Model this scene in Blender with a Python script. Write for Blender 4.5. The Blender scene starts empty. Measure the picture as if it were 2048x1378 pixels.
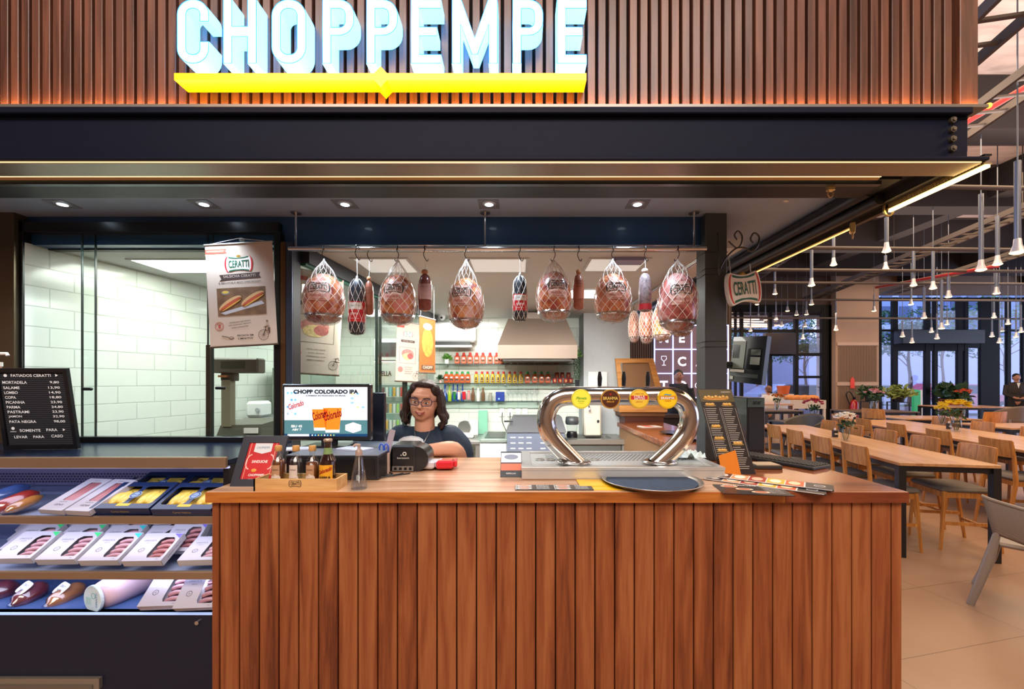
import bpy, math, random
from mathutils import Vector, Matrix
C = bpy.context.scene.collection
SC = bpy.context.scene
PI = math.pi
# ------------------------------------------------------------ camera
F, CX, CY, CH = 850.0, 1036.0, 763.0, 1.5          # focal length in px, vanishing point, camera height
cam_d = bpy.data.cameras.new('camera'); cam = bpy.data.objects.new('camera', cam_d); C.objects.link(cam)
cam.location = (0, 0, CH); cam.rotation_euler = (PI/2, 0, 0)
cam_d.sensor_width = 36; cam_d.lens = F/2048*36
cam_d.shift_x = (1024-CX)/2048; cam_d.shift_y = (CY-689)/2048
cam_d.clip_start = 0.05; cam_d.clip_end = 200
SC.camera = cam
# ------------------------------------------------------------ colour management
SC.view_settings.view_transform = 'Standard'; SC.view_settings.look = 'None'
SC.view_settings.exposure = 0.0; SC.view_settings.gamma = 1.0
SC.view_settings.use_curve_mapping = False
SC.cycles.use_denoising = True
SC.cycles.max_bounces = 8; SC.cycles.diffuse_bounces = 4; SC.cycles.glossy_bounces = 4
SC.cycles.transparent_max_bounces = 16; SC.cycles.transmission_bounces = 6
SC.cycles.sample_clamp_indirect = 4.0
SC.cycles.caustics_reflective = False; SC.cycles.caustics_refractive = False
# ------------------------------------------------------------ world: dusky blue sky
W = bpy.data.worlds.new('dusk_sky'); SC.world = W; W.use_nodes = True
bgn = W.node_tree.nodes['Background']
bgn.inputs[0].default_value = (0.62, 0.70, 1.0, 1); bgn.inputs[1].default_value = 2.6
# ------------------------------------------------------------ the room's ceiling lights, and added fills for the ceiling
def area(name, loc, size, power, col, rot=(0, 0, 0), spread=180):
    l = bpy.data.lights.new(name, 'AREA'); l.shape = 'RECTANGLE'; l.size, l.size_y = size
    l.energy = power; l.color = col; l.spread = math.radians(spread)
    o = bpy.data.objects.new(name, l); o.location = loc; o.rotation_euler = rot; C.objects.link(o); return o
WARM = (1.0, 0.70, 0.44); WARM2 = (1.0, 0.66, 0.38); COOL = (0.80, 0.90, 1.0); NEUT = (1.0, 0.97, 0.90)
area('hall_light', (-0.3, -2.0, 4.6), (5, 2.2), 330, (1.0, 0.88, 0.78), (math.radians(22), 0, 0))
area('hall_light', (5.6, 1.2, 4.7), (3.5, 3.5), 205, WARM)
area('hall_light', (6.5, 6.2, 4.5), (5, 4.5), 330, WARM)
area('hall_light', (11.5, 9.5, 4.5), (4, 4), 230, WARM); area('hall_light', (7.2, 11.4, 3.3), (2.5, 0.8), 60, WARM2)
area('ceiling_fill', (5.6, 4.0, 4.2), (3, 2.4), 75, (1.0, 0.84, 0.76), (PI, 0, 0)); area('ceiling_fill', (8.5, 8.6, 4.2), (5, 4), 70, (1.0, 0.80, 0.70), (PI, 0, 0))  # unseen upward fills, added to brighten the concrete ceiling
# ------------------------------------------------------------ helpers
def P(px, py, d):
    return Vector(((px-CX)*d/F, d, CH-(py-CY)*d/F))
def X(px, d): return (px-CX)*d/F
def Z(py, d): return CH-(py-CY)*d/F
def lin(c):
    if isinstance(c, str):
        c = c.lstrip('#'); c = [int(c[i:i+2], 16)/255 for i in (0, 2, 4)]
        return tuple(x/12.92 if x <= 0.04045 else ((x+0.055)/1.055)**2.4 for x in c)
    return tuple(c[:3])
def new_mat(name):
    m = bpy.data.materials.new(name); m.use_nodes = True
    return m, m.node_tree, m.node_tree.nodes['Principled BSDF']
_mc = {}
def M(col, rough=0.5, metal=0.0, emit=0.0, coat=0.0, ecol=None, noise=0.0, nscale=20.0, bump=0.0, spec=0.5, trans=0.0, name=None):
    key = (col, rough, metal, emit, coat, ecol, noise, nscale, bump, spec, trans)
    if key in _mc: return _mc[key]
    m, nt, b = new_mat(name or 'finish')
    c = lin(col)
    b.inputs['Base Color'].default_value = (*c, 1); b.inputs['Roughness'].default_value = rough
    b.inputs['Metallic'].default_value = metal; b.inputs['Coat Weight'].default_value = coat
    b.inputs['Specular IOR Level'].default_value = spec
    b.inputs['Transmission Weight'].default_value = trans
    if emit:
        b.inputs['Emission Color'].default_value = (*lin(ecol or col), 1); b.inputs['Emission Strength'].default_value = emit
    if noise or bump:
        tc = nt.nodes.new('ShaderNodeTexCoord'); n = nt.nodes.new('ShaderNodeTexNoise')
        n.inputs['Scale'].default_value = nscale; n.inputs['Detail'].default_value = 5
        nt.links.new(tc.outputs['Object'], n.inputs['Vector'])
        if noise:
            r = nt.nodes.new('ShaderNodeValToRGB'); nt.links.new(n.outputs['Fac'], r.inputs['Fac'])
            r.color_ramp.elements[0].position = 0.3; r.color_ramp.elements[1].position = 0.7
            r.color_ramp.elements[0].color = (*[x*(1-noise) for x in c], 1)
            r.color_ramp.elements[1].color = (*[min(1, x*(1+noise)) for x in c], 1)
            nt.links.new(r.outputs['Color'], b.inputs['Base Color'])
        if bump:
            bp = nt.nodes.new('ShaderNodeBump'); bp.inputs['Strength'].default_value = bump; bp.inputs['Distance'].default_value = 0.01
            nt.links.new(n.outputs['Fac'], bp.inputs['Height']); nt.links.new(bp.outputs['Normal'], b.inputs['Normal'])
    _mc[key] = m
    return m
def ramp_mat(name, stops, scale=(1, 1, 1), rough=0.4, coat=0.0, nscale=3.0, detail=6, dist=0.5, coord='Object', bump=0.0, metal=0.0, rot=(0, 0, 0), spec=0.5):
    m, nt, b = new_mat(name)
    tc = nt.nodes.new('ShaderNodeTexCoord'); mp = nt.nodes.new('ShaderNodeMapping'); n = nt.nodes.new('ShaderNodeTexNoise')
    mp.inputs['Scale'].default_value = scale; mp.inputs['Rotation'].default_value = rot
    n.inputs['Scale'].default_value = nscale; n.inputs['Detail'].default_value = detail; n.inputs['Distortion'].default_value = dist
    r = nt.nodes.new('ShaderNodeValToRGB')
    nt.links.new(tc.outputs[coord], mp.inputs['Vector']); nt.links.new(mp.outputs['Vector'], n.inputs['Vector'])
    nt.links.new(n.outputs['Fac'], r.inputs['Fac'])
    while len(r.color_ramp.elements) < len(stops): r.color_ramp.elements.new(0.5)
    for e, (p, c) in zip(r.color_ramp.elements, stops): e.position = p; e.color = (*lin(c), 1)
    nt.links.new(r.outputs['Color'], b.inputs['Base Color'])
    b.inputs['Roughness'].default_value = rough; b.inputs['Coat Weight'].default_value = coat; b.inputs['Metallic'].default_value = metal
    b.inputs['Specular IOR Level'].default_value = spec
    if bump:
        bp = nt.nodes.new('ShaderNodeBump'); bp.inputs['Strength'].default_value = bump; bp.inputs['Distance'].default_value = 0.005
        nt.links.new(n.outputs['Fac'], bp.inputs['Height']); nt.links.new(bp.outputs['Normal'], b.inputs['Normal'])
    return m
def wood(name, dark, mid, light, axis='z', rough=0.4, coat=0.1, grain=1.0, island=True):
    """fine-grained wood, every plank (loose piece of the mesh) with its own shift and tint"""
    m, nt, b = new_mat(name)
    N = nt.nodes.new; L = nt.links.new
    tc = N('ShaderNodeTexCoord'); geo = N('ShaderNodeNewGeometry'); ad = N('ShaderNodeVectorMath'); ad.operation = 'MULTIPLY_ADD'
    cmb = N('ShaderNodeCombineXYZ')
    for i in range(3): L(geo.outputs['Random Per Island'], cmb.inputs[i])
    ad.inputs[1].default_value = (7.3, 11.7, 5.1) if island else (0, 0, 0)
    L(cmb.outputs[0], ad.inputs[0]); L(tc.outputs['Object'], ad.inputs[2])
    s = {'z': (9, 9, 0.55), 'x': (0.55, 9, 9), 'y': (9, 0.55, 9)}[axis]
    mp = N('ShaderNodeMapping'); mp.inputs['Scale'].default_value = tuple(k*grain for k in s)
    L(ad.outputs[0], mp.inputs['Vector'])
    n = N('ShaderNodeTexNoise'); n.inputs['Scale'].default_value = 2.2; n.inputs['Detail'].default_value = 8; n.inputs['Distortion'].default_value = 1.3
    L(mp.outputs[0], n.inputs['Vector'])
    n2 = N('ShaderNodeTexNoise'); n2.inputs['Scale'].default_value = 16; n2.inputs['Detail'].default_value = 4
    L(mp.outputs[0], n2.inputs['Vector'])
    mx = N('ShaderNodeMath'); mx.operation = 'MULTIPLY_ADD'; mx.inputs[1].default_value = 0.35
    L(n2.outputs['Fac'], mx.inputs[0]); L(n.outputs['Fac'], mx.inputs[2])
    m3 = N('ShaderNodeMath'); m3.operation = 'MULTIPLY_ADD'; m3.inputs[1].default_value = 0.16 if island else 0.0
    L(geo.outputs['Random Per Island'], m3.inputs[0]); L(mx.outputs[0], m3.inputs[2])
    r = N('ShaderNodeValToRGB'); r.color_ramp.elements.new(0.5)
    for e, (p, c) in zip(r.color_ramp.elements, ((0.50, dark), (0.70, mid), (0.95, light))): e.position = p; e.color = (*lin(c), 1)
    L(m3.outputs[0], r.inputs['Fac']); L(r.outputs['Color'], b.inputs['Base Color'])
    b.inputs['Roughness'].default_value = rough; b.inputs['Coat Weight'].default_value = coat; b.inputs['Coat Roughness'].default_value = 0.15
    return m
def glass(name, tint=(0.93, 0.99, 0.96), base=0.035, rough=0.0, top=0.85):
    """thin clear sheet: see-through, more mirror-like at a glancing angle"""
    m = bpy.data.materials.new(name); m.use_nodes = True; nt = m.node_tree; nt.nodes.clear()
    N = nt.nodes.new; L = nt.links.new
    out = N('ShaderNodeOutputMaterial'); t = N('ShaderNodeBsdfTransparent'); g = N('ShaderNodeBsdfGlossy'); mx = N('ShaderNodeMixShader'); lw = N('ShaderNodeLayerWeight')
    t.inputs[0].default_value = (*tint, 1); g.inputs['Roughness'].default_value = rough; lw.inputs[0].default_value = 0.5
    pw = N('ShaderNodeMath'); pw.operation = 'POWER'; pw.inputs[1].default_value = 5
    ma = N('ShaderNodeMath'); ma.operation = 'MULTIPLY_ADD'; ma.inputs[1].default_value = top-base; ma.inputs[2].default_value = base
    L(lw.outputs['Facing'], pw.inputs[0]); L(pw.outputs[0], ma.inputs[0]); L(ma.outputs[0], mx.inputs[0])
    L(t.outputs[0], mx.inputs[1]); L(g.outputs[0], mx.inputs[2]); L(mx.outputs[0], out.inputs[0])
    return m
def brick_mat(name, c1, mortar, bw, bh, msize, plane='xz', rough=0.2, offset=0.5, rot=0.0, c2=None, bump=0.4, coat=0.0, noise=0.0):
    m, nt, b = new_mat(name); N = nt.nodes.new; L = nt.links.new
    tc = N('ShaderNodeTexCoord'); sp = N('ShaderNodeSeparateXYZ'); cb = N('ShaderNodeCombineXYZ'); mp = N('ShaderNodeMapping')
    L(tc.outputs['Object'], sp.inputs[0])
    a, c = {'xz': (0, 2), 'yz': (1, 2), 'xy': (0, 1)}[plane]
    L(sp.outputs[a], cb.inputs[0]); L(sp.outputs[c], cb.inputs[1]); L(cb.outputs[0], mp.inputs[0]); mp.inputs['Rotation'].default_value = (0, 0, rot)
    br = N('ShaderNodeTexBrick'); L(mp.outputs[0], br.inputs['Vector'])
    br.offset = offset; br.inputs['Scale'].default_value = 1; br.inputs['Brick Width'].default_value = bw; br.inputs['Row Height'].default_value = bh
    br.inputs['Mortar Size'].default_value = msize; br.inputs['Mortar Smooth'].default_value = 0.4
    br.inputs['Color1'].default_value = (*lin(c1), 1); br.inputs['Color2'].default_value = (*lin(c2 or c1), 1); br.inputs['Mortar'].default_value = (*lin(mortar), 1)
    col = br.outputs['Color']
    if noise:
        n = N('ShaderNodeTexNoise'); n.inputs['Scale'].default_value = 2.5; n.inputs['Detail'].default_value = 6; L(mp.outputs[0], n.inputs['Vector'])
        hv = N('ShaderNodeMix'); hv.data_type = 'RGBA'; hv.blend_type = 'MULTIPLY'; hv.inputs[0].default_value = noise
        L(col, hv.inputs[6]); L(n.outputs['Color'], hv.inputs[7])
        bw_ = N('ShaderNodeRGBToBW'); L(n.outputs['Color'], bw_.inputs[0]); L(bw_.outputs[0], hv.inputs[7]); col = hv.outputs[2]
    L(col, b.inputs['Base Color'])
    b.inputs['Roughness'].default_value = rough; b.inputs['Coat Weight'].default_value = coat
    if bump:
        bp = N('ShaderNodeBump'); bp.invert = True; bp.inputs['Strength'].default_value = bump; bp.inputs['Distance'].default_value = 0.004
        L(br.outputs['Fac'], bp.inputs['Height']); L(bp.outputs[0], b.inputs['Normal'])
    return m

_tc = {}
def _text(s, offset, extrude, res, shear):
    k = (s, offset, extrude, res, shear)
    if k in _tc: return _tc[k]
    cu = bpy.data.curves.new('t', 'FONT'); cu.body = s; cu.size = 1; cu.align_x = 'CENTER'; cu.align_y = 'CENTER'
    cu.offset = offset; cu.extrude = extrude; cu.resolution_u = res; cu.shear = shear
    o = bpy.data.objects.new('t', cu); C.objects.link(o)
    dg = bpy.context.evaluated_depsgraph_get(); me = o.evaluated_get(dg).to_mesh()
    v = [tuple(x.co) for x in me.vertices]; f = [tuple(p.vertices) for p in me.polygons]
    o.evaluated_get(dg).to_mesh_clear(); bpy.data.objects.remove(o); bpy.data.curves.remove(cu)
    if v:                                                    # centre on the ink
        x0, x1 = min(p[0] for p in v), max(p[0] for p in v); y0, y1 = min(p[1] for p in v), max(p[1] for p in v)
        v = [(p[0]-(x0+x1)/2, p[1]-(y0+y1)/2, p[2]) for p in v]
        _tc[k] = (v, f, x1-x0, y1-y0)
    else: _tc[k] = ([], [], 1, 1)
    return _tc[k]
def loops2mesh(loops, extrude, bevel=0.0, res=1):
    """filled, extruded outline(s) in the XY plane, holes allowed"""
    cu = bpy.data.curves.new('l', 'CURVE'); cu.dimensions = '2D'; cu.fill_mode = 'BOTH'; cu.extrude = extrude; cu.bevel_depth = bevel; cu.bevel_resolution = res
    for lp in loops:
        s = cu.splines.new('POLY'); s.points.add(len(lp)-1); s.use_cyclic_u = True
        for p, q in zip(s.points, lp): p.co = (q[0], q[1], 0, 1)
    o = bpy.data.objects.new('l', cu); C.objects.link(o)
    dg = bpy.context.evaluated_depsgraph_get(); me = o.evaluated_get(dg).to_mesh()
    v = [tuple(x.co) for x in me.vertices]; f = [tuple(p.vertices) for p in me.polygons]
    o.evaluated_get(dg).to_mesh_clear(); bpy.data.objects.remove(o); bpy.data.curves.remove(cu)
    return v, f
UP = Matrix.Rotation(PI/2, 4, 'X')      # XY drawing -> upright, facing the camera side (-Y)
def T(x, y, z): return Matrix.Translation((x, y, z))
def R(a, ax): return Matrix.Rotation(math.radians(a), 4, ax)
class G:
    """collects shapes, then links them as ONE mesh object"""
    def __init__(s, M0=None): s.v = []; s.f = []; s.mi = []; s.sm = []; s.mats = []; s.M = M0
    def add(s, vs, fs, mat, Mx=None, smooth=False):
        if mat not in s.mats: s.mats.append(mat)
        k = s.mats.index(mat); n = len(s.v)
        Mt = Mx if s.M is None else (s.M if Mx is None else s.M @ Mx)
        s.v += [tuple(Mt @ Vector(p)) for p in vs] if Mt is not None else [tuple(p) for p in vs]
        s.f += [tuple(i+n for i in f) for f in fs]; s.mi += [k]*len(fs); s.sm += [smooth]*len(fs); return s
    def box(s, x0, y0, z0, x1, y1, z1, mat, Mx=None, bev=0.0):
        x0, x1 = min(x0, x1), max(x0, x1); y0, y1 = min(y0, y1), max(y0, y1); z0, z1 = min(z0, z1), max(z0, z1)
        if bev <= 0:
            v = [(x, y, z) for z in (z0, z1) for y in (y0, y1) for x in (x0, x1)]
            f = [(0, 2, 3, 1), (4, 5, 7, 6), (0, 1, 5, 4), (2, 6, 7, 3), (0, 4, 6, 2), (1, 3, 7, 5)]
            return s.add(v, f, mat, Mx)
        b = min(bev, (x1-x0)/2.01, (y1-y0)/2.01, (z1-z0)/2.01)
        v = []; idx = {}
        for ix, (xa, sx) in enumerate(((x0, 1), (x1, -1))):
            for iy, (ya, sy) in enumerate(((y0, 1), (y1, -1))):
                for iz, (za, sz) in enumerate(((z0, 1), (z1, -1))):
                    for k in range(3):
                        p = [xa+sx*b, ya+sy*b, za+sz*b]; p[k] = (xa, ya, za)[k]
                        idx[(ix, iy, iz, k)] = len(v); v.append(tuple(p))
        f = []
        for k in range(3):
            o = [a for a in range(3) if a != k]
            for side in (0, 1):
                q = []
                for a, c in ((0, 0), (1, 0), (1, 1), (0, 1)):
                    t = [0, 0, 0]; t[k] = side; t[o[0]] = a; t[o[1]] = c; q.append(idx[(*t, k)])
                f.append(tuple(q))
        for k in range(3):
            o = [a for a in range(3) if a != k]
            for a in (0, 1):
                for c in (0, 1):
                    t0 = [0, 0, 0]; t1 = [0, 0, 0]; t0[o[0]] = t1[o[0]] = a; t0[o[1]] = t1[o[1]] = c; t1[k] = 1
                    f.append((idx[(*t0, o[0])], idx[(*t1, o[0])], idx[(*t1, o[1])], idx[(*t0, o[1])]))
        for ix in (0, 1):
            for iy in (0, 1):
                for iz in (0, 1): f.append(tuple(idx[(ix, iy, iz, k)] for k in range(3)))
        # consistent outward winding
        c0 = Vector(((x0+x1)/2, (y0+y1)/2, (z0+z1)/2)); g = []
        for q in f:
            pts = [Vector(v[i]) for i in q]; nn = (pts[1]-pts[0]).cross(pts[2]-pts[0]); cc = sum(pts, Vector())/len(pts)
            g.append(q if nn.dot(cc-c0) > 0 else tuple(reversed(q)))
        return s.add(v, g, mat, Mx)
    def tube(s, pts, r, mat, n=10, Mx=None, caps=True, closed=False, smooth=True):
        pts = [Vector(p) for p in pts]; m = len(pts); rs = r if isinstance(r, (list, tuple)) else [r]*m
        tang = []
        for i in range(m):
            a = pts[(i-1) % m] if (closed or i) else pts[0]; b = pts[(i+1) % m] if (closed or i < m-1) else pts[-1]
            t = b-a; tang.append(t.normalized() if t.length > 1e-9 else Vector((0, 0, 1)))
        u = Vector((0, 0, 1)) if abs(tang[0].z) < 0.9 else Vector((1, 0, 0))
        vs = []; fs = []
        for i in range(m):
            t = tang[i]; u = (u-t*u.dot(t)); u = u.normalized() if u.length > 1e-6 else t.orthogonal().normalized(); w = t.cross(u)
            for k in range(n):
                a = 2*PI*k/n; vs.append(tuple(pts[i]+(u*math.cos(a)+w*math.sin(a))*rs[i]))
        for i in range(m if closed else m-1):
            j = (i+1) % m
            for k in range(n): fs.append((i*n+k, i*n+(k+1) % n, j*n+(k+1) % n, j*n+k))
        s.add(vs, fs, mat, Mx, smooth)
        if caps and not closed:
            s.add(vs[:n], [tuple(reversed(range(n)))], mat, Mx); s.add(vs[-n:], [tuple(range(n))], mat, Mx)
        return s
    def cyl(s, p0, p1, r, mat, n=20, r1=None, Mx=None, smooth=True): return s.tube([p0, p1], [r, r if r1 is None else r1], mat, n, Mx, True, False, smooth)
    def lathe(s, prof, mat, n=24, Mx=None, smooth=True, sx=1.0, sy=1.0):
        """prof: (r, z) pairs bottom to top"""
        vs = []; fs = []
        for r, z in prof:
            for k in range(n): a = 2*PI*k/n; vs.append((r*math.cos(a)*sx, r*math.sin(a)*sy, z))
        for i in range(len(prof)-1):
            for k in range(n): fs.append((i*n+k, i*n+(k+1) % n, (i+1)*n+(k+1) % n, (i+1)*n+k))
        s.add(vs, fs, mat, Mx, smooth)
        if prof[0][0] > 1e-4: s.add(vs[:n], [tuple(reversed(range(n)))], mat, Mx)
        if prof[-1][0] > 1e-4: s.add(vs[-n:], [tuple(range(n))], mat, Mx)
        return s
    def ball(s, c, r, mat, n=14, Mx=None, smooth=True):
        r = r if isinstance(r, (list, tuple)) else (r, r, r); h = max(4, n*2//3)
        prof = [(math.sin(PI*i/h), -math.cos(PI*i/h)) for i in range(h+1)]
        m0 = T(*c) @ Matrix.Diagonal((*r, 1)); prof[0] = (1e-5, -1); prof[-1] = (1e-5, 1)
        return s.lathe(prof, mat, n, m0 if Mx is None else Mx @ m0, smooth)
    def quad(s, a, b, c, d, mat, Mx=None): return s.add([a, b, c, d], [(0, 1, 2, 3)], mat, Mx)
    def prism(s, poly, h0, h1, mat, Mx=None):
        """polygon in XY (anticlockwise) raised from h0 to h1"""
        n = len(poly); v = [(x, y, h0) for x, y in poly]+[(x, y, h1) for x, y in poly]
        f = [tuple(reversed(range(n))), tuple(range(n, 2*n))]+[(i, (i+1) % n, n+(i+1) % n, n+i) for i in range(n)]
        return s.add(v, f, mat, Mx)
    def outline(s, loops, ext, mat, Mx=None, bevel=0.0):
        v, f = loops2mesh(loops, ext, bevel); return s.add(v, f, mat, Mx)
    def text(s, t, h, mat, Mx=None, w=None, off=0.0, ext=0.0, res=3, shear=0.0, bend=None):
        """flat lettering, ink height h (and ink width w when given); bend(x, y, z) maps each point"""
        v, f, tw, th = _text(t, off, ext/h if h else 0, res, shear)
        if not v: return s
        sy = h/th; sx = w/tw if w else sy; v = [(x*sx, y*sy, z*h) for x, y, z in v]
        if bend: v = [bend(*p) for p in v]
        return s.add(v, f, mat, Mx)
    def obj(s, name, parent=None, loc=None, rotz=0, bevel=0):
        me = bpy.data.meshes.new(name); me.from_pydata(s.v, [], s.f)
        for m in s.mats: me.materials.append(m)
        me.polygons.foreach_set('material_index', s.mi); me.polygons.foreach_set('use_smooth', s.sm); me.update()
        o = bpy.data.objects.new(name, me); C.objects.link(o)
        if parent is not None: o.parent = parent
        if loc is not None: o.location = loc
        if rotz: o.rotation_euler = (0, 0, math.radians(rotz))
        return o
def tag(o, label, cat, group=None):
    o['label'] = label; o['category'] = cat
    if group: o['group'] = group
    return o
def thing(name, label, cat, loc=(0, 0, 0), rotz=0, group=None):
    o = bpy.data.objects.new(name, None); C.objects.link(o); o.empty_display_size = 0.05
    o.location = loc; o.rotation_euler = (0, 0, math.radians(rotz)); return tag(o, label, cat, group)
def struct(o, label=None, cat=None):
    o['kind'] = 'structure'
    if label: o['label'] = label
    if cat: o['category'] = cat
    return o
def dup(root, loc, rotz=None, label=None, group=None, rot=None, scale=None):
    def cp(o, par):
        c = o.copy(); C.objects.link(c)
        if par is not None: c.parent = par
        for ch in list(o.children): cp(ch, c)
        return c
    r = cp(root, None); r.location = loc
    if rotz is not None: r.rotation_euler = (0, 0, math.radians(rotz))
    if rot is not None: r.rotation_euler = tuple(math.radians(a) for a in rot)
    if scale is not None: r.scale = (scale,)*3 if not isinstance(scale, (tuple, list)) else scale
    if label: r['label'] = label
    if group: r['group'] = group
    return r
ORD = 'first second third fourth fifth sixth seventh eighth ninth tenth eleventh twelfth thirteenth fourteenth fifteenth sixteenth seventeenth eighteenth nineteenth twentieth'.split()
def rrect(cx, cy, w, h, r, n=5):
    out = []
    for sx, sy, a0 in ((1, 1, 0), (-1, 1, 90), (-1, -1, 180), (1, -1, 270)):
        for i in range(n+1):
            a = math.radians(a0+90*i/n); out.append((cx+sx*(w/2-r)+r*math.cos(a), cy+sy*(h/2-r)+r*math.sin(a)))
    return out
def circ(cx, cy, r, n=28, ry=None): return [(cx+r*math.cos(2*PI*i/n), cy+(ry or r)*math.sin(2*PI*i/n)) for i in range(n)]
def smoothpath(pts, k=6):
    pts = [Vector(p) for p in pts]; out = []
    for i in range(len(pts)-1):
        p0 = pts[max(i-1, 0)]; p1 = pts[i]; p2 = pts[i+1]; p3 = pts[min(i+2, len(pts)-1)]
        for j in range(k):
            t = j/k; out.append(0.5*((2*p1)+(p2-p0)*t+(2*p0-5*p1+4*p2-p3)*t*t+(3*p1-p0-3*p2+p3)*t**3))
    out.append(pts[-1]); return out
def remesh(g, voxel, name, parent, mat, smooth=4):
    """union of the pieces as one continuous skin"""
    o = g.obj('tmp'); md = o.modifiers.new('r', 'REMESH'); md.mode = 'VOXEL'; md.voxel_size = voxel; md.use_smooth_shade = True
    s = o.modifiers.new('s', 'SMOOTH'); s.iterations = smooth; s.factor = 0.5
    dg = bpy.context.evaluated_depsgraph_get(); me = bpy.data.meshes.new_from_object(o.evaluated_get(dg), depsgraph=dg)
    old = o.data; bpy.data.objects.remove(o); bpy.data.meshes.remove(old)
    me.name = name; me.materials.clear(); me.materials.append(mat)
    for p in me.polygons: p.use_smooth = True
    n = bpy.data.objects.new(name, me); C.objects.link(n); n.parent = parent; return n
# the CERATTI emblem: white cartouche, red side arcs, green waves and green serif-like letters
GREEN = M('#11614a', 0.5); RED = M('#d3202c', 0.45); WHITE = M('#f4f2ee', 0.5); GOLD = M('#c9a24a', 0.35, 0.6); INK = M('#1b1a1c', 0.6); DGREY = M('#3d3a3b', 0.6)
def ceratti_shape(w, h, n=12):
    pts = []
    for i in range(n+1): a = PI*0.5-PI*i/n; pts.append((w*0.38+w*0.12*math.cos(a), h*0.5*math.sin(a)))
    for i in range(1, n): t = i/n; pts.append((w*0.38-w*0.76*t, -h*0.5+h*0.10*math.sin(PI*t)))
    for i in range(n+1): a = -PI*0.5-PI*i/n; pts.append((-w*0.38+w*0.12*math.cos(a), h*0.5*math.sin(a)))
    for i in range(1, n): t = i/n; pts.append((-w*0.38+w*0.76*t, h*0.5-h*0.10*math.sin(PI*t)))
    return list(reversed(pts))
def ceratti(g, w, Mx, bend=None, board=True, mono=None, back=None):
    h = w*0.56; gr, rd, wh = (mono, mono, None) if mono else (GREEN, RED, WHITE)
    def put(v, f, mat): g.add([bend(*p) for p in v] if bend else v, f, mat, Mx)
    if board and not mono: v, f = loops2mesh([ceratti_shape(w, h)], 0); put(v, f, back or wh)
    e = w*0.004
    for s in (-1, 1):
        o = []; n = 12
        for i in range(n+1): a = PI*0.5-PI*i/n; o.append((s*(w*0.375+w*0.125*math.cos(a)), h*0.5*math.sin(a)))
        for i in range(n+1): a = -PI*0.5+PI*i/n; o.append((s*(w*0.375+w*0.07*math.cos(a)), h*0.46*math.sin(a)))
        v, f = loops2mesh([o], 0); put([(x, y, z+e) for x, y, z in v], f, rd)
    for s in (-1, 1):
        o = []; n = 14
        for i in range(n+1): t = i/n; o.append((-w*0.36+w*0.72*t, s*(h*0.48-h*0.09*math.sin(PI*t))))
        for i in range(n, -1, -1): t = i/n; o.append((-w*0.36+w*0.72*t, s*(h*0.43-h*0.09*math.sin(PI*t)-h*0.03*abs(math.cos(PI*t)))))
        v, f = loops2mesh([o], 0); put([(x, y, z+e) for x, y, z in v], f, gr)
    v, f, tw, th = _text('CERATTI', 0.018, 0, 3, 0)
    put([(x*w*0.72/tw, y*h*0.42/th*(1+0.35*abs(x)/tw), z+e*1.6) for x, y, z in v], f, gr)
# ============================================================ THE SETTING: kiosk shell
BLACKP = M('#17181d', 0.35, 0.0, coat=0.2); BLACKM = M('#0f1116', 0.3); STEEL = M('#c9c6c2', 0.28, 1.0); CHROME = M('#d9dbde', 0.12, 1.0); DARKST = M('#5c5f66', 0.35, 0.9)
TILE = brick_mat('white_metro_tile', '#e6ebe2', '#cdd5ca', 0.22, 0.105, 0.0035, 'xz', rough=0.12, bump=0.6)
TILE2 = brick_mat('white_metro_tile', '#e6ebe2', '#cdd5ca', 0.22, 0.105, 0.0035, 'xz', rough=0.12, bump=0.6)
WHITEP = M('#dcdedd', 0.6); SOFFIT = M('#9fb4d2', 0.4, noise=0.03)
FLOORM = brick_mat('floor_tile', '#a8866a', '#7d6049', 1.18, 0.59, 0.003, 'xy', rough=0.34, offset=0.0, rot=math.radians(-13), bump=0.15, noise=0.30)
CONC = ramp_mat('concrete', [(0.3, '#a3938c'), (0.55, '#c4b2aa'), (0.75, '#d8c8c0')], (1, 4, 1), 0.85, nscale=1.3, bump=0.4)
DCEIL = ramp_mat('dark_ceiling', [(0.3, '#2c2523'), (0.6, '#4a3d37')], (1, 1, 1), 0.9, nscale=1.2)
g = G().box(-6, -4, -0.1, 17, 11.2, 0, FLOORM); struct(g.obj('floor'), 'beige brown floor tiles with thin straight joints', 'floor')
# kitchen walls
g = G().box(0, 0, 0, 2.62, 0.08, 2.21, TILE)
o = g.obj('wall_left', loc=(-2.52, 2.16, 0)); o.rotation_euler = (0, 0, math.atan2(2.59, 0.46)); struct(o, 'white bevelled tile wall of the preparation room', 'wall')
g = G().box(-2.2, 4.75, 0, 1.2, 4.83, 2.21, TILE2); struct(g.obj('wall_back'), 'white tiled back wall of the kiosk kitchen', 'wall')
g = G().box(0.68, 4.40, 0, 1.16, 4.75, 2.209, M('#b9c0c4', 0.6, noise=0.03)); struct(g.obj('wall_right'), 'plain pale grey boxed wall at the right of the kitchen', 'wall')
g = G().box(-2.75, 2.262, 2.21, 1.2, 4.85, 2.26, WHITEP); struct(g.obj('ceiling'), 'white kitchen ceiling', 'ceiling')
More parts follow.
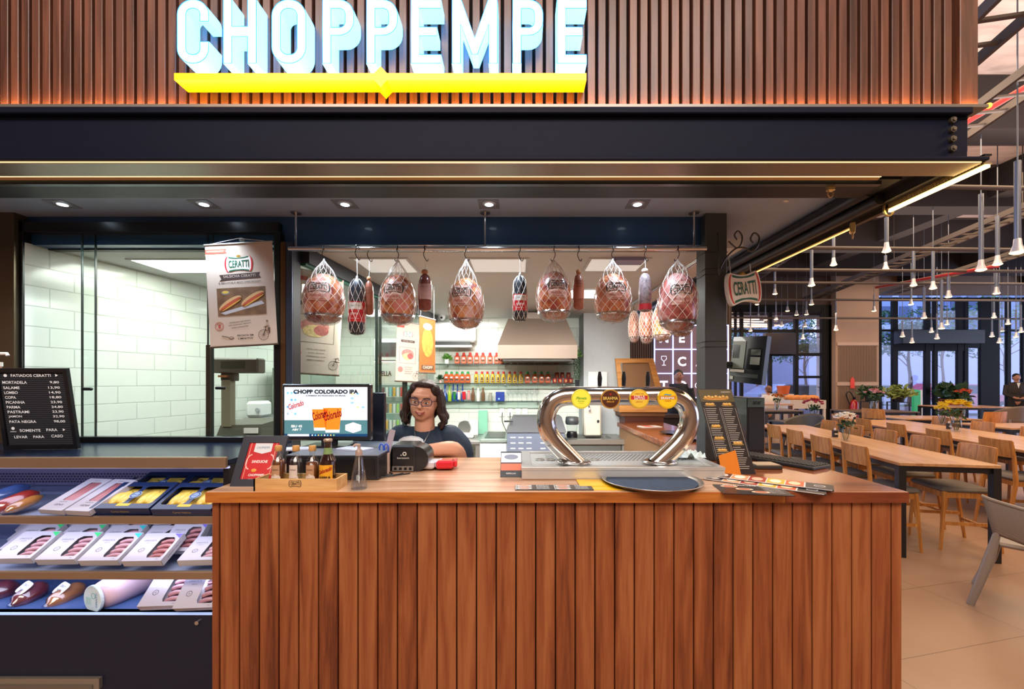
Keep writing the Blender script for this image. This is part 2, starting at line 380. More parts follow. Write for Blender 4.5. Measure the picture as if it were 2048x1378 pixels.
# slatted fascia above the sign
SLAT = wood('slat_wood', '#3d241b', '#5c382b', '#7a4c39', 'z', 0.38, 0.15)
g = G(); g.box(-3.6, 1.50, 2.445, 1.584, 1.56, 3.4, M('#0e0807', 0.8))
x = -3.56
while x < 1.50: g.box(x, 1.466, 2.445, x+0.0255, 1.50, 3.4, SLAT, bev=0.0015); x += 0.0362
g.box(1.522, 1.462, 2.445, 1.584, 1.56, 3.4, SLAT, bev=0.002)
struct(g.obj('wall_fascia'), 'brown vertical timber slats cladding the front above the steel beam', 'slatted wall')
g = G(); g.box(-3.6, 1.444, 2.433, 1.60, 1.50, 2.443, M('#8b8580', 0.4, 0.6)); g.box(-3.6, 1.449, 2.443, 1.60, 1.456, 2.446, M('#ffb45a', 0.5, emit=60, ecol='#ffb86c'))
g.ball((1.606, 1.45, 2.441), 0.009, M('#ffb040', 0.4, emit=2.5, ecol='#ffae3c'))
struct(g.obj('trim_1'), 'thin grey ledge with a warm light strip under the slats', 'ledge')
# steel beam
g = G(); BEAM = M('#0a1024', 0.6, 0.0, noise=0.05, spec=0.15)
g.box(-3.6, 1.462, 2.262, 1.545, 1.475, 2.433, BEAM); g.box(-3.6, 1.44, 2.41, 1.545, 1.5, 2.433, BEAM, bev=0.003)
g.box(-3.6, 1.44, 2.252, 1.60, 1.56, 2.264, BEAM, bev=0.002); g.box(-3.6, 1.45, 2.244, 1.58, 1.54, 2.2525, M('#9b8f80', 0.35, 0.7)); g.box(-3.6, 1.448, 2.2465, 1.58, 1.450, 2.2495, M('#ffd9a8', 0.4, emit=1.8, ecol='#ffc98a'))
g.tube([(-3.6, 1.462, 2.405), (1.545, 1.462, 2.405)], 0.004, BEAM, 6)
bm_ = g.obj('steel_beam'); tag(bm_, 'long black painted steel beam running across the front below the slats', 'beam'); bm_['kind'] = 'structure'
for i in range(4):
    z = Z(242+i*19, 1.462); x = X(1902, 1.462); g = G()
    g.cyl((x, 1.462, z), (x, 1.452, z), 0.0115, M('#6d6458', 0.45, 0.7), 6); g.cyl((x, 1.452, z), (x, 1.447, z), 0.006, M('#8a8072', 0.4, 0.8), 10)
    g.obj('bolt', bm_)
# roller tube of the shutter, the dark lintel and the soffit
BRASSY = M('#c9a877', 0.35, 0.35)
g = G(); zc = Z(354, 1.62); g.box(-3.6, 1.60, zc-0.018, X(1763, 1.6), 1.64, zc+0.022, BRASSY, bev=0.008)
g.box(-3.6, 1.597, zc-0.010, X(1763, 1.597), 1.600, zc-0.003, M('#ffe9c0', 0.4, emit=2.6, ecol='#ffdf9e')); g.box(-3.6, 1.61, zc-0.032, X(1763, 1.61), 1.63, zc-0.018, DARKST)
struct(g.obj('trim_2'), 'brass coloured shutter rail along the front of the soffit', 'rail')
g = G(); g.box(-3.6, 1.66, 2.29, 1.50, 1.83, 2.42, M('#14141c', 0.5)); g.box(-3.6, 1.475, 2.30, 1.56, 1.80, 2.44, M('#1c1a1c', 0.6)); struct(g.obj('trim_3'), 'black boxed lintel behind the shutter rail', 'lintel')
g = G(); g.box(-3.6, 1.80, 2.352, 1.50, 2.262, 2.40, SOFFIT); g.box(1.06, 2.262, 2.352, 1.50, 6.3, 2.40, SOFFIT); struct(g.obj('ceiling_soffit'), 'smooth grey soffit panel over the counter', 'soffit')
g = G(); g.box(-3.6, 2.2, 2.207, 1.06, 2.262, 2.352, M('#1f4878', 0.38, coat=0.2)); g.box(1.0, 2.262, 2.215, 1.06, 5.0, 2.352, M('#23252b', 0.5)); g.box(-3.6, 2.262, 2.20, 1.06, 2.30, 2.235, M('#2a2d33', 0.5)); struct(g.obj('trim_4'), 'dark header beam above the opening, blue downlight glow in its colour', 'header')  # blue of the front face stands in for the downlights' glow
# posts
POST = M('#4a4f54', 0.38, 0.3); POSTD = M('#24282e', 0.4, 0.2)
g = G(); g.box(0.948, 2.15, 1.10, 1.058, 2.26, 2.352, POST, bev=0.003); g.box(0.948, 2.15, 0, 1.058, 2.26, 1.06, POST)
struct(g.obj('column_right'), 'dark grey square steel post at the right corner of the opening', 'post')
for z in (1.99, 1.965, 1.80, 1.78, 1.765):
    pass
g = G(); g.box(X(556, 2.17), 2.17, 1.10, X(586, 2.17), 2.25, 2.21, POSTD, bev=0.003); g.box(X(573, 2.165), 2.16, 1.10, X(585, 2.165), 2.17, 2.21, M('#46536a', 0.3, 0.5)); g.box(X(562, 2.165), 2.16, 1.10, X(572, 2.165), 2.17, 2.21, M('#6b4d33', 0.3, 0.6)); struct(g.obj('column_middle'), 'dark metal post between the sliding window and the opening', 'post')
g = G(); g.box(-3.6, 2.14, 0, X(28, 2.14), 2.22, 2.352, ramp_mat('bronze', [(0.3, '#4e4438'), (0.7, '#85765c')], (1, 1, 0.6), 0.35, nscale=1.2, metal=0.7)); struct(g.obj('wall_side'), 'brown metal clad wall at the left end of the kiosk', 'wall')
# right side beam of the canopy and its light strip
g = G(); BK = M('#22242b', 0.35, 0.2)
g.box(1.555, 1.56, 2.262, 1.62, 6.3, 2.44, M('#2c2826', 0.5)); g.box(1.50, 1.80, 2.30, 1.555, 6.3, 2.42, BK)
g.tube([(1.49, 1.80, 2.315), (1.49, 6.3, 2.315)], 0.032, BK, 14); g.tube([(1.535, 1.80, 2.275), (1.535, 6.3, 2.275)], 0.026, M('#1b1c20', 0.4), 12)
struct(g.obj('trim_5'), 'black side beam and rollers of the canopy running back', 'beam')
t = thing('strip_light', 'short bright warm light strip in a ribbed clear channel at the canopy corner', 'light', (1.605, 1.45, 2.235))
g = G(); g.box(-0.006, 0, -0.004, 0.006, 0.385, 0.006, M('#fff0c8', 0.4, emit=7, ecol='#ffd98a')); g.obj('light_strip', t)
g = G(); RIB = M('#e9cf8e', 0.2, 0.6)
for k in range(34): g.box(-0.012, 0.005+k*0.0113, 0.012, -0.004, 0.012+k*0.0113, 0.036, RIB)
g.box(-0.014, 0, 0.006, 0.012, 0.385, 0.012, RIB); g.box(-0.014, 0, 0.036, 0.012, 0.385, 0.042, BLACKM); g.obj('channel', t)
g = G(); g.outline([circ(0, 0, 0.024, 20, 0.034), circ(0, 0, 0.018, 20, 0.028)], 0.004, RIB, T(-0.002, 0.388, 0.012) @ UP); g.obj('end_cap', t)
t = thing('strip_light', 'long thin warm light line running back under the canopy side', 'light', (1.605, 2.03, 2.236))
g = G(); g.box(-0.003, 0, -0.002, 0.003, 4.2, 0.002, M('#ffdc9a', 0.4, emit=3.5, ecol='#ffb860')); g.obj('light_strip', t)
g = G(); g.box(-0.012, -0.2, 0.004, 0.012, 4.2, 0.026, M('#4c4238', 0.4, 0.6)); g.obj('channel', t)
# shutter latches
def latch(px, py, d, label, rz=0):
    t = thing('shutter_latch', label, 'latch', P(px, py, d), rz)
    g = G(); g.box(-0.013, -0.01, -0.028, 0.013, 0.01, 0.022, RIB, bev=0.003); g.obj('plate', t)
    g = G(); g.tube(smoothpath([(-0.009, 0, -0.028), (-0.010, 0, -0.04), (-0.002, 0, -0.052), (0.007, 0, -0.045), (0.010, 0, -0.03)], 4), 0.0028, BRASSY, 8); g.obj('hook', t)
latch(1661, 368, 1.64, 'small brass coloured latch hanging from the end of the front shutter rail')
latch(1705, 455, 1.98, 'small brass coloured latch hanging at the start of the thin light line', 60)
# ============================================================ THE SIGN
LET = M('#9fd8f5', 0.35, emit=4.6, ecol='#5cb4ff'); RIM = M('#1f8fc8', 0.4, emit=0.55, ecol='#3fa8e8')
def letter(ch, x0, x1, label):
    w = (x1-x0)*1.4/F; h = 0.209; s = 0.0285; L = []
    if ch == 'H': L = [[(0, 0), (s, 0), (s, h*0.42), (w-s, h*0.42), (w-s, 0), (w, 0), (w, h), (w-s, h), (w-s, h*0.58), (s, h*0.58), (s, h), (0, h)]]
    if ch == 'E': L = [[(0, 0), (w, 0), (w, s), (s, s), (s, h*0.43), (w*0.86, h*0.43), (w*0.86, h*0.57), (s, h*0.57), (s, h-s), (w, h-s), (w, h), (0, h)]]
    if ch == 'M': L = [[(0, 0), (s, 0), (s, h*0.62), (w*0.44, h*0.14), (w*0.56, h*0.14), (w-s, h*0.62), (w-s, 0), (w, 0), (w, h), (w-s*1.1, h), (w/2, h*0.40), (s*1.1, h), (0, h)]]
    if ch == 'O': L = [rrect(w/2, h/2, w, h, w*0.47, 8), rrect(w/2, h/2, w-2*s, h-2*s, w*0.47-s, 8)]
    if ch == 'P':
        r = w*0.46; hb = h*0.56
        def bowl(x1_, y0_, y1_, rr): return [(x1_-rr+rr*math.cos(a), y0_+rr+rr*math.sin(a)) for a in [math.radians(-90+90*i/6) for i in range(7)]]+[(x1_-rr+rr*math.cos(a), y1_-rr+rr*math.sin(a)) for a in [math.radians(90*i/6) for i in range(7)]]
        L = [[(0, 0), (s, 0), (s, h-hb)]+bowl(w, h-hb, h, r)+[(0, h)], [(s, h-hb+s*0.9)]+bowl(w-s, h-hb+s*0.9, h-s, r-s)+[(s, h-s)]]
    if ch == 'C':
        ro, ri = w*0.47, w*0.47-s; o = rrect(w/2, h/2, w, h, ro, 8); i_ = rrect(w/2, h/2, w-2*s, h-2*s, ri, 8)
        up = h*0.66; lo = h*0.34
        n = 9; tr, tl, bl, br = o[:n], o[n:2*n], o[2*n:3*n], o[3*n:]; itr, itl, ibl, ibr = i_[:n], i_[n:2*n], i_[2*n:3*n], i_[3*n:]
        L = [[(w, up)]+tr+tl+bl+br+[(w, lo), (w-s, lo)]+ibr[::-1]+ibl[::-1]+itl[::-1]+itr[::-1]+[(w-s, up)]]
    t = thing('sign_letter', label, 'sign letter', (X(x0, 1.4), 1.43, Z(127, 1.4)), 0, 'glowing letters of the shop sign')
    g = G(); g.outline(L, 0.03, LET, UP, 0.0008); g.obj('letter_body', t)
    g = G()
    for lp in L: g.tube([(p[0], -0.0318, p[1]) for p in lp], 0.0011, RIM, 4, closed=True)
    g.obj('face_rim', t)
for ch, a, b_, lb in (('C', 355, 418, 'glowing white letter C, the first of the big sign'), ('H', 447, 513, 'glowing white letter H of the big sign'), ('O', 544, 612, 'glowing white letter O of the big sign'),
    ('P', 645, 708, 'glowing white letter P right after the O'), ('P', 733, 795, 'glowing white letter P just before the first E'), ('E', 822, 882, 'glowing white letter E just before the M'),
    ('M', 904, 995, 'glowing white letter M of the big sign'), ('P', 1025, 1086, 'glowing white letter P between the M and the last E'), ('E', 1114, 1173, 'glowing white letter E, the last of the big sign')): letter(ch, a, b_, lb)
fr = lambda px, py: (X(px, 1.4), Z(py, 1.4))
poly = [fr(348, 160), fr(748, 160), fr(761, 174), fr(774, 160), fr(1173, 160), fr(1173, 146), fr(774, 146), fr(761, 132), fr(748, 146), fr(348, 146)]
t = thing('sign_bar', 'glowing yellow bar with a central diamond under the sign letters', 'sign bar', (0, 1.43, 0))
g = G(); v, f = loops2mesh([poly], 0.03); g.add(v, f, M('#b88400', 0.35, emit=1.7, ecol='#ffaf00'), UP); g.obj('bar_body', t)
g = G()
for px in (430, 700, 1135): g = G(); g.ball((X(px, 1.43), 0.005, Z(165, 1.4)+0.0115), 0.0016, M('#5a4300', 0.5), 6); g.obj('screw', t)
# ============================================================ soffit fittings
for i, px in enumerate((125, 408, 690, 978, 1275)):
    x = X(px, 2.04); y = 2.04
    on = i in (0, 1)
    t = thing('downlight', ('square recessed downlight glowing cold white above the left window pane', 'square recessed downlight glowing cold white above the hanging banner', 'square recessed downlight above the leftmost netted ham', 'square recessed downlight above the middle of the meat rail', 'square recessed downlight above the right end of the meat rail')[i], 'light', (x, y, 2.352), 0, 'recessed downlights in the soffit')
    g = G(); g.outline([rrect(0, 0, 0.10, 0.10, 0.004, 1), circ(0, 0, 0.036, 20)], 0.002, M('#8c93a0', 0.4, 0.4), T(0, 0, -0.001)); g.obj('trim_ring', t)
    g = G(); g.lathe([(0.026, -0.004), (0.034, 0.0005)], M('#dfe6ee', 0.3, 0.6), 18); g.lathe([(1e-4, -0.008), (0.018, -0.0055), (0.024, -0.002)], M('#f3fbff', 0.4, emit=14 if on else 6, ecol='#d5ecff'), 16); g.obj('bulb', t)
    l = bpy.data.lights.new('downlight_beam', 'SPOT'); l.energy = 26; l.color = (0.72, 0.86, 1.0); l.spot_size = math.radians(105); l.spot_blend = 0.9; l.shadow_soft_size = 0.03
    lo = bpy.data.objects.new('downlight_beam', l); lo.location = (x, y, 2.335); C.objects.link(lo)
for px, py, lb in ((425, 394, 'small white paper tag stuck on the soffit beside a glowing downlight'), (1572, 402, 'small white paper tag stuck on the dark soffit at the right')):
    p = P(px, py, (2.352-CH)*F/(CY-py)); tag(G().box(-0.014, -0.008, -0.002, 0.014, 0.008, 0, WHITE).obj('paper_tag', loc=(p.x, p.y, 2.352), rotz=-30 if px < 900 else 25), lb, 'paper tag')
# sliding window of the preparation room
GL = glass('window_glass', (0.955, 0.99, 0.975)); GL2 = glass('partition_glass', (0.96, 0.995, 0.98))
GEDGE = M('#22302c', 0.3)
def pane_obj(name, px0, px1, py0, py1, y, par, th=0.008):
    g = G(); g.box(X(px0, y), y, Z(py1, y), X(px1, y), y+th, Z(py0, y), GL)
    e = 0.0035
    for px in (px0, px1): g.box(X(px, y)-e/2, y-0.001, Z(py1, y), X(px, y)+e/2, y+th+0.001, Z(py0, y), GEDGE)
    return g.obj(name, par)
w1 = bpy.data.objects.new('window_1', None); C.objects.link(w1); struct(w1, 'sliding glass window in a black frame', 'window')
g = G(); FRM = M('#16181c', 0.3, 0.2); Y1 = 2.16
for a, b_ in (((30, 440), (45, 905)), ((548, 463), (560, 905)), ((30, 443), (556, 464)), ((30, 874), (556, 900))):
    g.box(X(a[0], Y1), Y1, Z(b_[1], Y1), X(b_[0], Y1), Y1+0.05, Z(a[1], Y1), FRM, bev=0.002)
g.box(X(30, Y1), Y1+0.06, Z(902, Y1), X(556, Y1), Y1+0.10, Z(880, Y1), FRM); g.obj('window_frame', w1)
pane_obj('pane', 45, 190, 465, 876, 2.195, w1); pane_obj('pane', 163, 425, 465, 876, 2.175, w1); pane_obj('pane', 415, 548, 465, 876, 2.195, w1)
g = G(); g.box(X(413, 2.19), 2.185, Z(876, 2.19), X(421, 2.19), 2.205, Z(690, 2.19), M('#3a2f28', 0.4, 0.4)); g.obj('mullion', w1)
for px, py in ((174, 778), (440, 776)):
    p = P(px, py, 2.172); g = G(); g.tube([(p.x-0.02, p.y, p.z), (p.x+0.022, p.y, p.z)], 0.008, BLACKM, 10); g.ball((p.x+0.02, p.y, p.z), 0.009, BLACKM, 8); g.obj('window_handle', w1)
# glass partition between preparation room and kitchen, with its dark beam
a0 = Vector((-1.138, 2.26, 0)); a1 = Vector((-0.90, 4.6, 0)); dv = (a1-a0); ln = dv.length; ang = math.degrees(math.atan2(dv.y, dv.x))
pt = thing('glass_partition', 'clear glass partition with a dark top beam dividing kitchen and preparation room', 'partition', a0, ang)
g = G(); g.box(0, 0.004, 0.95, 0.96, 0.012, 2.13, GL2); g.box(0.90, -0.008, 0.95, 1.50, 0.0, 2.13, GL2); g.box(1.44, 0.004, 0.95, ln, 0.012, 2.13, GL2)
for xx in (0.90, 0.96, 1.44, 1.50): g.box(xx-0.003, -0.009, 0.95, xx+0.003, 0.013, 2.13, M('#15201c', 0.3))
g.obj('glass_pane', pt)
g = G(); g.box(0, -0.03, 2.13, ln, 0.04, 2.209, M('#3b4148', 0.4, 0.2)); g.box(0, -0.01, 2.118, ln, 0.02, 2.13, M('#1f6d58', 0.4)); g.obj('top_beam', pt)
g = G(); g.box(0, -0.03, 0, ln, 0.04, 0.95, M('#b9bdbb', 0.5)); g.obj('base_wall', pt)
# kitchen ceiling fittings
def ceil_panel(px0, px1, py0, py1, lit, label):
    d0 = 0.71*F/(CY-py0); d1 = 0.71*F/(CY-py1); xm = (X(px0, d0)+X(px1, d1))/2; w_ = (px1-px0)*(d0+d1)/2/F*0.93
    t = thing('ceiling_panel', label, 'ceiling panel', (xm, (d0+d1)/2, 2.21), 0)
    g = G(); L_ = abs(d1-d0); g.outline([[(-w_/2, -L_/2), (w_/2, -L_/2), (w_/2, L_/2), (-w_/2, L_/2)], [(-w_/2+.018, -L_/2+.018), (w_/2-.018, -L_/2+.018), (w_/2-.018, L_/2-.018), (-w_/2+.018, L_/2-.018)]], 0.004, M('#cfd2d2', 0.5), T(0, 0, -0.002)); g.obj('frame', t)
    g = G(); g.box(-w_/2+.02, -L_/2+.02, -0.004, w_/2-.02, L_/2-.02, -0.001, M('#ffffff', 0.6, emit=lit, ecol='#fffdf4') if lit else M('#e9eceb', 0.6)); g.obj('panel', t)
ceil_panel(285, 470, 517, 545, 16, 'square glowing light panel in the preparation room ceiling')
ceil_panel(712, 830, 515, 545, 0.35, 'pale square ceiling panel behind the second netted ham')
ceil_panel(930, 1058, 515, 544, 0.35, 'pale square ceiling panel behind the middle netted ham')
ceil_panel(1162, 1290, 515, 542, 0.35, 'pale square ceiling panel behind the fifth netted ham')
ceil_panel(1105, 1210, 578, 596, 9, 'bright ceiling light panel deep in the kitchen behind the brown salami')
area('kitchen_light', (-0.35, 3.0, 2.20), (0.5, 0.5), 22, NEUT); area('kitchen_light', (-0.45, 4.25, 2.20), (0.4, 0.4), 9, NEUT); area('header_fill', (-0.05, 2.33, 2.165), (1.9, 0.05), 33, NEUT, (math.radians(50), 0, 0), 96); area('kitchen_light', (-1.75, 2.7, 2.20), (0.45, 0.4), 8, (0.93, 1, 0.94)); area('kitchen_light', (-1.5, 4.0, 2.20), (0.45, 0.4), 11, (0.93, 1, 0.94))  # strip behind the header is an unseen fill, added to brighten the kitchen
def dome(px, py, d, r, label, on_wall=False):
    t = thing('security_camera', label, 'camera', P(px, py, d)); g = G(); g.lathe([(r*1.15, 0.9*r), (r*1.1, 0.1*r), (r*0.9, -0.5*r), (r*0.5, -0.95*r), (1e-4, -1.1*r)], M('#e9ebee', 0.35), 20); g.obj('housing', t)
    g = G(); g.ball((0, -r*0.72, -0.25*r), r*0.42, M('#15171b', 0.1), 12); g.obj('lens', t)
dome(676, 538, 2.62, 0.033, 'white dome security camera beside the leftmost netted ham')
dome(884, 634, 4.55, 0.035, 'small white security camera high on the kitchen wall')
# hanging square vent boxed above the fifth ham
tag(G().box(X(1220, 2.5), 2.42, 2.19, X(1283, 2.5), 2.52, 2.212, M('#8d8aa6', 0.5)).obj('ceiling_vent'), 'small grey vent on the kitchen ceiling right above the fifth netted ham', 'vent')
# ============================================================ SERVING COUNTER
CW = wood('counter_top_wood', '#ad7a58', '#cc9f7c', '#e0bd9c', 'x', 0.22, 0.5, 0.6, False); CWE = wood('counter_edge_wood', '#8a4a1c', '#b86c2c', '#c9833c', 'x', 0.35, 0.2, 1.0, False)
CD = wood('counter_dark_wood', '#6a2f18', '#94502a', '#b06a3a', 'x', 0.22, 0.5, 0.6, False); CDE = wood('counter_dark_edge', '#552213', '#7a3a20', '#8f4a2a', 'x', 0.35, 0.2, 1.0, False)
PLK = wood('panel_wood', '#5f2c17', '#8a4926', '#a4643a', 'z', 0.42, 0.1, 0.8)
ct = thing('serving_counter', 'long reddish brown plank fronted wooden counter with a polished top', 'counter', (0, 1.54, 0))
g = G(); g.box(-1.133, 0, 1.06, 0.968, 0.70, 1.10, CW, bev=0.003); g.box(-1.133, -0.0005, 1.0605, 0.968, 0.002, 1.0985, CWE); g.obj('worktop', ct)
g = G(); g.box(0.969, 0, 1.06, 1.417, 2.62, 1.10, CD, bev=0.003); g.box(0.9695, -0.0005, 1.0605, 1.4165, 0.002, 1.0985, CDE); dk = g.obj('worktop', ct); dk['label'] = 'darker red brown worktop section turning the corner'
g = G(); x = -1.125; k = 0
while x < 1.405:
    w_ = 0.0725 if k else 0.03
    x1 = min(x+w_, 1.41); g.box(x+0.0022, 0.018, 0.0, x1-0.0022, 0.04, 1.06, PLK, bev=0.0025); x = x1; k += 1
g.box(-1.12, 0.038, 0.0, 1.405, 0.05, 1.059, M('#1f0e08', 0.7)); g.obj('front_panel', ct)
g = G(); g.box(1.395, 0.05, 0, 1.405, 2.60, 1.06, PLK); g.box(0.99, 0.72, 0.02, 1.01, 2.6, 1.06, M('#9c7654', 0.5, noise=0.05)); g.box(1.0, 2.59, 0, 1.405, 2.61, 1.06, PLK); g.box(-1.12, 0.05, 0, -1.10, 0.68, 1.06, PLK); g.box(-1.12, 0.66, 0, 0.99, 0.68, 1.06, M('#8a6a4c', 0.5)); g.obj('side_panel', ct)
# ============================================================ REFRIGERATED DISPLAY CASE
ST2 = M('#b99e84', 0.3, 0.75, noise=0.05, nscale=3); NAVY = M('#141b30', 0.42, 0.1, noise=0.08); BLUEI = M('#3b5f9c', 0.4); SHB = M('#5d6c96', 0.35, 0.2)
dc = thing('display_case', 'open black refrigerated display case with three steel edged shelves of packed sausages', 'display case', (-2.4, 1.66, 0))
DX0, DX1 = -1.2, 1.255      # local x: world -3.6 .. -1.145
g = G(); g.box(DX0, 0.03, 0.10, DX1, 0.48, 0.20, NAVY); g.box(DX0, 0.01, 0.0, DX1, 0.05, Z(1228, 1.67), NAVY, bev=0.003); g.box(DX1-0.02, 0.02, 0, DX1, 0.48, 1.17, M('#12141a', 0.4))
g.box(DX0, 0.46, 0.2, DX1, 0.48, 1.17, SHB); body_ = g.obj('body', dc)
g = G(); g.box(DX0, 0.021, 1.172, DX1, 0.49, 1.19, M('#16233c', 0.25, 0.2)); g.obj('top_panel', dc)
g = G(); g.box(DX0, 0.0, Z(937, 1.66), DX1, 0.02, Z(915, 1.66), ST2, bev=0.003); g.box(DX0, 0.02, Z(939, 1.66), DX1, 0.03, Z(934, 1.66), M('#d7d9ff', 0.4, emit=1.6, ecol='#cfd4ff')); g.obj('edge_strip', dc)
sh = []
for (py0, py1, xe) in ((1033, 1049, DX1), (1144, 1160, DX1-0.006)):
    zt, zb = Z(py0, 1.66), Z(py1, 1.66)
    g = G(); g.box(DX0, 0, zb, xe, 0.016, zt, ST2, bev=0.003); g.box(DX0, 0.016, zb+0.004, xe, 0.40, zb+0.012, M('#aebde0', 0.35, 0.3), R(0, 'X')); g.box(DX0, 0.03, zb+0.001, xe, 0.045, zb+0.004, M('#d7d9ff', 0.4, emit=3.5, ecol='#cfd6ff')); s_ = g.obj('shelf', dc); sh.append((zt, zb))
g = G(); zb = Z(1228, 1.67); g.box(DX0, 0.012, zb-0.012, DX1-0.02, 0.44, zb, M('#4a66a0', 0.35, 0.2)); g.box(DX0, 0.008, zb-0.003, DX1-0.02, 0.016, zb+0.004, M('#a9c6ff', 0.3, emit=0.6)); g.obj('floor_tray', dc)
g = G(); PERF = M('#6c6a94', 0.4, 0.3); HOLE = M('#191c3a', 0.6)
zz0, zz1 = Z(969, 2.09), Z(940, 2.09); g.box(-0.62, 0.425, zz0, DX1-0.02, 0.435, zz1+0.02, PERF)
for r_ in range(4):
    for k in range(118):
        xx = -0.60+k*0.0155+(r_ % 2)*0.0077
        if xx < DX1-0.03: g.box(xx, 0.4235, zz0+0.012+r_*0.0125, xx+0.0085, 0.4255, zz0+0.0195+r_*0.0125, HOLE)
g.box(-0.66, 0.40, zz0-0.06, -0.62, 0.44, zz1+0.02, M('#55597c', 0.4, 0.4)); g.obj('back_grille', dc)
g = G(); g.cyl((X(392, 1.66)+2.4, 0.01, Z(1247, 1.66)), (X(392, 1.66)+2.4, 0.002, Z(1247, 1.66)), 0.008, CHROME, 14); g.obj('lock', body_)
g = G(); g.box(DX0, -0.004, 0.30, X(200, 1.66)+2.4, 0.01, Z(1356, 1.66), M('#a89f93', 0.35, 0.7)); g.box(DX0, -0.008, 0.30, X(188, 1.66)+2.4, -0.003, Z(1368, 1.66), M('#8f877c', 0.35, 0.7)); g.obj('kick_plate', dc)
area('case_light', (-2.0, 1.74, 1.150), (1.7, 0.08), 1.6, (0.78, 0.80, 1.0), (math.radians(25), 0, 0)); area('case_light', (-2.0, 1.74, 0.925), (1.7, 0.08), 1.6, (0.84, 0.86, 1.0), (math.radians(30), 0, 0)); area('case_light', (-2.0, 1.74, 0.71), (1.7, 0.08), 1.8, (0.72, 0.78, 1.0), (math.radians(30), 0, 0))
# ------------------------------------------------------------ packs
PACKW = M('#bfbccb', 0.35, coat=0.3); CARD = M('#cfcbd0', 0.4); SAUS = M('#a86a70', 0.3, coat=0.5, noise=0.1, nscale=40); PINK = M('#b98a98', 0.3, coat=0.5, noise=0.08, nscale=50); MEATD = M('#7b2f33', 0.35, coat=0.5, noise=0.2, nscale=30)
WIN = M('#4a2a38', 0.3); YCH = M('#e7c65c', 0.35, coat=0.3, noise=0.08); NAVYP = M('#1c2c55', 0.35, coat=0.3); PLAST = glass('shrink_wrap', (0.9, 0.93, 1.0), 0.14, 0.12); PRN = M('#5b5a66', 0.6)
def carton(tri, meat, w_=0.152, h_=0.14, th=0.03, name='sausage_carton', word='LINGUICA'):
    """carton lying on its back, front face up (+Z), cut-out window with the meat inside"""
    t = bpy.data.objects.new(name, None); C.objects.link(t)
    win = [(w_*0.06, -h_*0.38), (w_*0.40, -h_*0.38), (w_*0.43, -h_*0.30), (w_*0.43, h_*0.22), (w_*0.34, h_*0.34), (w_*0.10, h_*0.34), (w_*0.02, h_*0.24), (w_*0.02, -h_*0.30)]
    g = G(); g.outline([rrect(0, 0, w_, h_, 0.003, 1), win], 0.0007, PACKW, T(0, 0, th))
    g.box(-w_/2, -h_/2, 0, w_/2, -h_/2+0.001, th, CARD); g.box(-w_/2, h_/2-0.001, 0, w_/2, h_/2, th, CARD); g.box(-w_/2, -h_/2, 0, -w_/2+0.001, h_/2, th, CARD); g.box(w_/2-0.001, -h_/2, 0, w_/2, h_/2, th, CARD); g.box(-w_/2, -h_/2, 0, w_/2, h_/2, 0.001, CARD)
    g.text(word, 0.0075, PRN, T(-w_*0.22, h_*0.22, th+0.001)); g.text('CERATTI', 0.004, PRN, T(-w_*0.22, h_*0.13, th+0.001)); g.text('600 g', 0.004, PRN, T(w_*0.36, -h_*0.44, th+0.001))
    g.outline([circ(-w_*0.24, -h_*0.12, 0.011, 10), circ(-w_*0.24, -h_*0.12, 0.009, 10)], 0.0002, PRN, T(0, 0, th+0.001)); g.text('*', 0.008, PRN, T(-w_*0.24, -h_*0.12, th+0.001))
    if tri: g.prism([(w_*0.28, h_*0.47), (w_*0.49, h_*0.30), (w_*0.49, h_*0.47)][::1], th+0.0006, th+0.0012, tri)
    g.text('LINGUICA CERATTI', 0.006, PRN, T(w_/2+0.0006, 0, th/2) @ R(90, 'Y') @ R(90, 'Z'))
    g.obj('carton', t)
    g = G(); g.box(w_*0.02, -h_*0.39, 0.002, w_*0.45, h_*0.36, 0.006, WIN)
    for k in range(4):
        yy = -h_*0.30+k*h_*0.175; g.tube(smoothpath([(w_*0.05, yy-0.006, 0.016), (w_*0.22, yy+0.004, 0.020), (w_*0.42, yy+0.008, 0.016)], 4), [0.004]+[0.0095]*7+[0.004], meat, 8)
    m_ = g.obj('sausages', t); m_['label'] = 'sausages showing in the carton window'
    return t
def clear(o):
    for c in list(o.children): clear(c)
    bpy.data.objects.remove(o)
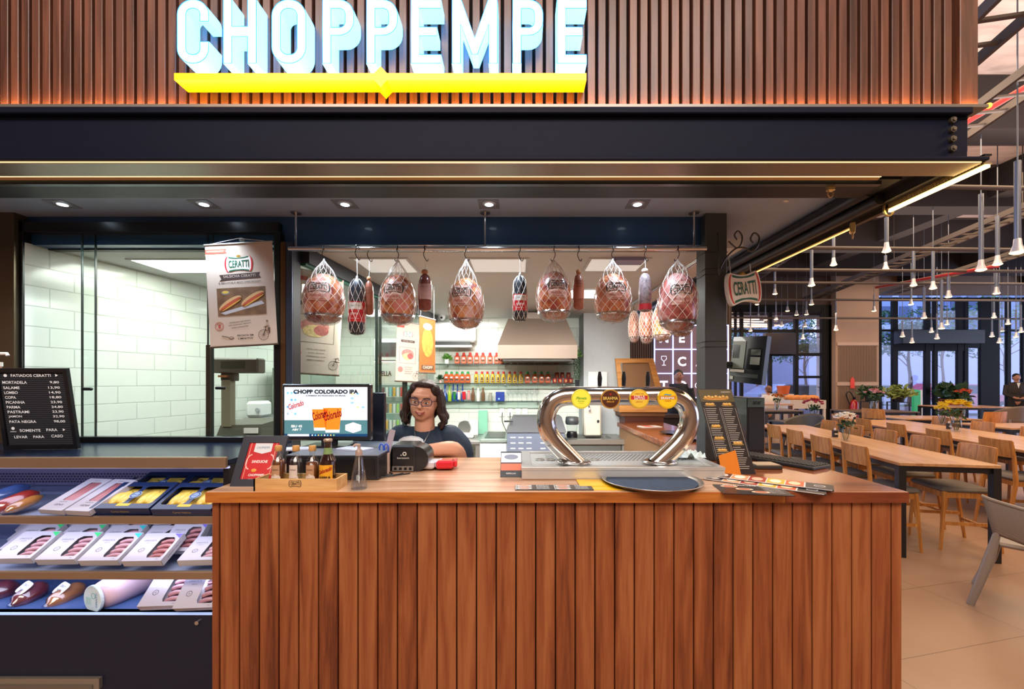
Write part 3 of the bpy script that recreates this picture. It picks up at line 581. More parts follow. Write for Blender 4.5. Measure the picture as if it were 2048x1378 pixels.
def flatpack(name, cover, inner, w_, h_, th, kind):
    t = bpy.data.objects.new(name, None); C.objects.link(t)
    g = G(); win = [rrect(-w_*0.24, 0.0, w_*0.40, h_*0.66, 0.012, 4), rrect(w_*0.24, 0.0, w_*0.40, h_*0.66, 0.012, 4)] if kind == 'ham' else [rrect(0.01, h_*0.08, w_*0.5, h_*0.58, 0.006, 2)]
    g.outline([rrect(0, 0, w_, h_, 0.003, 1)]+win, 0.0007, cover, T(0, 0, th)); g.box(-w_/2, -h_/2, 0, w_/2, -h_/2+0.001, th, cover); g.box(-w_/2, h_/2-0.001, 0, w_/2, h_/2, th, cover)
    g.box(-w_/2, -h_/2, 0, -w_/2+0.001, h_/2, th, cover); g.box(w_/2-0.001, -h_/2, 0, w_/2, h_/2, th, cover); g.box(-w_/2, -h_/2, 0, w_/2, h_/2, 0.001, cover)
    if kind == 'ham':
        g.outline([circ(0, 0, 0.021, 18)], 0.0004, M('#8fa6cf', 0.4), T(0, 0, th+0.001)); g.outline([circ(0, 0, 0.018, 18), circ(0, 0, 0.015, 18)], 0.0004, M('#24345c', 0.4), T(0, 0, th+0.0015)); g.outline([rrect(0, -h_*0.37, w_*0.22, h_*0.09, 0.003, 2)], 0.0003, M('#e5cf3f', 0.4), T(0, 0, th+0.001)); g.text('CERATTI', 0.006, M('#24345c', 0.4), T(0, 0, th+0.002)); g.text('Cortes Nobres', 0.008, M('#c9a86a', 0.4), T(0, -h_/2-0.0006, th/2) @ UP)
    else: g.text('VIENA', 0.011, DGREY, T(0, -h_*0.34, th+0.001)); g.text('SALSICHA', 0.006, PRN, T(0, -h_*0.25, th+0.001)); g.text('CERATTI', 0.006, PRN, T(0, h_*0.42, th+0.001))
    g.obj('carton', t); g = G(); g.box(-w_*0.46, -h_*0.42, 0.002, w_*0.46, h_*0.42, 0.005, WIN if kind != 'ham' else YCH)
    if kind == 'ham':
        for sx in (-1, 1):
            for k in range(3): g.ball((sx*w_*0.24+(k-1)*w_*0.09, (k % 2)*0.01-0.005, th*0.45), (w_*0.085, h_*0.24, th*0.48), inner, 10)
    else:
        for k in range(4): g.tube([(-w_*0.20+k*w_*0.135, -h_*0.28, th*0.6), (-w_*0.20+k*w_*0.135, h_*0.38, th*0.6)], 0.0075, inner, 8)
    m_ = g.obj('contents', t); m_['label'] = 'meat showing in the carton window'; return t
def tilt(px, py, sh_y, a, rz=0, lift=0.0):
    """front lower edge of a pack seen at the pixel, a = slope of the pack"""
    p = P(px, py, sh_y); return (p.x, p.y, p.z+lift)
GRN = M('#3fd07a', 0.4); YLW = M('#d9e24a', 0.4); CYN = M('#3cc8d0', 0.4); PUR = M('#7a6fe0', 0.4)
protos = {c: carton(m_, s_) for c, m_, s_ in (('g', GRN, PINK), ('y', YLW, PINK), ('c', CYN, PINK), ('p', PUR, SAUS), ('n', None, PINK))}
def put_pack(pr, px, py, d, rx, rz, label, cat='sausage pack', group=None, sc=1.0, hh=0.0825):
    zs = 0.975 if py < 1040 else (0.762 if py < 1145 else 0.596); d = (CH-zs)*F/(py-CY)
    p = P(px, py, d); o = dup(pr, (0, 0, 0), scale=sc); Mx = T(*p) @ R(rz, 'Z') @ R(rx, 'X') @ T(0, hh*sc, 0)
    o.location = Mx.translation; o.rotation_euler = Mx.to_euler(); tag(o, label, cat, group); return o
G2 = 'sausage cartons standing on the middle shelf'
mid = [(22, 1133, 'g', 'leftmost'), (110, 1135, 'g', 'second from the left'), (196, 1137, 'c', 'third from the left'), (283, 1138, 'p', 'fourth from the left')]
for px, py, c, w_ in mid:
    put_pack(protos[c], px, py, 1.69, 28, 2, f'white sausage carton in the front row of the middle shelf, {w_}', 'sausage pack', G2)
    for k in (1, 2, 3):
        put_pack(protos[c if k < 3 else ('y' if c == 'g' else c)], px+14*k, py-20*k, 1.69+0.055*k, 28, 2, f'white sausage carton, {w_}, in the {("second","third","fourth")[k-1]} layer of the middle shelf', 'sausage pack', G2)
put_pack(protos['n'], 392, 1136, 1.69, 22, 4, 'white sausage carton at the right end of the middle shelf by the wooden counter', 'sausage pack', G2, 0.95)
for k in range(5): put_pack(protos['p'], 352+k*13, 1114-k*8, 1.76+k*0.035, 40, 0, f'purple cornered sausage carton, {ORD[k]} of the file at the middle shelf right', 'sausage pack', G2, 0.95)
for k, px in enumerate((60, 130, 190)): put_pack(protos['yyg'[k]], px+10, 1068, 1.88, 38, 0, f'yellow or green cornered carton at the back of the middle shelf, {ORD[k]} from left', 'sausage pack', G2)
G3 = 'sausage cartons on the bottom shelf'
put_pack(protos['n'], 318, 1226, 1.70, 38, 4, 'white sausage carton beside the big mortadella roll on the bottom shelf', 'sausage pack', G3); put_pack(protos['n'], 390, 1228, 1.70, 46, 4, 'white sausage carton at the right end of the bottom shelf', 'sausage pack', G3)
put_pack(protos['c'], 362, 1195, 1.80, 38, 2, 'white sausage carton half hidden behind the two front ones on the bottom shelf', 'sausage pack', G3)
for o in protos.values(): clear(o)
vp = flatpack('vienna_pack', M('#bdbac8', 0.3, coat=0.3), SAUS, 0.112, 0.20, 0.022, 'viena'); hp = flatpack('sliced_ham_pack', NAVYP, YCH, 0.235, 0.165, 0.03, 'ham')
put_pack(vp, 105, 1029, 1.69, 24, -8, 'white pack of vienna sausages on the top shelf, left of its twin', 'sausage pack', 'vienna packs', 1, 0.10); put_pack(vp, 158, 1031, 1.70, 24, -8, 'white pack of vienna sausages on the top shelf, next to the navy cartons', 'sausage pack', 'vienna packs', 1, 0.10)
put_pack(vp, 258, 985, 1.84, 20, -8, 'white pack of vienna sausages lying behind the navy cartons', 'sausage pack', 'vienna packs', 1, 0.10)
for px, py, d, lb in ((243, 1029, 1.69, 'navy carton of pale yellow meat at the left front of the top shelf'), (366, 1031, 1.69, 'navy carton of pale yellow meat at the right front of the top shelf'), (300, 1000, 1.80, 'navy carton lying behind the left front navy carton'), (392, 1000, 1.80, 'navy carton lying behind the right front navy carton'), (300, 982, 1.90, 'navy carton at the very back of the top shelf')):
    put_pack(hp, px, py, d, 24, 0, lb, 'meat pack', 'navy cartons', 1, 0.0825)
clear(vp); clear(hp)
def roll(px0, py0, d0, px1, py1, d1, r, mat, label, cat='sausage', name='smoked_sausage', wrap=True, ends=None):
    a = P(px0, py0, d0); b_ = P(px1, py1, d1); t = thing(name, label, cat, a); v = b_-a; L_ = v.length; u = v.normalized()
    prof = [0.25, 0.75, 0.95, 1, 1, 1, 1, 0.95, 0.7, 0.2]; g = G(); g.tube([u*(L_*k/9) for k in range(10)], [r*q for q in prof], mat, 16); g.obj('meat', t)
    if wrap: g = G(); g.tube([u*(L_*k/9) for k in range(-1, 11)], [r*0.3]+[r*(q+0.06) for q in prof]+[r*0.3], PLAST, 14, caps=False); g.obj('plastic_wrap', t)
    return t
REDS = M('#b5382c', 0.28, coat=0.6, noise=0.12, nscale=30); CUT = M('#c1603a', 0.4, coat=0.4)
roll(-20, 1025, 1.70, 78, 985, 1.84, 0.032, REDS, 'fat red smoked sausage in clear plastic at the left of the top shelf')
roll(-40, 1005, 1.78, 60, 972, 1.92, 0.028, M('#5a76b8', 0.3, coat=0.5, noise=0.2), 'blue printed meat roll behind the red smoked sausage')
roll(10, 1024, 1.70, 85, 992, 1.82, 0.020, M('#c9823e', 0.3, coat=0.6, noise=0.2), 'small orange brown sausage in a printed wrapper right of the red smoked sausage')
roll(-60, 1200, 1.74, 40, 1172, 1.86, 0.045, MEATD, 'dark vacuum packed meat at the left edge of the bottom shelf', 'meat')
for (a_, b_, c_, lb) in (((25, 1210, 1.72), (95, 1168, 1.84), MEATD, 'vacuum packed dark meat piece with white label left on the bottom shelf'), ((95, 1212, 1.72), (170, 1170, 1.86), M('#b9743f', 0.3, coat=0.6, noise=0.2), 'vacuum packed light brown meat next to the mortadella roll')):
    t = roll(*a_, *b_, 0.036, c_, lb, 'meat', 'vacuum_packed_meat'); v = (P(*b_)-P(*a_)); Mx = Matrix.Translation(v*0.55+Vector((-0.008, -0.022, 0.034))) @ R(-28, 'Z') @ R(38, 'X'); g = G(); g.outline([rrect(0, 0, 0.075, 0.05, 0.015, 4)], 0.001, WHITE, Mx); g.text('CERATTI', 0.009, PRN, Mx @ T(0, 0.008, 0.002)); g.text('PRESUNTO', 0.006, PRN, Mx @ T(0, -0.008, 0.002)); g.obj('label_sticker', t)
mr = thing('mortadella_roll', 'big pale pink mortadella roll with a blue and white printed end label', 'mortadella', P(206, 1190, 1.73), 0)
u = Vector((0.30, 0.93, 0.05)).normalized(); g = G(); pr_ = [(-0.02, 0.6), (-0.008, 0.86), (0.02, 0.98), (0.08, 1), (0.15, 1), (0.19, 0.93), (0.215, 0.7), (0.222, 0.3)]; g.tube([u*a for a, q in pr_], [0.062*q for a, q in pr_], M('#d5b3bd', 0.4, coat=0.3), 26); g.obj('meat', mr)
g = G(); Mq = Matrix.Translation(u*-0.023+Vector((-0.002, -0.006, 0.0))) @ Matrix.Rotation(math.atan2(u.y, u.x)-PI/2, 4, 'Z') @ UP
g.outline([circ(0, 0, 0.052, 26)], 0.004, M('#d8ecf2', 0.4), Mq, 0.002); g.text('CERATTI', 0.009, M('#3d5ea8', 0.4), Mq @ T(0.028, 0, 0.0075) @ R(90, 'Z'), w=0.055); g.outline([circ(0.008, 0.015, 0.012, 16), circ(0.008, 0.015, 0.0105, 16)], 0.0004, M('#4fb0bb', 0.4), Mq @ T(0, 0, 0.0065)); g.outline([rrect(-0.022, -0.008, 0.03, 0.026, 0.001, 1)], 0.0003, M('#6cc4cc', 0.4), Mq @ T(0, 0, 0.0065))
for k in range(6): g.box(-0.034+k*0.005, -0.02, 0.007, -0.0325+k*0.005, 0.004, 0.0075, WHITE, Mq)
g.obj('end_label', mr)
# ============================================================ ON THE DISPLAY CASE
TOPZ = 1.19
lb_ = thing('letter_board', 'black felt letter board with white price letters leaning on the display case', 'letter board', (X(82, 1.93), 1.93, TOPZ), 4)
LBW, LBH = 0.305, 0.372
Ml = R(9, 'X') @ T(0, 0, 0); g = G(Ml @ R(0, 'Z') @ T(0, 0.012, LBH/2) @ UP)
shp = [(-LBW/2-0.008, -LBH/2), (LBW/2, -LBH/2), (LBW/2+0.004, LBH/2), (-LBW/2+0.008, LBH/2)]
g.outline([shp, [(-LBW/2+0.008, -LBH/2+0.018), (LBW/2-0.016, -LBH/2+0.018), (LBW/2-0.014, LBH/2-0.018), (-LBW/2+0.022, LBH/2-0.018)]], 0.008, M('#15161b', 0.35, coat=0.3)); g.obj('frame', lb_)
g = G(Ml @ T(0, 0.014, LBH/2) @ UP); g.box(-LBW/2+0.004, -LBH/2+0.01, -0.004, LBW/2-0.01, LBH/2-0.01, 0.0, M('#22242b', 0.9))
for k in range(38): g.box(-LBW/2+0.012, -LBH/2+0.022+k*0.0088, 0, LBW/2-0.018, -LBH/2+0.0275+k*0.0088, 0.002, M('#30323a', 0.9))
felt_ = g.obj('felt', lb_)
g = G(Ml @ T(0, 0.010, LBH/2) @ UP); LW = M('#f2f4f8', 0.5, emit=0.15)
rows = [('FATIADOS CERATTI', '', 0.153), ('MORTADELA', '9,80', 0.122), ('SALAME', '13,90', 0.098), ('LOMBO', '14,90', 0.076), ('COPA', '18,80', 0.054), ('PICANHA', '23,90', 0.032), ('PARMA', '24,80', 0.010), ('PASTRAMI', '23,90', -0.012), ('JAMON', '32,90', -0.034), ('PATA NEGRA', '98,00', -0.057)]
for a, b_, yy in rows:
    wd = len(a)*0.0112
    if not b_: g.text(a, 0.0125, LW, T(0, yy, 0), w=0.165, off=0.012); g.outline([circ(-0.105, yy, 0.007, 12)], 0.0004, LW); g.outline([circ(0.105, yy+0.001, 0.007, 3)], 0.0004, LW)
    else: g.text(a, 0.0125, LW, T(-0.122+wd/2, yy, 0), w=wd, off=0.012); g.text(b_, 0.0125, LW, T(0.112-len(b_)*0.0048, yy, 0), w=len(b_)*0.0096, off=0.012)
for a, x0, yy, wd in (('SOMENTE', -0.042, -0.098, 0.088), ('PARA', 0.050, -0.096, 0.046), ('LEVAR', -0.085, -0.128, 0.056), ('PARA', -0.01, -0.128, 0.046), ('CASO', 0.068, -0.125, 0.05)): g.text(a, 0.0125, LW, T(x0, yy, 0), w=wd, off=0.012)
g.outline([circ(-0.112, -0.088, 0.007, 12)], 0.0004, LW); g.box(-0.125, -0.104, 0, -0.10, -0.102, 0.0005, LW); g.outline([circ(0.10, -0.096, 0.0065, 3)], 0.0004, LW); g.obj('price_letters', felt_)
sb = thing('soap_bottle', 'orange soap bottle with a white pump cut off by the left edge of the photo', 'soap bottle', P(-4, 788, 2.0)); g = G(); ORG = M('#c25a32', 0.15, coat=0.8, trans=0.35)
g.lathe([(0.02, 0), (0.045, 0.004), (0.05, 0.03), (0.048, 0.07), (0.03, 0.105), (0.014, 0.118), (0.013, 0.13)], ORG, 22); g.obj('bottle', sb); g = G(); g.cyl((0, 0, 0.13), (0, 0, 0.15), 0.016, WHITE, 14); g.cyl((0, 0, 0.15), (0, 0, 0.19), 0.005, WHITE, 8); g.tube([(-0.02, 0, 0.19), (0.042, 0, 0.19), (0.046, 0, 0.18)], 0.007, WHITE, 8); g.obj('pump', sb)
tag(G().box(-0.06, -0.03, -0.02, 0.06, 0.05, 0, M('#5a5044', 0.4, 0.5)).box(-0.055, 0.05, -0.04, 0.055, 0.16, 0, M('#5a5044', 0.4, 0.5)).obj('wall_shelf', loc=P(-4, 788, 2.0)), 'small metal bracket shelf carrying the orange soap bottle', 'bracket')
# ============================================================ HANGING BANNERS
KHAKI = M('#cdbcaf', 0.75, noise=0.03, nscale=6)
def drawing_bike(g, Mx, s):
    B = M('#4a3c34', 0.7)
    g.outline([circ(0, 0, s, 26), circ(0, 0, s*0.93, 26)], 0.0002, B, Mx)
    for k in range(6): a = PI*k/6; g.outline([[(math.cos(a)*s+0.0006*math.sin(a), math.sin(a)*s-0.0006*math.cos(a)), (-math.cos(a)*s+0.0006*math.sin(a), -math.sin(a)*s-0.0006*math.cos(a)), (-math.cos(a)*s-0.0006*math.sin(a), -math.sin(a)*s+0.0006*math.cos(a)), (math.cos(a)*s-0.0006*math.sin(a), math.sin(a)*s+0.0006*math.cos(a))]], 0.0001, M('#8a7a70', 0.7), Mx)
    for pts, r in (([(0, 0), (s*0.55, s*1.5)], 0.05), ([(s*0.35, s*1.0), (s*1.25, s*0.75)], 0.05), ([(s*0.1, s*1.5), (s*0.75, s*1.6)], 0.045), ([(s*0.45, s*1.45), (s*0.95, s*1.75), (s*1.2, s*1.2)], 0.05)):
        g.tube([(*p, 0.0003) for p in pts], r*s, B, 4, Mx)
def rider(g, Mx, s):
    B = M('#5d4a3e', 0.7); g.outline([circ(s*0.9, s*2.75, s*0.2, 10)], 0.0003, M('#9a7e68', 0.7), Mx); g.outline([[(s*0.65, s*2.85), (s*1.15, s*2.85), (s*1.0, s*3.05), (s*0.75, s*3.02)]], 0.0004, B, Mx)
    g.outline([[(s*0.75, s*2.5), (s*1.15, s*2.5), (s*1.45, s*1.6), (s*1.3, s*1.1), (s*0.95, s*1.4), (s*0.8, s*1.9), (s*0.45, s*1.6), (s*0.4, s*1.75)]], 0.0002, M('#b3a091', 0.7), Mx); g.outline([[(s*0.95, s*1.35), (s*1.45, s*1.5), (s*1.4, s*0.4), (s*1.15, s*0.1), (s*1.1, s*0.9)]], 0.0003, B, Mx)
def banner(px, py, d, w_, h_, rz, label, kind, tip=0.0, cord=True):
    """hanging roll banner, (px, py) = middle of its upper bar"""
    t = thing('hanging_banner', label, 'banner', P(px, py, d), rz); t.rotation_euler[1] = math.radians(tip)
    D = G(UP)
    g = G(); g.box(-w_/2, -0.001, -h_, w_/2, 0.001, 0, KHAKI if kind != 'gold' else M('#8f5220', 0.6, noise=0.2, nscale=9)); g.obj('cloth', t)
    g = G(); g.cyl((-w_/2-0.003, 0, 0), (w_/2+0.003, 0, 0), 0.0055, M('#b9b4ae', 0.4, 0.4), 10); g.cyl((-w_/2-0.003, 0, -h_), (w_/2+0.003, 0, -h_), 0.0055, M('#5a4636', 0.45), 10); g.obj('rod', t)
    if cord:
        g = G(); g.tube([(-w_*0.42, 0, 0.004), (0, 0.0, 0.026), (w_*0.42, 0, 0.004)], 0.0011, WHITE, 5); g.obj('cord', t); g = G(); g.ball((0, 0.028, 0.028), (0.012, 0.018, 0.012), M('#9fb8d0', 0.1, coat=0.8), 10); g.obj('suction_cup', t)
    if not cord:
        g = G(); [g.tube([(s_*w_*0.42, 0, 0.004), (s_*w_*0.42, 0, 2.209-t.location.z)], 0.001, WHITE, 4) for s_ in (-1, 1)]; g.obj('cord', t)
    Mf = T(0, -0.0016, 0) @ UP; g = G(Mf); cx = lambda u: (u-0.5)*w_; cy = lambda v: -v*h_
    if kind == 'salsicha':
        g.outline([[(cx(0.0), cy(0.045)), (cx(0.32), cy(0.045)), (cx(0.30), cy(0.065)), (cx(0.32), cy(0.09)), (cx(0.0), cy(0.09))][::-1]], 0.0003, M('#c2503e', 0.6)); g.text('REFRIGERADO', 0.007, KHAKI, T(cx(0.15), cy(0.067), 0.001), w=w_*0.26)
        ceratti(g, w_*0.42, T(cx(0.49), cy(0.20), 0.0004), board=True); g.outline([circ(cx(0.49), cy(0.125), 0.012, 8, 0.007)], 0.0006, GOLD)
        g.outline([[(cx(0.19), cy(0.36)), (cx(0.22), cy(0.34)), (cx(0.19), cy(0.30)), (cx(0.80), cy(0.29)), (cx(0.78), cy(0.315)), (cx(0.81), cy(0.345)), (cx(0.70), cy(0.345)), (cx(0.30), cy(0.355))]], 0.0003, M('#453330', 0.6)); g.text('SALSICHA CERATTI', 0.013, KHAKI, T(cx(0.49), cy(0.318), 0.001), w=w_*0.48); g.text('A MELHOR E MAIS SABOROSA*', 0.008, M('#453330', 0.6), T(cx(0.49), cy(0.378), 0.001), w=w_*0.64, off=0.01)
        g.box(cx(0.14), cy(0.70), 0, cx(0.86), cy(0.43), 0.0006, M('#7a5b42', 0.6, noise=0.3, nscale=25)); g.outline([circ(cx(0.27), cy(0.475), 0.021, 16, 0.010)], 0.0007, M('#8b8f96', 0.5)); g.outline([circ(cx(0.27), cy(0.47), 0.016, 16, 0.007)], 0.0009, YCH)
        g.outline([[(cx(0.18), cy(0.67)), (cx(0.80), cy(0.57)), (cx(0.84), cy(0.60)), (cx(0.25), cy(0.69))]], 0.0008, M('#c4c6cf', 0.4))
        for (a, b_, dx) in ((0.17, 0.50, 0.0), (0.50, 0.84, -0.035)):
            p0 = (cx(a), cy(0.645+dx)); p1 = (cx(b_), cy(0.52+dx)); v = Vector((p1[0]-p0[0], p1[1]-p0[1])); an = math.atan2(v.y, v.x); cm = ((p0[0]+p1[0])/2, (p0[1]+p1[1])/2)
            for (ww, hh, oy, mt, zz) in ((v.length*1.0, 0.040, 0.002, M('#d8b27e', 0.6), 0.0010), (v.length*0.98, 0.022, -0.006, M('#8e5526', 0.6), 0.0013), (v.length*0.94, 0.015, 0.0, M('#c95f48', 0.4), 0.0016), (v.length*0.9, 0.007, -0.011, M('#e0b055', 0.5), 0.0018)): g.outline([circ(0, 0, ww/2, 18, hh/2)], 0.0002, mt, T(cm[0], cm[1], zz) @ Matrix.Rotation(an, 4, 'Z') @ T(0, oy, 0))
        g.outline([circ(cx(0.15), cy(0.80), 0.022, 22), circ(cx(0.15), cy(0.80), 0.020, 22)], 0.0003, M('#b8544c', 0.6)); g.outline([circ(cx(0.15), cy(0.80), 0.015, 18), circ(cx(0.15), cy(0.80), 0.0142, 18)], 0.0003, M('#b8544c', 0.6)); g.outline([[(cx(0.15)-0.004, cy(0.80)-0.010), (cx(0.15)+0.005, cy(0.80)-0.010), (cx(0.15)+0.007, cy(0.80)+0.008), (cx(0.15)-0.006, cy(0.80)+0.010)]], 0.0003, M('#b8544c', 0.6))
        for k, s_ in enumerate(('TEMPERADA DEFUMADA', 'SEM GORDURA, PRONTA', 'PARA CONSUMIR')): g.text(s_, 0.0065, M('#5a463c', 0.6), T(cx(0.46), cy(0.765+k*0.026), 0.001) @ R(5, 'Z'), w=w_*(0.32, 0.34, 0.25)[k])
        g.text('PRONTA EM', 0.009, M('#3d2f29', 0.6), T(cx(0.53), cy(0.90), 0.001), w=w_*0.24, off=0.012); g.text('5 MINUTOS', 0.009, M('#3d2f29', 0.6), T(cx(0.53), cy(0.93), 0.001), w=w_*0.22, off=0.012); g.outline([circ(cx(0.32), cy(0.92), 0.013, 14, 0.007), circ(cx(0.32), cy(0.918), 0.011, 14, 0.004)], 0.0003, M('#3d2f29', 0.6)); g.tube([(cx(0.28), cy(0.91), 0.0005), (cx(0.18), cy(0.895), 0.0005)], 0.0012, M('#3d2f29', 0.6), 4)
        drawing_bike(g, T(cx(0.80), cy(0.905), 0.0004), 0.026); rider(g, T(cx(0.80), cy(0.905), 0.0006), 0.024)
    elif kind == 'mort':
        g.outline([[(cx(0.0), cy(0.06)), (cx(0.32), cy(0.06)), (cx(0.32), cy(0.10)), (cx(0.0), cy(0.10))][::-1]], 0.0003, M('#c2503e', 0.6)); ceratti(g, w_*0.42, T(cx(0.49), cy(0.20), 0.0004)); g.box(cx(0.2), cy(0.34), 0, cx(0.8), cy(0.30), 0.0005, M('#453330', 0.6)); g.text('MORTADELA CERATTI', 0.011, KHAKI, T(cx(0.5), cy(0.32), 0.001), w=w_*0.48)
        g.outline([rrect(cx(0.5), cy(0.56), w_*0.74, h_*0.27, 0.002, 1), rrect(cx(0.5), cy(0.56), w_*0.72, h_*0.262, 0.002, 1)], 0.0003, M('#5a463c', 0.6)); g.outline([circ(cx(0.5), cy(0.53), w_*0.27, 18, h_*0.075)], 0.0006, M('#c9867e', 0.5, noise=0.3, nscale=60)); g.outline([circ(cx(0.5), cy(0.58), w_*0.22, 18, h_*0.06)], 0.0009, M('#dcc08a', 0.5, noise=0.3, nscale=60)); g.outline([circ(cx(0.62), cy(0.57), w_*0.14, 18, h_*0.05)], 0.0012, M('#b0605c', 0.5, noise=0.3, nscale=60))
        g.outline([circ(cx(0.2), cy(0.80), 0.024, 20)], 0.0003, M('#c97a70', 0.6))
        for k, ww in enumerate((0.34, 0.30, 0.36, 0.32)): g.text(('FEITA COM CARNE', 'SUINA, BOVINA', 'TEMPERADA COM', 'ESPECIARIAS')[k], 0.009, M('#5a463c', 0.6), T(cx(0.55), cy(0.76+k*0.035), 0.001), w=w_*ww)
        drawing_bike(g, T(cx(0.88), cy(0.905), 0.0004), 0.028)
    elif kind == 'gold':
        g.outline([circ(cx(0.5), cy(0.45), w_*0.36, 18, h_*0.26)], 0.0005, M('#c07a34', 0.5, noise=0.3, nscale=30)); g.outline([circ(cx(0.5), cy(0.16), w_*0.28, 16, h_*0.06)], 0.0006, WHITE); g.box(cx(0.1), cy(0.95), 0, cx(0.9), cy(0.86), 0.0004, M('#5a3d24', 0.6)); g.text('CHOPP', 0.02, KHAKI, T(cx(0.5), cy(0.9), 0.001), w=w_*0.6)
    g.obj('print', t); return t
banner(477, 487, 2.128, 0.336, 0.512, 0, 'pinkish beige sausage banner hanging in front of the sliding window', 'salsicha', -3.2)
banner(636, 545, 2.55, 0.30, 0.61, 38, 'tall beige banner with ham picture hanging behind the leftmost netted ham', 'mort', 3.0, False)
banner(817, 645, 3.6, 0.22, 0.50, 48, 'faint beige banner behind the glass partition beside the fridge', 'mort', 2.0, False)
banner(855, 636, 3.10, 0.20, 0.40, 68, 'narrow golden beer poster hanging edgewise beside the kitchen shelves', 'gold', 0, False)
# ============================================================ NETTED HAMS ON THE RAIL
rl = thing('meat_rail', 'polished steel tube rail under the header from which the hams hang', 'rail', (0.0, 2.14, 2.168))
g = G(); g.tube([(X(578, 2.14), 0, 0), (X(1412, 2.14), 0, 0)], 0.0125, CHROME, 16); g.obj('tube', rl)
for px in (592, 970, 1388):
    g = G(); g.cyl((X(px, 2.14), 0, 0.01), (X(px, 2.14), 0, 0.183), 0.0055, CHROME, 10); g.lathe([(0.026, 0.178), (0.024, 0.184)], STEEL, 18, T(X(px, 2.14), 0, 0)); g.obj('rail_bracket', rl)
rl2 = thing('meat_rail', 'second steel tube rail running back along the right side of the opening', 'rail', (0.985, 2.27, 2.168))
g = G(); g.tube([(0, 0, 0), (-0.005, 1.6, 0)], 0.0125, CHROME, 14); g.obj('tube', rl2)
g = G(); g.cyl((0, 1.5, 0), (0, 1.5, 0.044), 0.0055, CHROME, 8); g.obj('rail_bracket', rl2)
NET = M('#f2efe9', 0.7); HOOKM = M('#3b3a3c', 0.3, 0.9); CLR = glass('clear_film', (0.97, 0.96, 0.97), 0.20, 0.16)
def ham_mat(i, a, b_, c):
    m, nt, bs = new_mat('cured_meat'); N = nt.nodes.new; L = nt.links.new
    tc = N('ShaderNodeTexCoord'); ad = N('ShaderNodeVectorMath'); ad.inputs[1].default_value = (i*3.1, i*1.7, i*0.9); n = N('ShaderNodeTexNoise'); n.inputs['Scale'].default_value = 9; n.inputs['Detail'].default_value = 3; n.inputs['Distortion'].default_value = 1.5
    L(tc.outputs['Object'], ad.inputs[0]); L(ad.outputs[0], n.inputs['Vector']); r = N('ShaderNodeValToRGB'); r.color_ramp.elements.new(0.5)
    for e, (p_, c_) in zip(r.color_ramp.elements, ((0.36, a), (0.5, b_), (0.62, c))): e.position = p_; e.color = (*lin(c_), 1)
    L(n.outputs['Fac'], r.inputs['Fac']); L(r.outputs['Color'], bs.inputs['Base Color']); bs.inputs['Roughness'].default_value = 0.3; bs.inputs['Coat Weight'].default_value = 0.7; bs.inputs['Coat Roughness'].default_value = 0.18
    n2 = N('ShaderNodeTexNoise'); n2.inputs['Scale'].default_value = 26; bp = N('ShaderNodeBump'); bp.inputs['Strength'].default_value = 0.5; bp.inputs['Distance'].default_value = 0.008
    L(ad.outputs[0], n2.inputs['Vector']); L(n2.outputs['Fac'], bp.inputs['Height']); L(bp.outputs[0], bs.inputs['Normal']); return m
def interp(prof, z):
    for (r0, z0), (r1, z1) in zip(prof, prof[1:]):
        if z0 <= z <= z1: t = (z-z0)/max(z1-z0, 1e-6); t = t*t*(3-2*t) if False else t; return r0+(r1-r0)*t
    return prof[-1][0] if z > prof[-1][1] else prof[0][0]
def hook(x, y, z, label, n, ln=0.055, flip=1, grp='meat hooks on the front rail'):
    """S shaped hook over the rail, its foot ln below the tube"""
    t = thing('meat_hook', label, 'hook', (x, y, z), 0, grp); g = G(); r = 0.0155; f = flip
    pts = [(0, r*math.cos(a), r*math.sin(a)) for a in [math.radians(q) for q in (-20, 20, 60, 100, 140, 180)]]
    pts += [(0.002*f, -r, -0.012), (-0.006*f, -0.008, -ln*0.55), (0.004*f, 0, -ln), (0.013*f, 0, -ln-0.007), (0.016*f, 0, -ln+0.004)]
    g.tube(smoothpath(pts, 3), 0.0021, HOOKM, 7); g.obj('hook_body', t); t['parts'] = 1; return t
def net(g, prof, nst, turns, r, mat, z0, z1, seg=26, lift=0.0018):
    for dr in (1, -1):
        for k in range(nst):
            a0 = 2*PI*k/nst; pts = []
            for i in range(seg+1):
                t = i/seg; z = z0+(z1-z0)*t; rr = interp(prof, z)+lift; a = a0+dr*turns*2*PI*t; pts.append((rr*math.cos(a), rr*math.sin(a), z))
            g.tube(pts, r, mat, 3, caps=False, smooth=False)
hams = [(648, 548, 647, 37.5, 'leftmost on the rail', 1.0), (796, 550, 648, 35, 'second from the left on the rail', 1.0), (932, 556, 657, 34.5, 'third from the left on the rail', 1.0),
        (1108, 543, 640, 34.5, 'above the steel extractor hood', 1.0), (1225, 548, 643, 35, 'fifth from the left on the rail', 1.0), (1355, 546, 662, 37, 'rightmost on the rail beside the post', 1.0)]
HY = 2.14
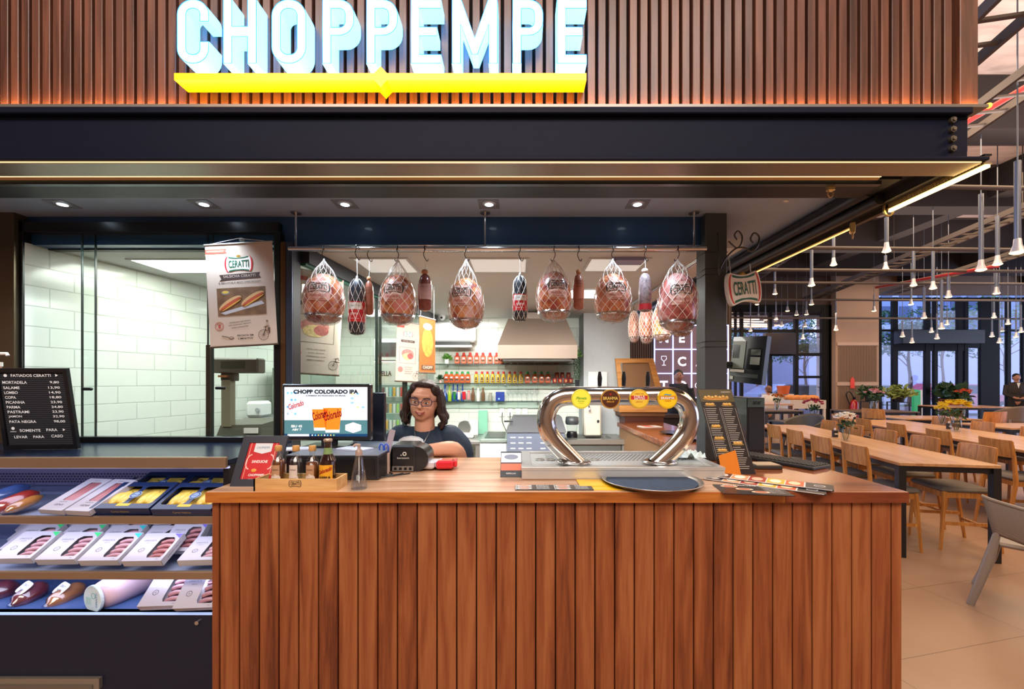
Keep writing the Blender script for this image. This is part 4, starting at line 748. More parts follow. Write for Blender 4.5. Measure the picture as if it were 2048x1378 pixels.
def ham(px, py0, py1, hw, d, loc_z, label, i, apex, grp, mat, txt=True, rz=0):
    s = d/F; h = (py1-py0)*s; r = hw*s; ztop = loc_z; x = X(px, d)
    t = thing('netted_ham', label, 'ham', (x, d, Z(py1, d)), rz, grp)
    pf = [(0.02*r, 0), (0.45*r, h*0.015), (0.74*r, h*0.08), (0.92*r, h*0.2), (1.0*r, h*0.38), (1.0*r, h*0.52), (0.93*r, h*0.68), (0.76*r, h*0.83), (0.5*r, h*0.94), (0.22*r, h*0.99), (0.01*r, h)]
    fine = []
    for k in range(len(pf)-1):
        for q in range(3): u = q/3; fine.append((pf[k][0]*(1-u)+pf[k+1][0]*u, pf[k][1]*(1-u)+pf[k+1][1]*u))
    fine.append(pf[-1]); rnd = random.Random(i*7+3)
    g = G(); n = 28; vs = []; ph = [rnd.uniform(0, 6) for _ in range(3)]
    for rr, z in fine:
        for k in range(n): a = 2*PI*k/n; q = 1+0.035*math.sin(2*a+ph[0])+0.03*math.sin(3*a+z*30+ph[1]); vs.append((rr*q*math.cos(a), rr*q*math.sin(a), z))
    fs = [(a_*n+k, a_*n+(k+1) % n, (a_+1)*n+(k+1) % n, (a_+1)*n+k) for a_ in range(len(fine)-1) for k in range(n)]
    g.add(vs, fs, mat, None, True); g.obj('ham_meat', t)
    g = G(); g.lathe([(0.25*r, -0.006), (0.55*r, -0.003), (0.80*r, h*0.045), (0.97*r, h*0.17), (0.90*r, h*0.10)], CLR, 20); g.lathe([(0.003, -0.016), (0.008, -0.010), (0.25*r, 0.0)], CLR, 10); g.obj('plastic_wrap', t)
    hz = loc_z-Z(py1, d); nprof = [(0.10*r, -0.004)]+[(a_*1.045, b_) for a_, b_ in pf[1:8]]+[(0.66*r, h*0.9), (0.40*r, h+(hz-h)*0.35), (0.16*r, h+(hz-h)*0.72), (0.003, hz)]
    g = G(); net(g, nprof, 13, 0.48, 0.0012 if d < 2.4 else 0.0016, NET, -0.002, hz, 26); g.tube([(0, 0, hz-0.012), (0, 0, hz+0.008)], 0.005, NET, 7); g.obj('net', t)
    if txt:
        def bend(x_, y_, z_):
            zz = y_+h*0.66; rr = interp(pf, zz)*1.03+0.0025+z_; a = x_/max(r, 1e-4)-PI/2-0.15*((i % 3)-1); return (rr*math.cos(a), rr*math.sin(a), zz)
        g = G(); pl = []; Wp, Hp = r*1.3, h*0.40; vs = []; fs = []; nx, ny = 12, 6
        for j in range(ny+1):
            for k in range(nx+1):
                xx = (k/nx-0.5)*Wp*(1-0.25*abs(j/ny-0.5)*2); yy = (j/ny-0.65)*Hp; vs.append(bend(xx, yy, -0.001))
        for j in range(ny):
            for k in range(nx): fs.append((j*(nx+1)+k, j*(nx+1)+k+1, (j+1)*(nx+1)+k+1, (j+1)*(nx+1)+k))
        g.add(vs, fs, M('#e0b0a4', 0.3, coat=0.6, noise=0.12, nscale=30), None, True)
        ceratti(g, r*1.15, None, bend=lambda a_, b_, c_: bend(a_, b_*0.9, 0.001+c_), board=False, mono=M('#26332c', 0.5)); g.text('PRESUNTO', 0.011, M('#a8332c', 0.5), w=r*0.75, bend=lambda a_, b_, c_: bend(a_, b_-h*0.17, 0.002)); g.text('TENDER', 0.007, M('#a8332c', 0.5), w=r*0.5, bend=lambda a_, b_, c_: bend(a_, b_-h*0.235, 0.002)); g.obj('printed_label', t)
    return t
HMATS = [ham_mat(k, *c) for k, c in enumerate((('#a04a3e', '#cc7a4c', '#dca4a0'), ('#94423c', '#c87e48', '#cf8078'), ('#a04c44', '#d48c50', '#e0b0aa'), ('#9a3c3a', '#c87848', '#d89088'), ('#9e463c', '#cc7c50', '#d89a94'), ('#903a3e', '#c06a62', '#d69a94')))]
GH = 'netted hams on the front rail'
for i, (px, a_, b_, hw, lb, _) in enumerate(hams):
    ham(px, a_, b_, hw, HY, 2.168-0.055-0.004-0.0, f'plump reddish ham in a white string net, {lb}', i, 0, GH, HMATS[i]); hook(X(px, HY), HY, 2.168, f'steel hook of the ham {lb}', i, 0.055, (-1)**i)
def salami(px, py0, py1, hw, d, label, kind, name='salami', hooklbl=None, ztop=2.168):
    s = d/F; h = (py1-py0)*s; r = hw*s; zb = Z(py1, d); t = thing(name, label, 'salami', (X(px, d), d, zb)); hz = ztop-0.055-zb
    body = {'dark': M('#2b3038', 0.4, coat=0.3, noise=0.3, nscale=80), 'pack': M('#7a3c34', 0.3, coat=0.7, noise=0.3, nscale=50), 'brown': M('#9a5a44', 0.4, coat=0.4, noise=0.15, nscale=60), 'marble': M('#9a8b90', 0.35, coat=0.5, noise=0.45, nscale=90)}[kind]
    g = G(); pr = [(0.3*r, 0), (0.8*r, h*0.02), (r, h*0.09), (r*1.0, h*0.5), (r*0.96, h*0.8), (r*0.7, h*0.93), (r*0.3, h)]; g.lathe(pr, body, 18); g.obj('sausage_body', t)
    g = G()
    if kind == 'dark': net(g, [(a_*1.05, b_) for a_, b_ in pr], 9, 0.42, 0.0011, NET, 0, h, 22); g.tube([(0, 0, h-0.004), (0.002, 0, h+0.012), (0, 0, hz)], 0.0022, NET, 5); g.ball((0, 0, h+0.006), (0.007, 0.007, 0.012), NET, 8); g.obj('net', t)
    else: g.ball((-0.001, 0, h+0.010), (r*0.55, r*0.5, 0.014), M('#c08a62', 0.5) if kind != 'marble' else NET, 10); g.tube([(0, 0, h+0.02), (0.003, 0, hz*0.5+h*0.5), (0, 0, hz)], 0.0011, NET, 5); g.obj('tied_end', t)
    def wrapb(zc, hh, mat, arc=0.62):
        vs = []; fs = []; n = 14
        for j in range(2):
            for k in range(n+1): a = -PI/2+(k/n-0.5)*2*PI*arc; vs.append(((r*1.07)*math.cos(a), (r*1.07)*math.sin(a), zc+(j-0.5)*hh))
        for k in range(n): fs.append((k, k+1, n+2+k, n+1+k))
        q.add(vs, fs, mat, None, True)
    q = G(); bd = lambda zc: (lambda x_, y_, z_: ((r*1.09)*math.cos(x_/r-PI/2), (r*1.09)*math.sin(x_/r-PI/2), zc+y_))
    if kind == 'dark':
        wrapb(h*0.40, h*0.36, M('#c8262c', 0.4, coat=0.4)); wrapb(h*0.50, h*0.12, WHITE, 0.3); q.text('CERATTI', 0.008, GREEN, w=r*1.3, bend=bd(h*0.50)); q.text('COPA', 0.010, WHITE, w=r*1.0, bend=bd(h*0.36)); q.text('lombo suino', 0.004, WHITE, w=r*1.2, bend=bd(h*0.28)); q.obj('red_label', t)
    elif kind != 'marble':
        for k in range(3): q.text(('SALAME', 'ITALIANO', 'CERATTI')[k], 0.006, M('#3a2420', 0.5), w=r*1.2, bend=bd(h*(0.78-0.08*k)))
        wrapb(h*0.5, h*0.42, M('#b0857c', 0.35, coat=0.5, noise=0.1, nscale=40) if kind == 'pack' else M('#a8654e', 0.4, noise=0.1)); q.obj('printed_label', t)
    else: wrapb(h*0.12, h*0.15, M('#b82a34', 0.4)); q.obj('red_label', t)
    if hooklbl: hook(X(px, d), d, ztop, hooklbl, 0, 0.055, 1)
    return t
salami(714, 558, 670, 15.5, 2.12, 'long dark netted salami with a crumpled red and white label', 'dark', 'salami', 'small steel hook holding the long dark netted salami')
salami(738, 562, 630, 8.5, 2.15, 'slim brown sausage hanging right beside the long dark netted salami', 'brown', 'salami', 'small steel hook holding the slim brown sausage')
salami(850, 548, 622, 13, 2.14, 'short packaged salami with a tan knotted top between two netted hams', 'pack', 'salami', 'small steel hook holding the short packaged salami')
salami(1040, 552, 643, 14, 2.14, 'dark netted salami with an oval red COPA label', 'dark', 'salami', 'small steel hook holding the salami with the oval red label')
salami(1157, 548, 620, 10.5, 2.14, 'plain brown wrapped sausage right of the ham over the hood', 'brown', 'salami', 'small steel hook holding the plain brown wrapped sausage')
salami(1290, 546, 624, 12.5, 2.14, 'white marbled salami between the two rightmost netted hams', 'marble', 'salami', 'small steel hook holding the white marbled salami')
for i, (px, a_, b_, hw, d, lb) in enumerate(((1340, 612, 672, 22, 2.55, 'nearest on the side rail'), (1316, 608, 682, 18, 2.9, 'second on the side rail'), (1292, 610, 686, 13.5, 3.25, 'third on the side rail'), (1273, 622, 684, 10.5, 3.6, 'farthest on the side rail'))):
    x = 0.983; pxx = CX+x*F/d; h0 = (b_-a_); ham(pxx if i else pxx-2, a_, b_, hw, d, 2.168-0.075, f'smaller netted ham with a dark foot, {lb}', 10+i, 0, 'netted hams on the side rail', HMATS[(i+1) % 6], False)
    hook(X(pxx, d), d, 2.168, f'steel hook of the ham {lb}', i, 0.068, 1, 'meat hooks on the side rail')
# ============================================================ BEER TOWER
TZ = 1.15; by = 1.836
tr = thing('drip_tray', 'long stainless steel drip tray with perforated grille under the beer tower', 'drip tray', (0.43, 1.73, 1.10))
STT = M('#d9dad8', 0.25, 0.55); g = G(); g.box(-0.415, 0, 0, 0.413, 0.41, 0.038, STT, bev=0.003); g.outline([[(-0.415, 0), (0.413, 0), (0.413, 0.41), (-0.415, 0.41)], [(-0.375, 0.025), (0.375, 0.025), (0.375, 0.385), (-0.375, 0.385)]], 0.006, STT, T(0, 0, 0.044), 0.001); g.obj('tray_body', tr)
g = G(); g.box(-0.373, 0.027, 0.036, 0.373, 0.383, 0.041, M('#d0d2d0', 0.3, 0.5))
for r_ in range(9):
    for k in range(34): xx = -0.30+k*0.0185+(r_ % 2)*0.009; g.box(xx, 0.20+r_*0.019, 0.0412, xx+0.010, 0.207+r_*0.019, 0.0418, M('#4b4e50', 0.5))
for k in range(6): g.lathe([(0.018, 0.0412), (0.022, 0.046), (0.019, 0.046)], STEEL, 14, T(-0.33+k*0.05, 0.21, 0))
g.obj('grille', tr)
bt = thing('beer_tower', 'curved polished steel beer tower arch with four round tap badges', 'beer tower', (0.43, by, TZ))
def lp(px, py): p = P(px, py, by); return (p.x-0.43, 0, p.z-TZ)
path = [(1155, 931), (1128, 903), (1108, 881), (1096, 861), (1092, 840), (1096, 820), (1106, 804), (1121, 795), (1140, 792), (1185, 792), (1237, 792), (1285, 792), (1330, 792), (1350, 795), (1366, 804), (1376, 820), (1379, 840), (1374, 861), (1362, 881), (1341, 903), (1311, 931)]
TWR = M('#d2cdc8', 0.13, 1.0, noise=0.04, nscale=4); g = G(); g.tube(smoothpath([lp(*p) for p in path], 5), 0.0405, TWR, 32, caps=False); g.obj('arch', bt)
for px, py in ((1147, 930), (1319, 930)):
    q = lp(px, 926); g = G(); g.lathe([(0.062, 0), (0.066, 0.003), (0.062, 0.007), (0.045, 0.009)], CHROME, 26, T(q[0], 0, 0.0005), sx=1.15); g.obj('base_flange', bt)
def badge(px, c_rim, c_face, words, label, ink, band=None):
    q = lp(px, 797); r = 0.0405; Mb = T(q[0], -0.0445, q[2]) @ UP; g = G(); g.outline([circ(0, 0, r, 36)], 0.004, M(c_rim, 0.3, coat=0.5), Mb, 0.001); g.outline([circ(0, 0, r*0.88, 32)], 0.0005, M(c_face, 0.35, coat=0.5, emit=0.12), Mb @ T(0, 0, 0.0055)); Mt = Mb @ T(0, 0, 0.0065)
    if band: g.outline([[(-r*0.86, -0.002), (r*0.86, -0.002), (r*0.86, 0.014), (-r*0.86, 0.014)]], 0.0003, M(band, 0.4), Mt)
    for (wd, h_, w_, yy, sh, col) in words: g.text(wd, h_, M(col, 0.4, coat=0.3), Mt @ T(0, yy, 0.0008), w=w_, off=0.015, shear=sh)
    b_ = g.obj('badge', bt); b_['label'] = label
badge(1159, '#e8e14a', '#eff04e', [('Planeta', 0.011, 0.045, 0.004, 0.4, '#6fae3c'), ('Summer', 0.006, 0.03, -0.008, 0.3, '#9fc23c'), ('pilsen', 0.005, 0.02, -0.017, 0, '#c2c440')], 'yellow round badge with green script', None)
badge(1216, '#b98a3a', '#4c2413', [('BRAHMA', 0.013, 0.062, 0.003, 0, '#f0d26a'), ('Black', 0.007, 0.034, -0.011, 0.3, '#e0a83c'), ('*', 0.010, 0.008, 0.020, 0, '#c9302a')], 'dark brown round BRAHMA badge', None)
badge(1272, '#d9b23a', '#e8c23f', [('STELLA', 0.008, 0.046, 0.010, 0, '#ffffff'), ('ARTOIS', 0.008, 0.046, 0.001, 0, '#ffffff'), ('ANNO 1366', 0.004, 0.036, 0.022, 0, '#b0302a'), ('pilsener', 0.005, 0.03, -0.012, 0.2, '#b0302a')], 'gold round STELLA ARTOIS badge with red band', None, '#c8352c')
badge(1327, '#e2b91e', '#f0c81e', [('BRAHMA', 0.010, 0.056, 0.004, 0, '#ffffff'), ('CHOPP', 0.005, 0.026, -0.008, 0, '#c9302a'), ('~', 0.007, 0.03, 0.018, 0, '#3a9fd0')], 'bright yellow round BRAHMA badge', None, '#d8952a')
for px in (1202, 1251, 1300):
    q = lp(px, 777); g = G(); z0 = q[2]; g.tube([(q[0]-0.0, 0.03, z0-0.002), (q[0], 0.032, z0+0.012)], 0.005, CHROME, 10); g.tube([(q[0], 0.032, z0+0.010), (q[0]+0.001, 0.032, z0+0.045), (q[0], 0.030, z0+0.074)], [0.0085, 0.0105, 0.0055], BLACKM, 14); g.obj('tap_handle', bt)
cl = thing('cleaning_cloth', 'crumpled white and green cleaning cloth on the right end of the drip tray', 'cloth', (0.80, 2.0, 1.15)); rnd = random.Random(5); g = G(); n = 16; vs = []
for j in range(n+1):
    for k in range(n+1): u, v = k/n-0.5, j/n-0.5; vs.append((u*0.13, v*0.11, max(0.001, 0.010+0.012*math.sin(u*19+v*7)+0.010*math.sin(v*23-u*9)-(u*u+v*v)*0.03)))
g.add(vs, [(j*(n+1)+k, j*(n+1)+k+1, (j+1)*(n+1)+k+1, (j+1)*(n+1)+k) for j in range(n) for k in range(n)], M('#dfe9e4', 0.9, noise=0.08), None, True); g.obj('fabric', cl)
# ============================================================ THINGS ON THE COUNTER
TOP = 1.10
# round tray
ry = 1.672; t = thing('serving_tray', 'round steel tray with a dark blue rubber lining at the counter edge', 'tray', (X(1302, ry), ry, TOP+0.0045)); g = G()
g.lathe([(0.160, 0.0), (0.178, 0.003), (0.190, 0.012), (0.1925, 0.013), (0.190, 0.0145), (0.178, 0.006), (0.160, 0.004)], STEEL, 48); g.obj('rim', t); g = G(); g.lathe([(1e-4, 0.0055), (0.16, 0.0055), (0.172, 0.0075)], M('#27364c', 0.75, noise=0.15, nscale=60, bump=0.5), 40); g.obj('rubber_lining', t)
YB = M('#f2b60e', 0.4, coat=0.3)
for i, (x0, x1, y0, y1, z0, z1, lb) in enumerate(((0.245, 0.43, 1.56, 1.66, 0, 0.002, 'yellow folder under the front left of the round tray'), (0.235, 0.46, 1.615, 1.725, 0.0022, 0.0038, 'thin yellow mat behind the yellow folder under the round tray'))):
    tag(G().box(x0, y0, 0, x1, y1, z1-z0, YB, bev=0.002).obj('yellow_folder', loc=(0, 0, TOP+z0)), lb, 'folder')
def leaflet(name, quad_px, label, kind, th=0.003, z=TOP+0.0, cat='menu'):
    """flat printed card on the counter, its near-left corner, width, depth and turn from the photo"""
    (ax, ay), w_, h_, rz = quad_px; d = (CH-z)*F/(ay-CY); o = Vector((X(ax, d), d, z)); t = thing(name, label, cat, o, rz)
    g = G(); g.box(0, 0, 0, w_, h_, th, M('#221d22', 0.35, coat=0.3), bev=0.0005); g.obj('card', t); g = G(); rnd = random.Random(int(ax))
    if kind == 'plates':
        for c in range(2):
            x0 = c*w_/2
            for r_ in range(3): g.outline([circ(x0+w_*0.12, h_*(0.2+0.3*r_), w_*0.10, 18, h_*0.12)], 0.0002, M('#e8ddd6', 0.4), T(0, 0, th+0.0004)); g.outline([circ(x0+w_*0.12, h_*(0.2+0.3*r_), w_*0.07, 14, h_*0.075)], 0.0002, M('#c9744a', 0.5, noise=0.3, nscale=90), T(0, 0, th+0.0008))
            for r_ in range(7): g.text(('QUEIJO', 'PRESUNTO', 'COPA', 'SALAME', 'LOMBO', 'PARMA', 'MISTO')[r_], h_*0.07, WHITE, T(x0+w_*0.36, h_*(0.14+0.12*r_), th+0.0006), w=w_*0.16)
            g.box(x0+w_*0.01, h_*0.01, th, x0+w_*0.015, h_*0.99, th+0.0005, WHITE)
    elif kind == 'burger':
        for r_ in range(3):
            g.outline([circ(w_*(0.22+0.18*r_), h_*(0.80-0.27*r_), w_*0.13, 18, h_*0.11)], 0.0002, M('#e9c9a8', 0.4), T(0, 0, th+0.0004)); g.outline([circ(w_*(0.22+0.18*r_), h_*(0.80-0.27*r_), w_*0.09, 14, h_*0.07)], 0.0002, M('#b8543a', 0.5), T(0, 0, th+0.0008))
        g.text('PORCOES', h_*0.09, WHITE, T(w_*0.4, h_*0.93, th+0.001), w=w_*0.5, off=0.02)
        for r_ in range(6): g.text('QUEIJO E COPA', h_*0.05, WHITE, T(w_*0.80, h_*(0.85-0.13*r_), th+0.001), w=w_*0.24, off=0.02)
    elif kind == 'dark':
        for c in range(3): g.text(('CARDAPIO', 'CHOPP', 'LANCHES')[c], h_*0.14, M('#cfc6bd', 0.4), T(w_*(0.2+0.3*c), h_*0.4, th+0.0006), w=w_*0.2)
        for c in range(10): g.ball((w_*(0.1+0.09*c), h_*(0.7+0.08*math.sin(c*2)), th), (0.006, 0.005, 0.002), M('#c98a5a', 0.5, noise=0.3), 6)
    g.obj('print', t); return t
leaflet('flat_menu', ((1030, 981), 0.29, 0.075, 0), 'dark printed menu card with white plates left of the yellow folder', 'plates')
leaflet('flat_menu', ((1043, 957), 0.235, 0.055, 0), 'brown menu strip along the front of the drip tray', 'dark', 0.004)
leaflet('flat_menu', ((1447, 988), 0.235, 0.135, -9), 'dark menu card with food pictures right of the round tray', 'burger')
mb = thing('leaflet_holder', 'small stack of leaflets leaning on the left end of the drip tray', 'leaflets', P(1022, 955, 1.775)); g = G(); Mx = R(-38, 'X') @ T(0, 0, 0.0); g.box(-0.045, -0.004, 0, 0.045, 0.004, 0.12, M('#3b3f46', 0.35, coat=0.2), Mx, 0.001); g.obj('leaflet_body', mb)
g = G(Mx @ T(0, -0.0045, 0.06) @ UP); g.outline([rrect(0, -0.014, 0.086, 0.032, 0.001, 1)], 0.0003, M('#d9775a', 0.4)); g.outline([rrect(0, 0.030, 0.086, 0.046, 0.001, 1)], 0.0003, M('#dfe2ea', 0.4)); g.outline([circ(0, 0.033, 0.030, 16, 0.012)], 0.0006, M('#8c96a8', 0.4)); g.text('REFEICAO', 0.006, WHITE, T(0, -0.044, 0.0005), w=0.04); g.obj('print', mb)
for i, (px, py, dz, rz, lb) in enumerate(((1640, 988, 0.0, 113, 'lower of the two long folded food menus lying at the counter corner'), (1655, 984, 0.007, 115.5, 'upper of the two long folded food menus lying at the counter corner'))):
    d = 0.40*F/(py-CY); t = thing('folded_menu', lb, 'menu', (X(px, d)+0.03, d+0.01, TOP+dz), rz-60-90+90-0)
    t.rotation_euler = (0, 0, math.radians(143+i*2)); g = G(); g.box(0, -0.045, 0, 0.40, 0.045, 0.003, M('#2a2428', 0.35, coat=0.3), bev=0.0005); g.box(0.005, -0.045, 0.0032, 0.40, 0.045, 0.0055, M('#e9e4e0', 0.4)); g.obj('card', t)
    g = G(T(0, 0, 0.0056)); g.box(0, -0.045, 0, 0.085, 0.045, 0.0005, M('#2a2a30', 0.3)); g.outline([circ(0.042, 0, 0.018, 18), circ(0.042, 0, 0.016, 18)], 0.0002, WHITE, T(0, 0, 0.0008)); g.text('CHOPP', 0.007, WHITE, T(0.042, 0, 0.001) @ R(180, 'Z'))
    for k in range(5): g.box(0.09+k*0.062, -0.043, 0, 0.148+k*0.062, 0.043, 0.0004, M(('#d9653a', '#e0b83a', '#a83a2c', '#d8a070', '#3a3034')[k], 0.4, noise=0.25, nscale=60)); g.outline([circ(0.12+k*0.062, 0, 0.02, 14, 0.03)], 0.0003, M(('#f0d8b0', '#f4ead0', '#e8c0a0', '#fff0e0', '#e8d8d0')[k], 0.4), T(0, 0, 0.0006))
    g.obj('print', t)
# tall menu leaning at the post
mn = thing('standing_menu', 'tall dark food menu leaning upright against the post', 'menu', (X(1476, 1.83), 1.83, TOP), 0)
MW, MH = 0.155, 0.365; Mm = R(-16, 'X'); Mm = T(0, 0, 0) @ Matrix(((1, 0, -0.155, 0), (0, 1, 0.27, 0), (0, 0, 1, 0), (0, 0, 0, 1))) @ Matrix.Identity(4)
g = G(Mm); g.box(-MW/2, 0, 0, MW/2, 0.004, MH, M('#2b2524', 0.35, coat=0.2), bev=0.0005); g.obj('card', mn)
g = G(Mm @ T(0, -0.0006, MH/2) @ UP); CRM = M('#d8cfc4', 0.5); FD = M('#d0a050', 0.5, noise=0.3, nscale=80)
g.outline([rrect(0, MH*0.42, MW*0.98, MH*0.15, 0.001, 1)], 0.0002, M('#584c2e', 0.4)); g.outline([circ(-0.005, MH*0.385, MW*0.38, 20, 0.007)], 0.0004, M('#c58a3a', 0.5))
for k in range(7): g.ball((-0.05+k*0.016, MH*0.40+0.003*(k % 2), 0.001), (0.008, 0.007, 0.001), FD, 8)
for (cx_, ys) in ((-MW*0.25, (0.30, 0.04, -0.10, -0.24)), (MW*0.24, (0.30, -0.16))):
    for yy in ys: g.outline([circ(cx_, MH*yy, MW*0.17, 14, 0.004)], 0.0003, M('#8f7a4a', 0.5)); [g.ball((cx_-0.012+q*0.012, MH*yy+0.006, 0.001), (0.009, 0.007, 0.001), FD, 8) for q in range(3)]
for k in range(30):
    yy = MH*(0.26-0.024*k)
    if k not in (8, 9, 14, 15): g.box(-MW*0.42, yy, 0, -MW*0.10-0.004*(k % 3), yy+0.0016, 0.0003, CRM)
    if k not in (17, 18): g.box(MW*0.07, yy, 0, MW*0.38-0.005*(k % 4), yy+0.0016, 0.0003, CRM)
for xx in (-MW*0.46, -MW*0.01, MW*0.03, MW*0.45): g.box(xx, -MH*0.30, 0, xx+0.0008, MH*0.27, 0.0003, CRM)
g.text('CARDAPIO', 0.006, CRM, T(MW*0.3, MH*0.465, 0.0005)); g.obj('print', mn)
g = G(); g.prism([(-0.072, 0), (0.012, 0), (-0.012, 0.105), (-0.084, 0.082)], -0.001, 0.001, M('#e2862a', 0.5), T(-0.002, -0.006, 0.0) @ UP); oc = g.obj('orange_card', loc=(X(1476, 1.83), 1.83, TOP)); tag(oc, 'orange paper card standing at the foot of the tall menu', 'card')
# acer computer standing beside the keyboard, keyboard
ac = thing('desktop_computer', 'slim black desktop computer standing beyond the tall menu', 'computer', (X(1512, 2.36), 2.36, TOP), 0); g = G(); g.box(-0.05, 0, 0, 0.05, 0.28, 0.31, M('#1d2126', 0.3, coat=0.3), bev=0.004); g.obj('case', ac); g = G(); g.box(-0.046, -0.003, 0.258, 0.046, 0, 0.305, M('#4d6266', 0.4)); g.text('acer', 0.018, M('#16191c', 0.3), T(0.004, -0.0045, 0.281) @ UP, w=0.045, off=0.01); g.box(-0.04, -0.002, 0.02, 0.04, 0, 0.25, M('#222a33', 0.2, coat=0.5)); g.obj('front_cover', ac)
kb = thing('keyboard', 'black keyboard on the dark wood right of the tall menu', 'keyboard', (X(1548, 2.13), 2.13, TOP), 118); g = G(); g.box(-0.22, -0.075, 0, 0.22, 0.075, 0.016, M('#1b1b1d', 0.5), bev=0.004); g.obj('body', kb); g = G()
for r_ in range(5):
    for k in range(20): g.box(-0.213+k*0.0212, -0.064+r_*0.024, 0.015, -0.196+k*0.0212, -0.045+r_*0.024, 0.021, M('#2f2e2e', 0.6), bev=0.002)
g.obj('keys', kb)
tag(G().box(-0.06, -0.05, 0, 0.06, 0.05, 0.018, M('#3a3836', 0.4), bev=0.003).box(-0.055, -0.046, 0.018, 0.05, 0.03, 0.021, M('#b9a184', 0.5)).obj('cash_box', loc=(X(1527, 1.98), 1.98, TOP)), 'small dark box with a tan lid beside the foot of the tall menu', 'box')
# monitor seen from behind, on the right face of the post
rm = thing('monitor', 'black monitor seen from behind, mounted on the post above the tall menu', 'monitor', (X(1456, 2.22), 2.22, 1.60), 0)
g = G(); d0 = 2.22; pts = lambda px, py, d: tuple(P(px, py, d)-Vector((X(1456, 2.22), 2.22, 1.60)))
def slab(g, c4, th, mat):
    n_ = (Vector(c4[1])-Vector(c4[0])).cross(Vector(c4[3])-Vector(c4[0])).normalized()*th; v = [tuple(Vector(c)) for c in c4]+[tuple(Vector(c)+n_) for c in c4]
    g.add(v, [(3, 2, 1, 0), (4, 5, 6, 7), (0, 1, 5, 4), (1, 2, 6, 5), (2, 3, 7, 6), (3, 0, 4, 7)], mat)
c4 = [pts(1457, 762, 2.30), pts(1523, 770, 2.12), None, pts(1457, 678, 2.30)]; c4[2] = tuple(Vector(c4[1])+(Vector(c4[3])-Vector(c4[0]))*1.08+Vector((0.03, 0, 0))); c4[3] = tuple(Vector(c4[0])+(Vector(c4[2])-Vector(c4[1]))*0.97)
slab(g, c4, -0.03, M('#1d2024', 0.3, coat=0.4)); g.obj('housing', rm)
def inq(u0, v0, u1, v1, e=0.002):
    A, B, Cc, D_ = [Vector(c) for c in c4]; n_ = (B-A).cross(D_-A).normalized()*e
    f = lambda u, v: tuple((A*(1-u)+B*u)*(1-v)+(D_*(1-u)+Cc*u)*v+n_); return [f(u0, v0), f(u1, v0), f(u1, v1), f(u0, v1)]
g = G()
for uv, mt in (((0.02, 0.12, 0.88, 0.20), M('#3a4244', 0.4)), ((0.02, 0.30, 0.42, 0.90), M('#7d867c', 0.35)), ((0.50, 0.30, 0.90, 0.74), M('#101216', 0.2)), ((0.60, 0.40, 0.88, 0.56), M('#a5aba3', 0.3)), ((0.60, 0.60, 0.88, 0.72), M('#858c86', 0.3)), ((0.05, 0.52, 0.26, 0.82), M('#15171a', 0.3)), ((0.02, 0.22, 0.46, 0.28), M('#d9dcd2', 0.4)), ((0.04, 0.05, 0.14, 0.14), M('#c8ccc4', 0.4))): g.add(inq(*uv, 0.003 if mt.name else 0), [(0, 1, 2, 3), ], mt)
g.obj('rear_ports', rm); g = G(); g.tube([pts(1460, 730, 2.30), pts(1440, 730, 2.27)], 0.02, BLACKM, 10); g.obj('wall_mount', rm)
# ------------------------------------------------------------ left half of the counter
rf = thing('award_frame', 'black picture frame with a red award certificate leaning at the counter end', 'picture frame', (-1.012, 1.625, TOP), 0)
Mr = Matrix(((1, 0, 0.02, 0), (0, 1, 0.45, 0), (0, 0, 1, 0), (0, 0, 0, 1))); FH = 0.182; FW = 0.155; g = G(Mr @ T(0, 0, FH/2) @ UP); g.outline([rrect(0, 0, FW+0.02, FH, 0.002, 1), rrect(0.002, 0, FW-0.035, FH-0.05, 0.001, 1)], 0.006, M('#2b2d38', 0.4, coat=0.2)); g.obj('frame', rf)
g = G(Mr @ T(0, -0.001, FH/2) @ UP); w_, h_ = FW-0.033, FH-0.048; g.box(-w_/2, -h_/2, -0.004, w_/2, h_/2, 0, M('#c81f24', 0.4, noise=0.15, nscale=12)); g.prism([(-w_*0.28, h_*0.47), (-w_*0.28, h_*0.24), (0.0, h_*0.18), (w_*0.28, h_*0.24), (w_*0.28, h_*0.47)], 0, 0.0006, M('#dfe3e8', 0.4)); g.text('CHOPPEMPE', 0.008, M('#4b7fa5', 0.4), T(0, h_*0.35, 0.001), w=w_*0.42)
for sx in (-1, 1): g.outline([[(sx*w_*0.30+sx*0.014*math.sin(a), -0.005+0.024*math.cos(a)) for a in [math.radians(q) for q in range(0, 181, 20)]]+[(sx*w_*0.30+sx*0.018*math.sin(a), -0.005+0.028*math.cos(a)) for a in [math.radians(q) for q in range(180, -1, -20)]]], 0.0004, M('#f0c8c0', 0.4)); g.box(sx*w_*0.40, -h_/2, 0, sx*w_*0.415, h_/2, 0.0005, M('#f0b0a0', 0.4))
g.text('SANDUICHE', 0.010, WHITE, T(0, -0.004, 0.001), w=w_*0.50, off=0.02); g.text('CHOPPEMPE', 0.008, WHITE, T(0, -0.052, 0.001), w=w_*0.5, off=0.02); g.text('2022', 0.006, WHITE, T(-w_*0.15, -0.068, 0.001)); g.ball((-w_*0.12, -0.036, 0), (0.012, 0.007, 0.0008), M('#f09a40', 0.4), 8); g.obj('certificate', rf)
wb = thing('wooden_box', 'light wood bottle box with the CERATTI emblem at the front of the counter', 'box', (X(591, 1.555), 1.552, TOP), 0); PINE = wood('pine', '#c8935a', '#dfb072', '#ecc68e', 'x', 0.5, 0.05, 1.2, False); bw2 = 0.152
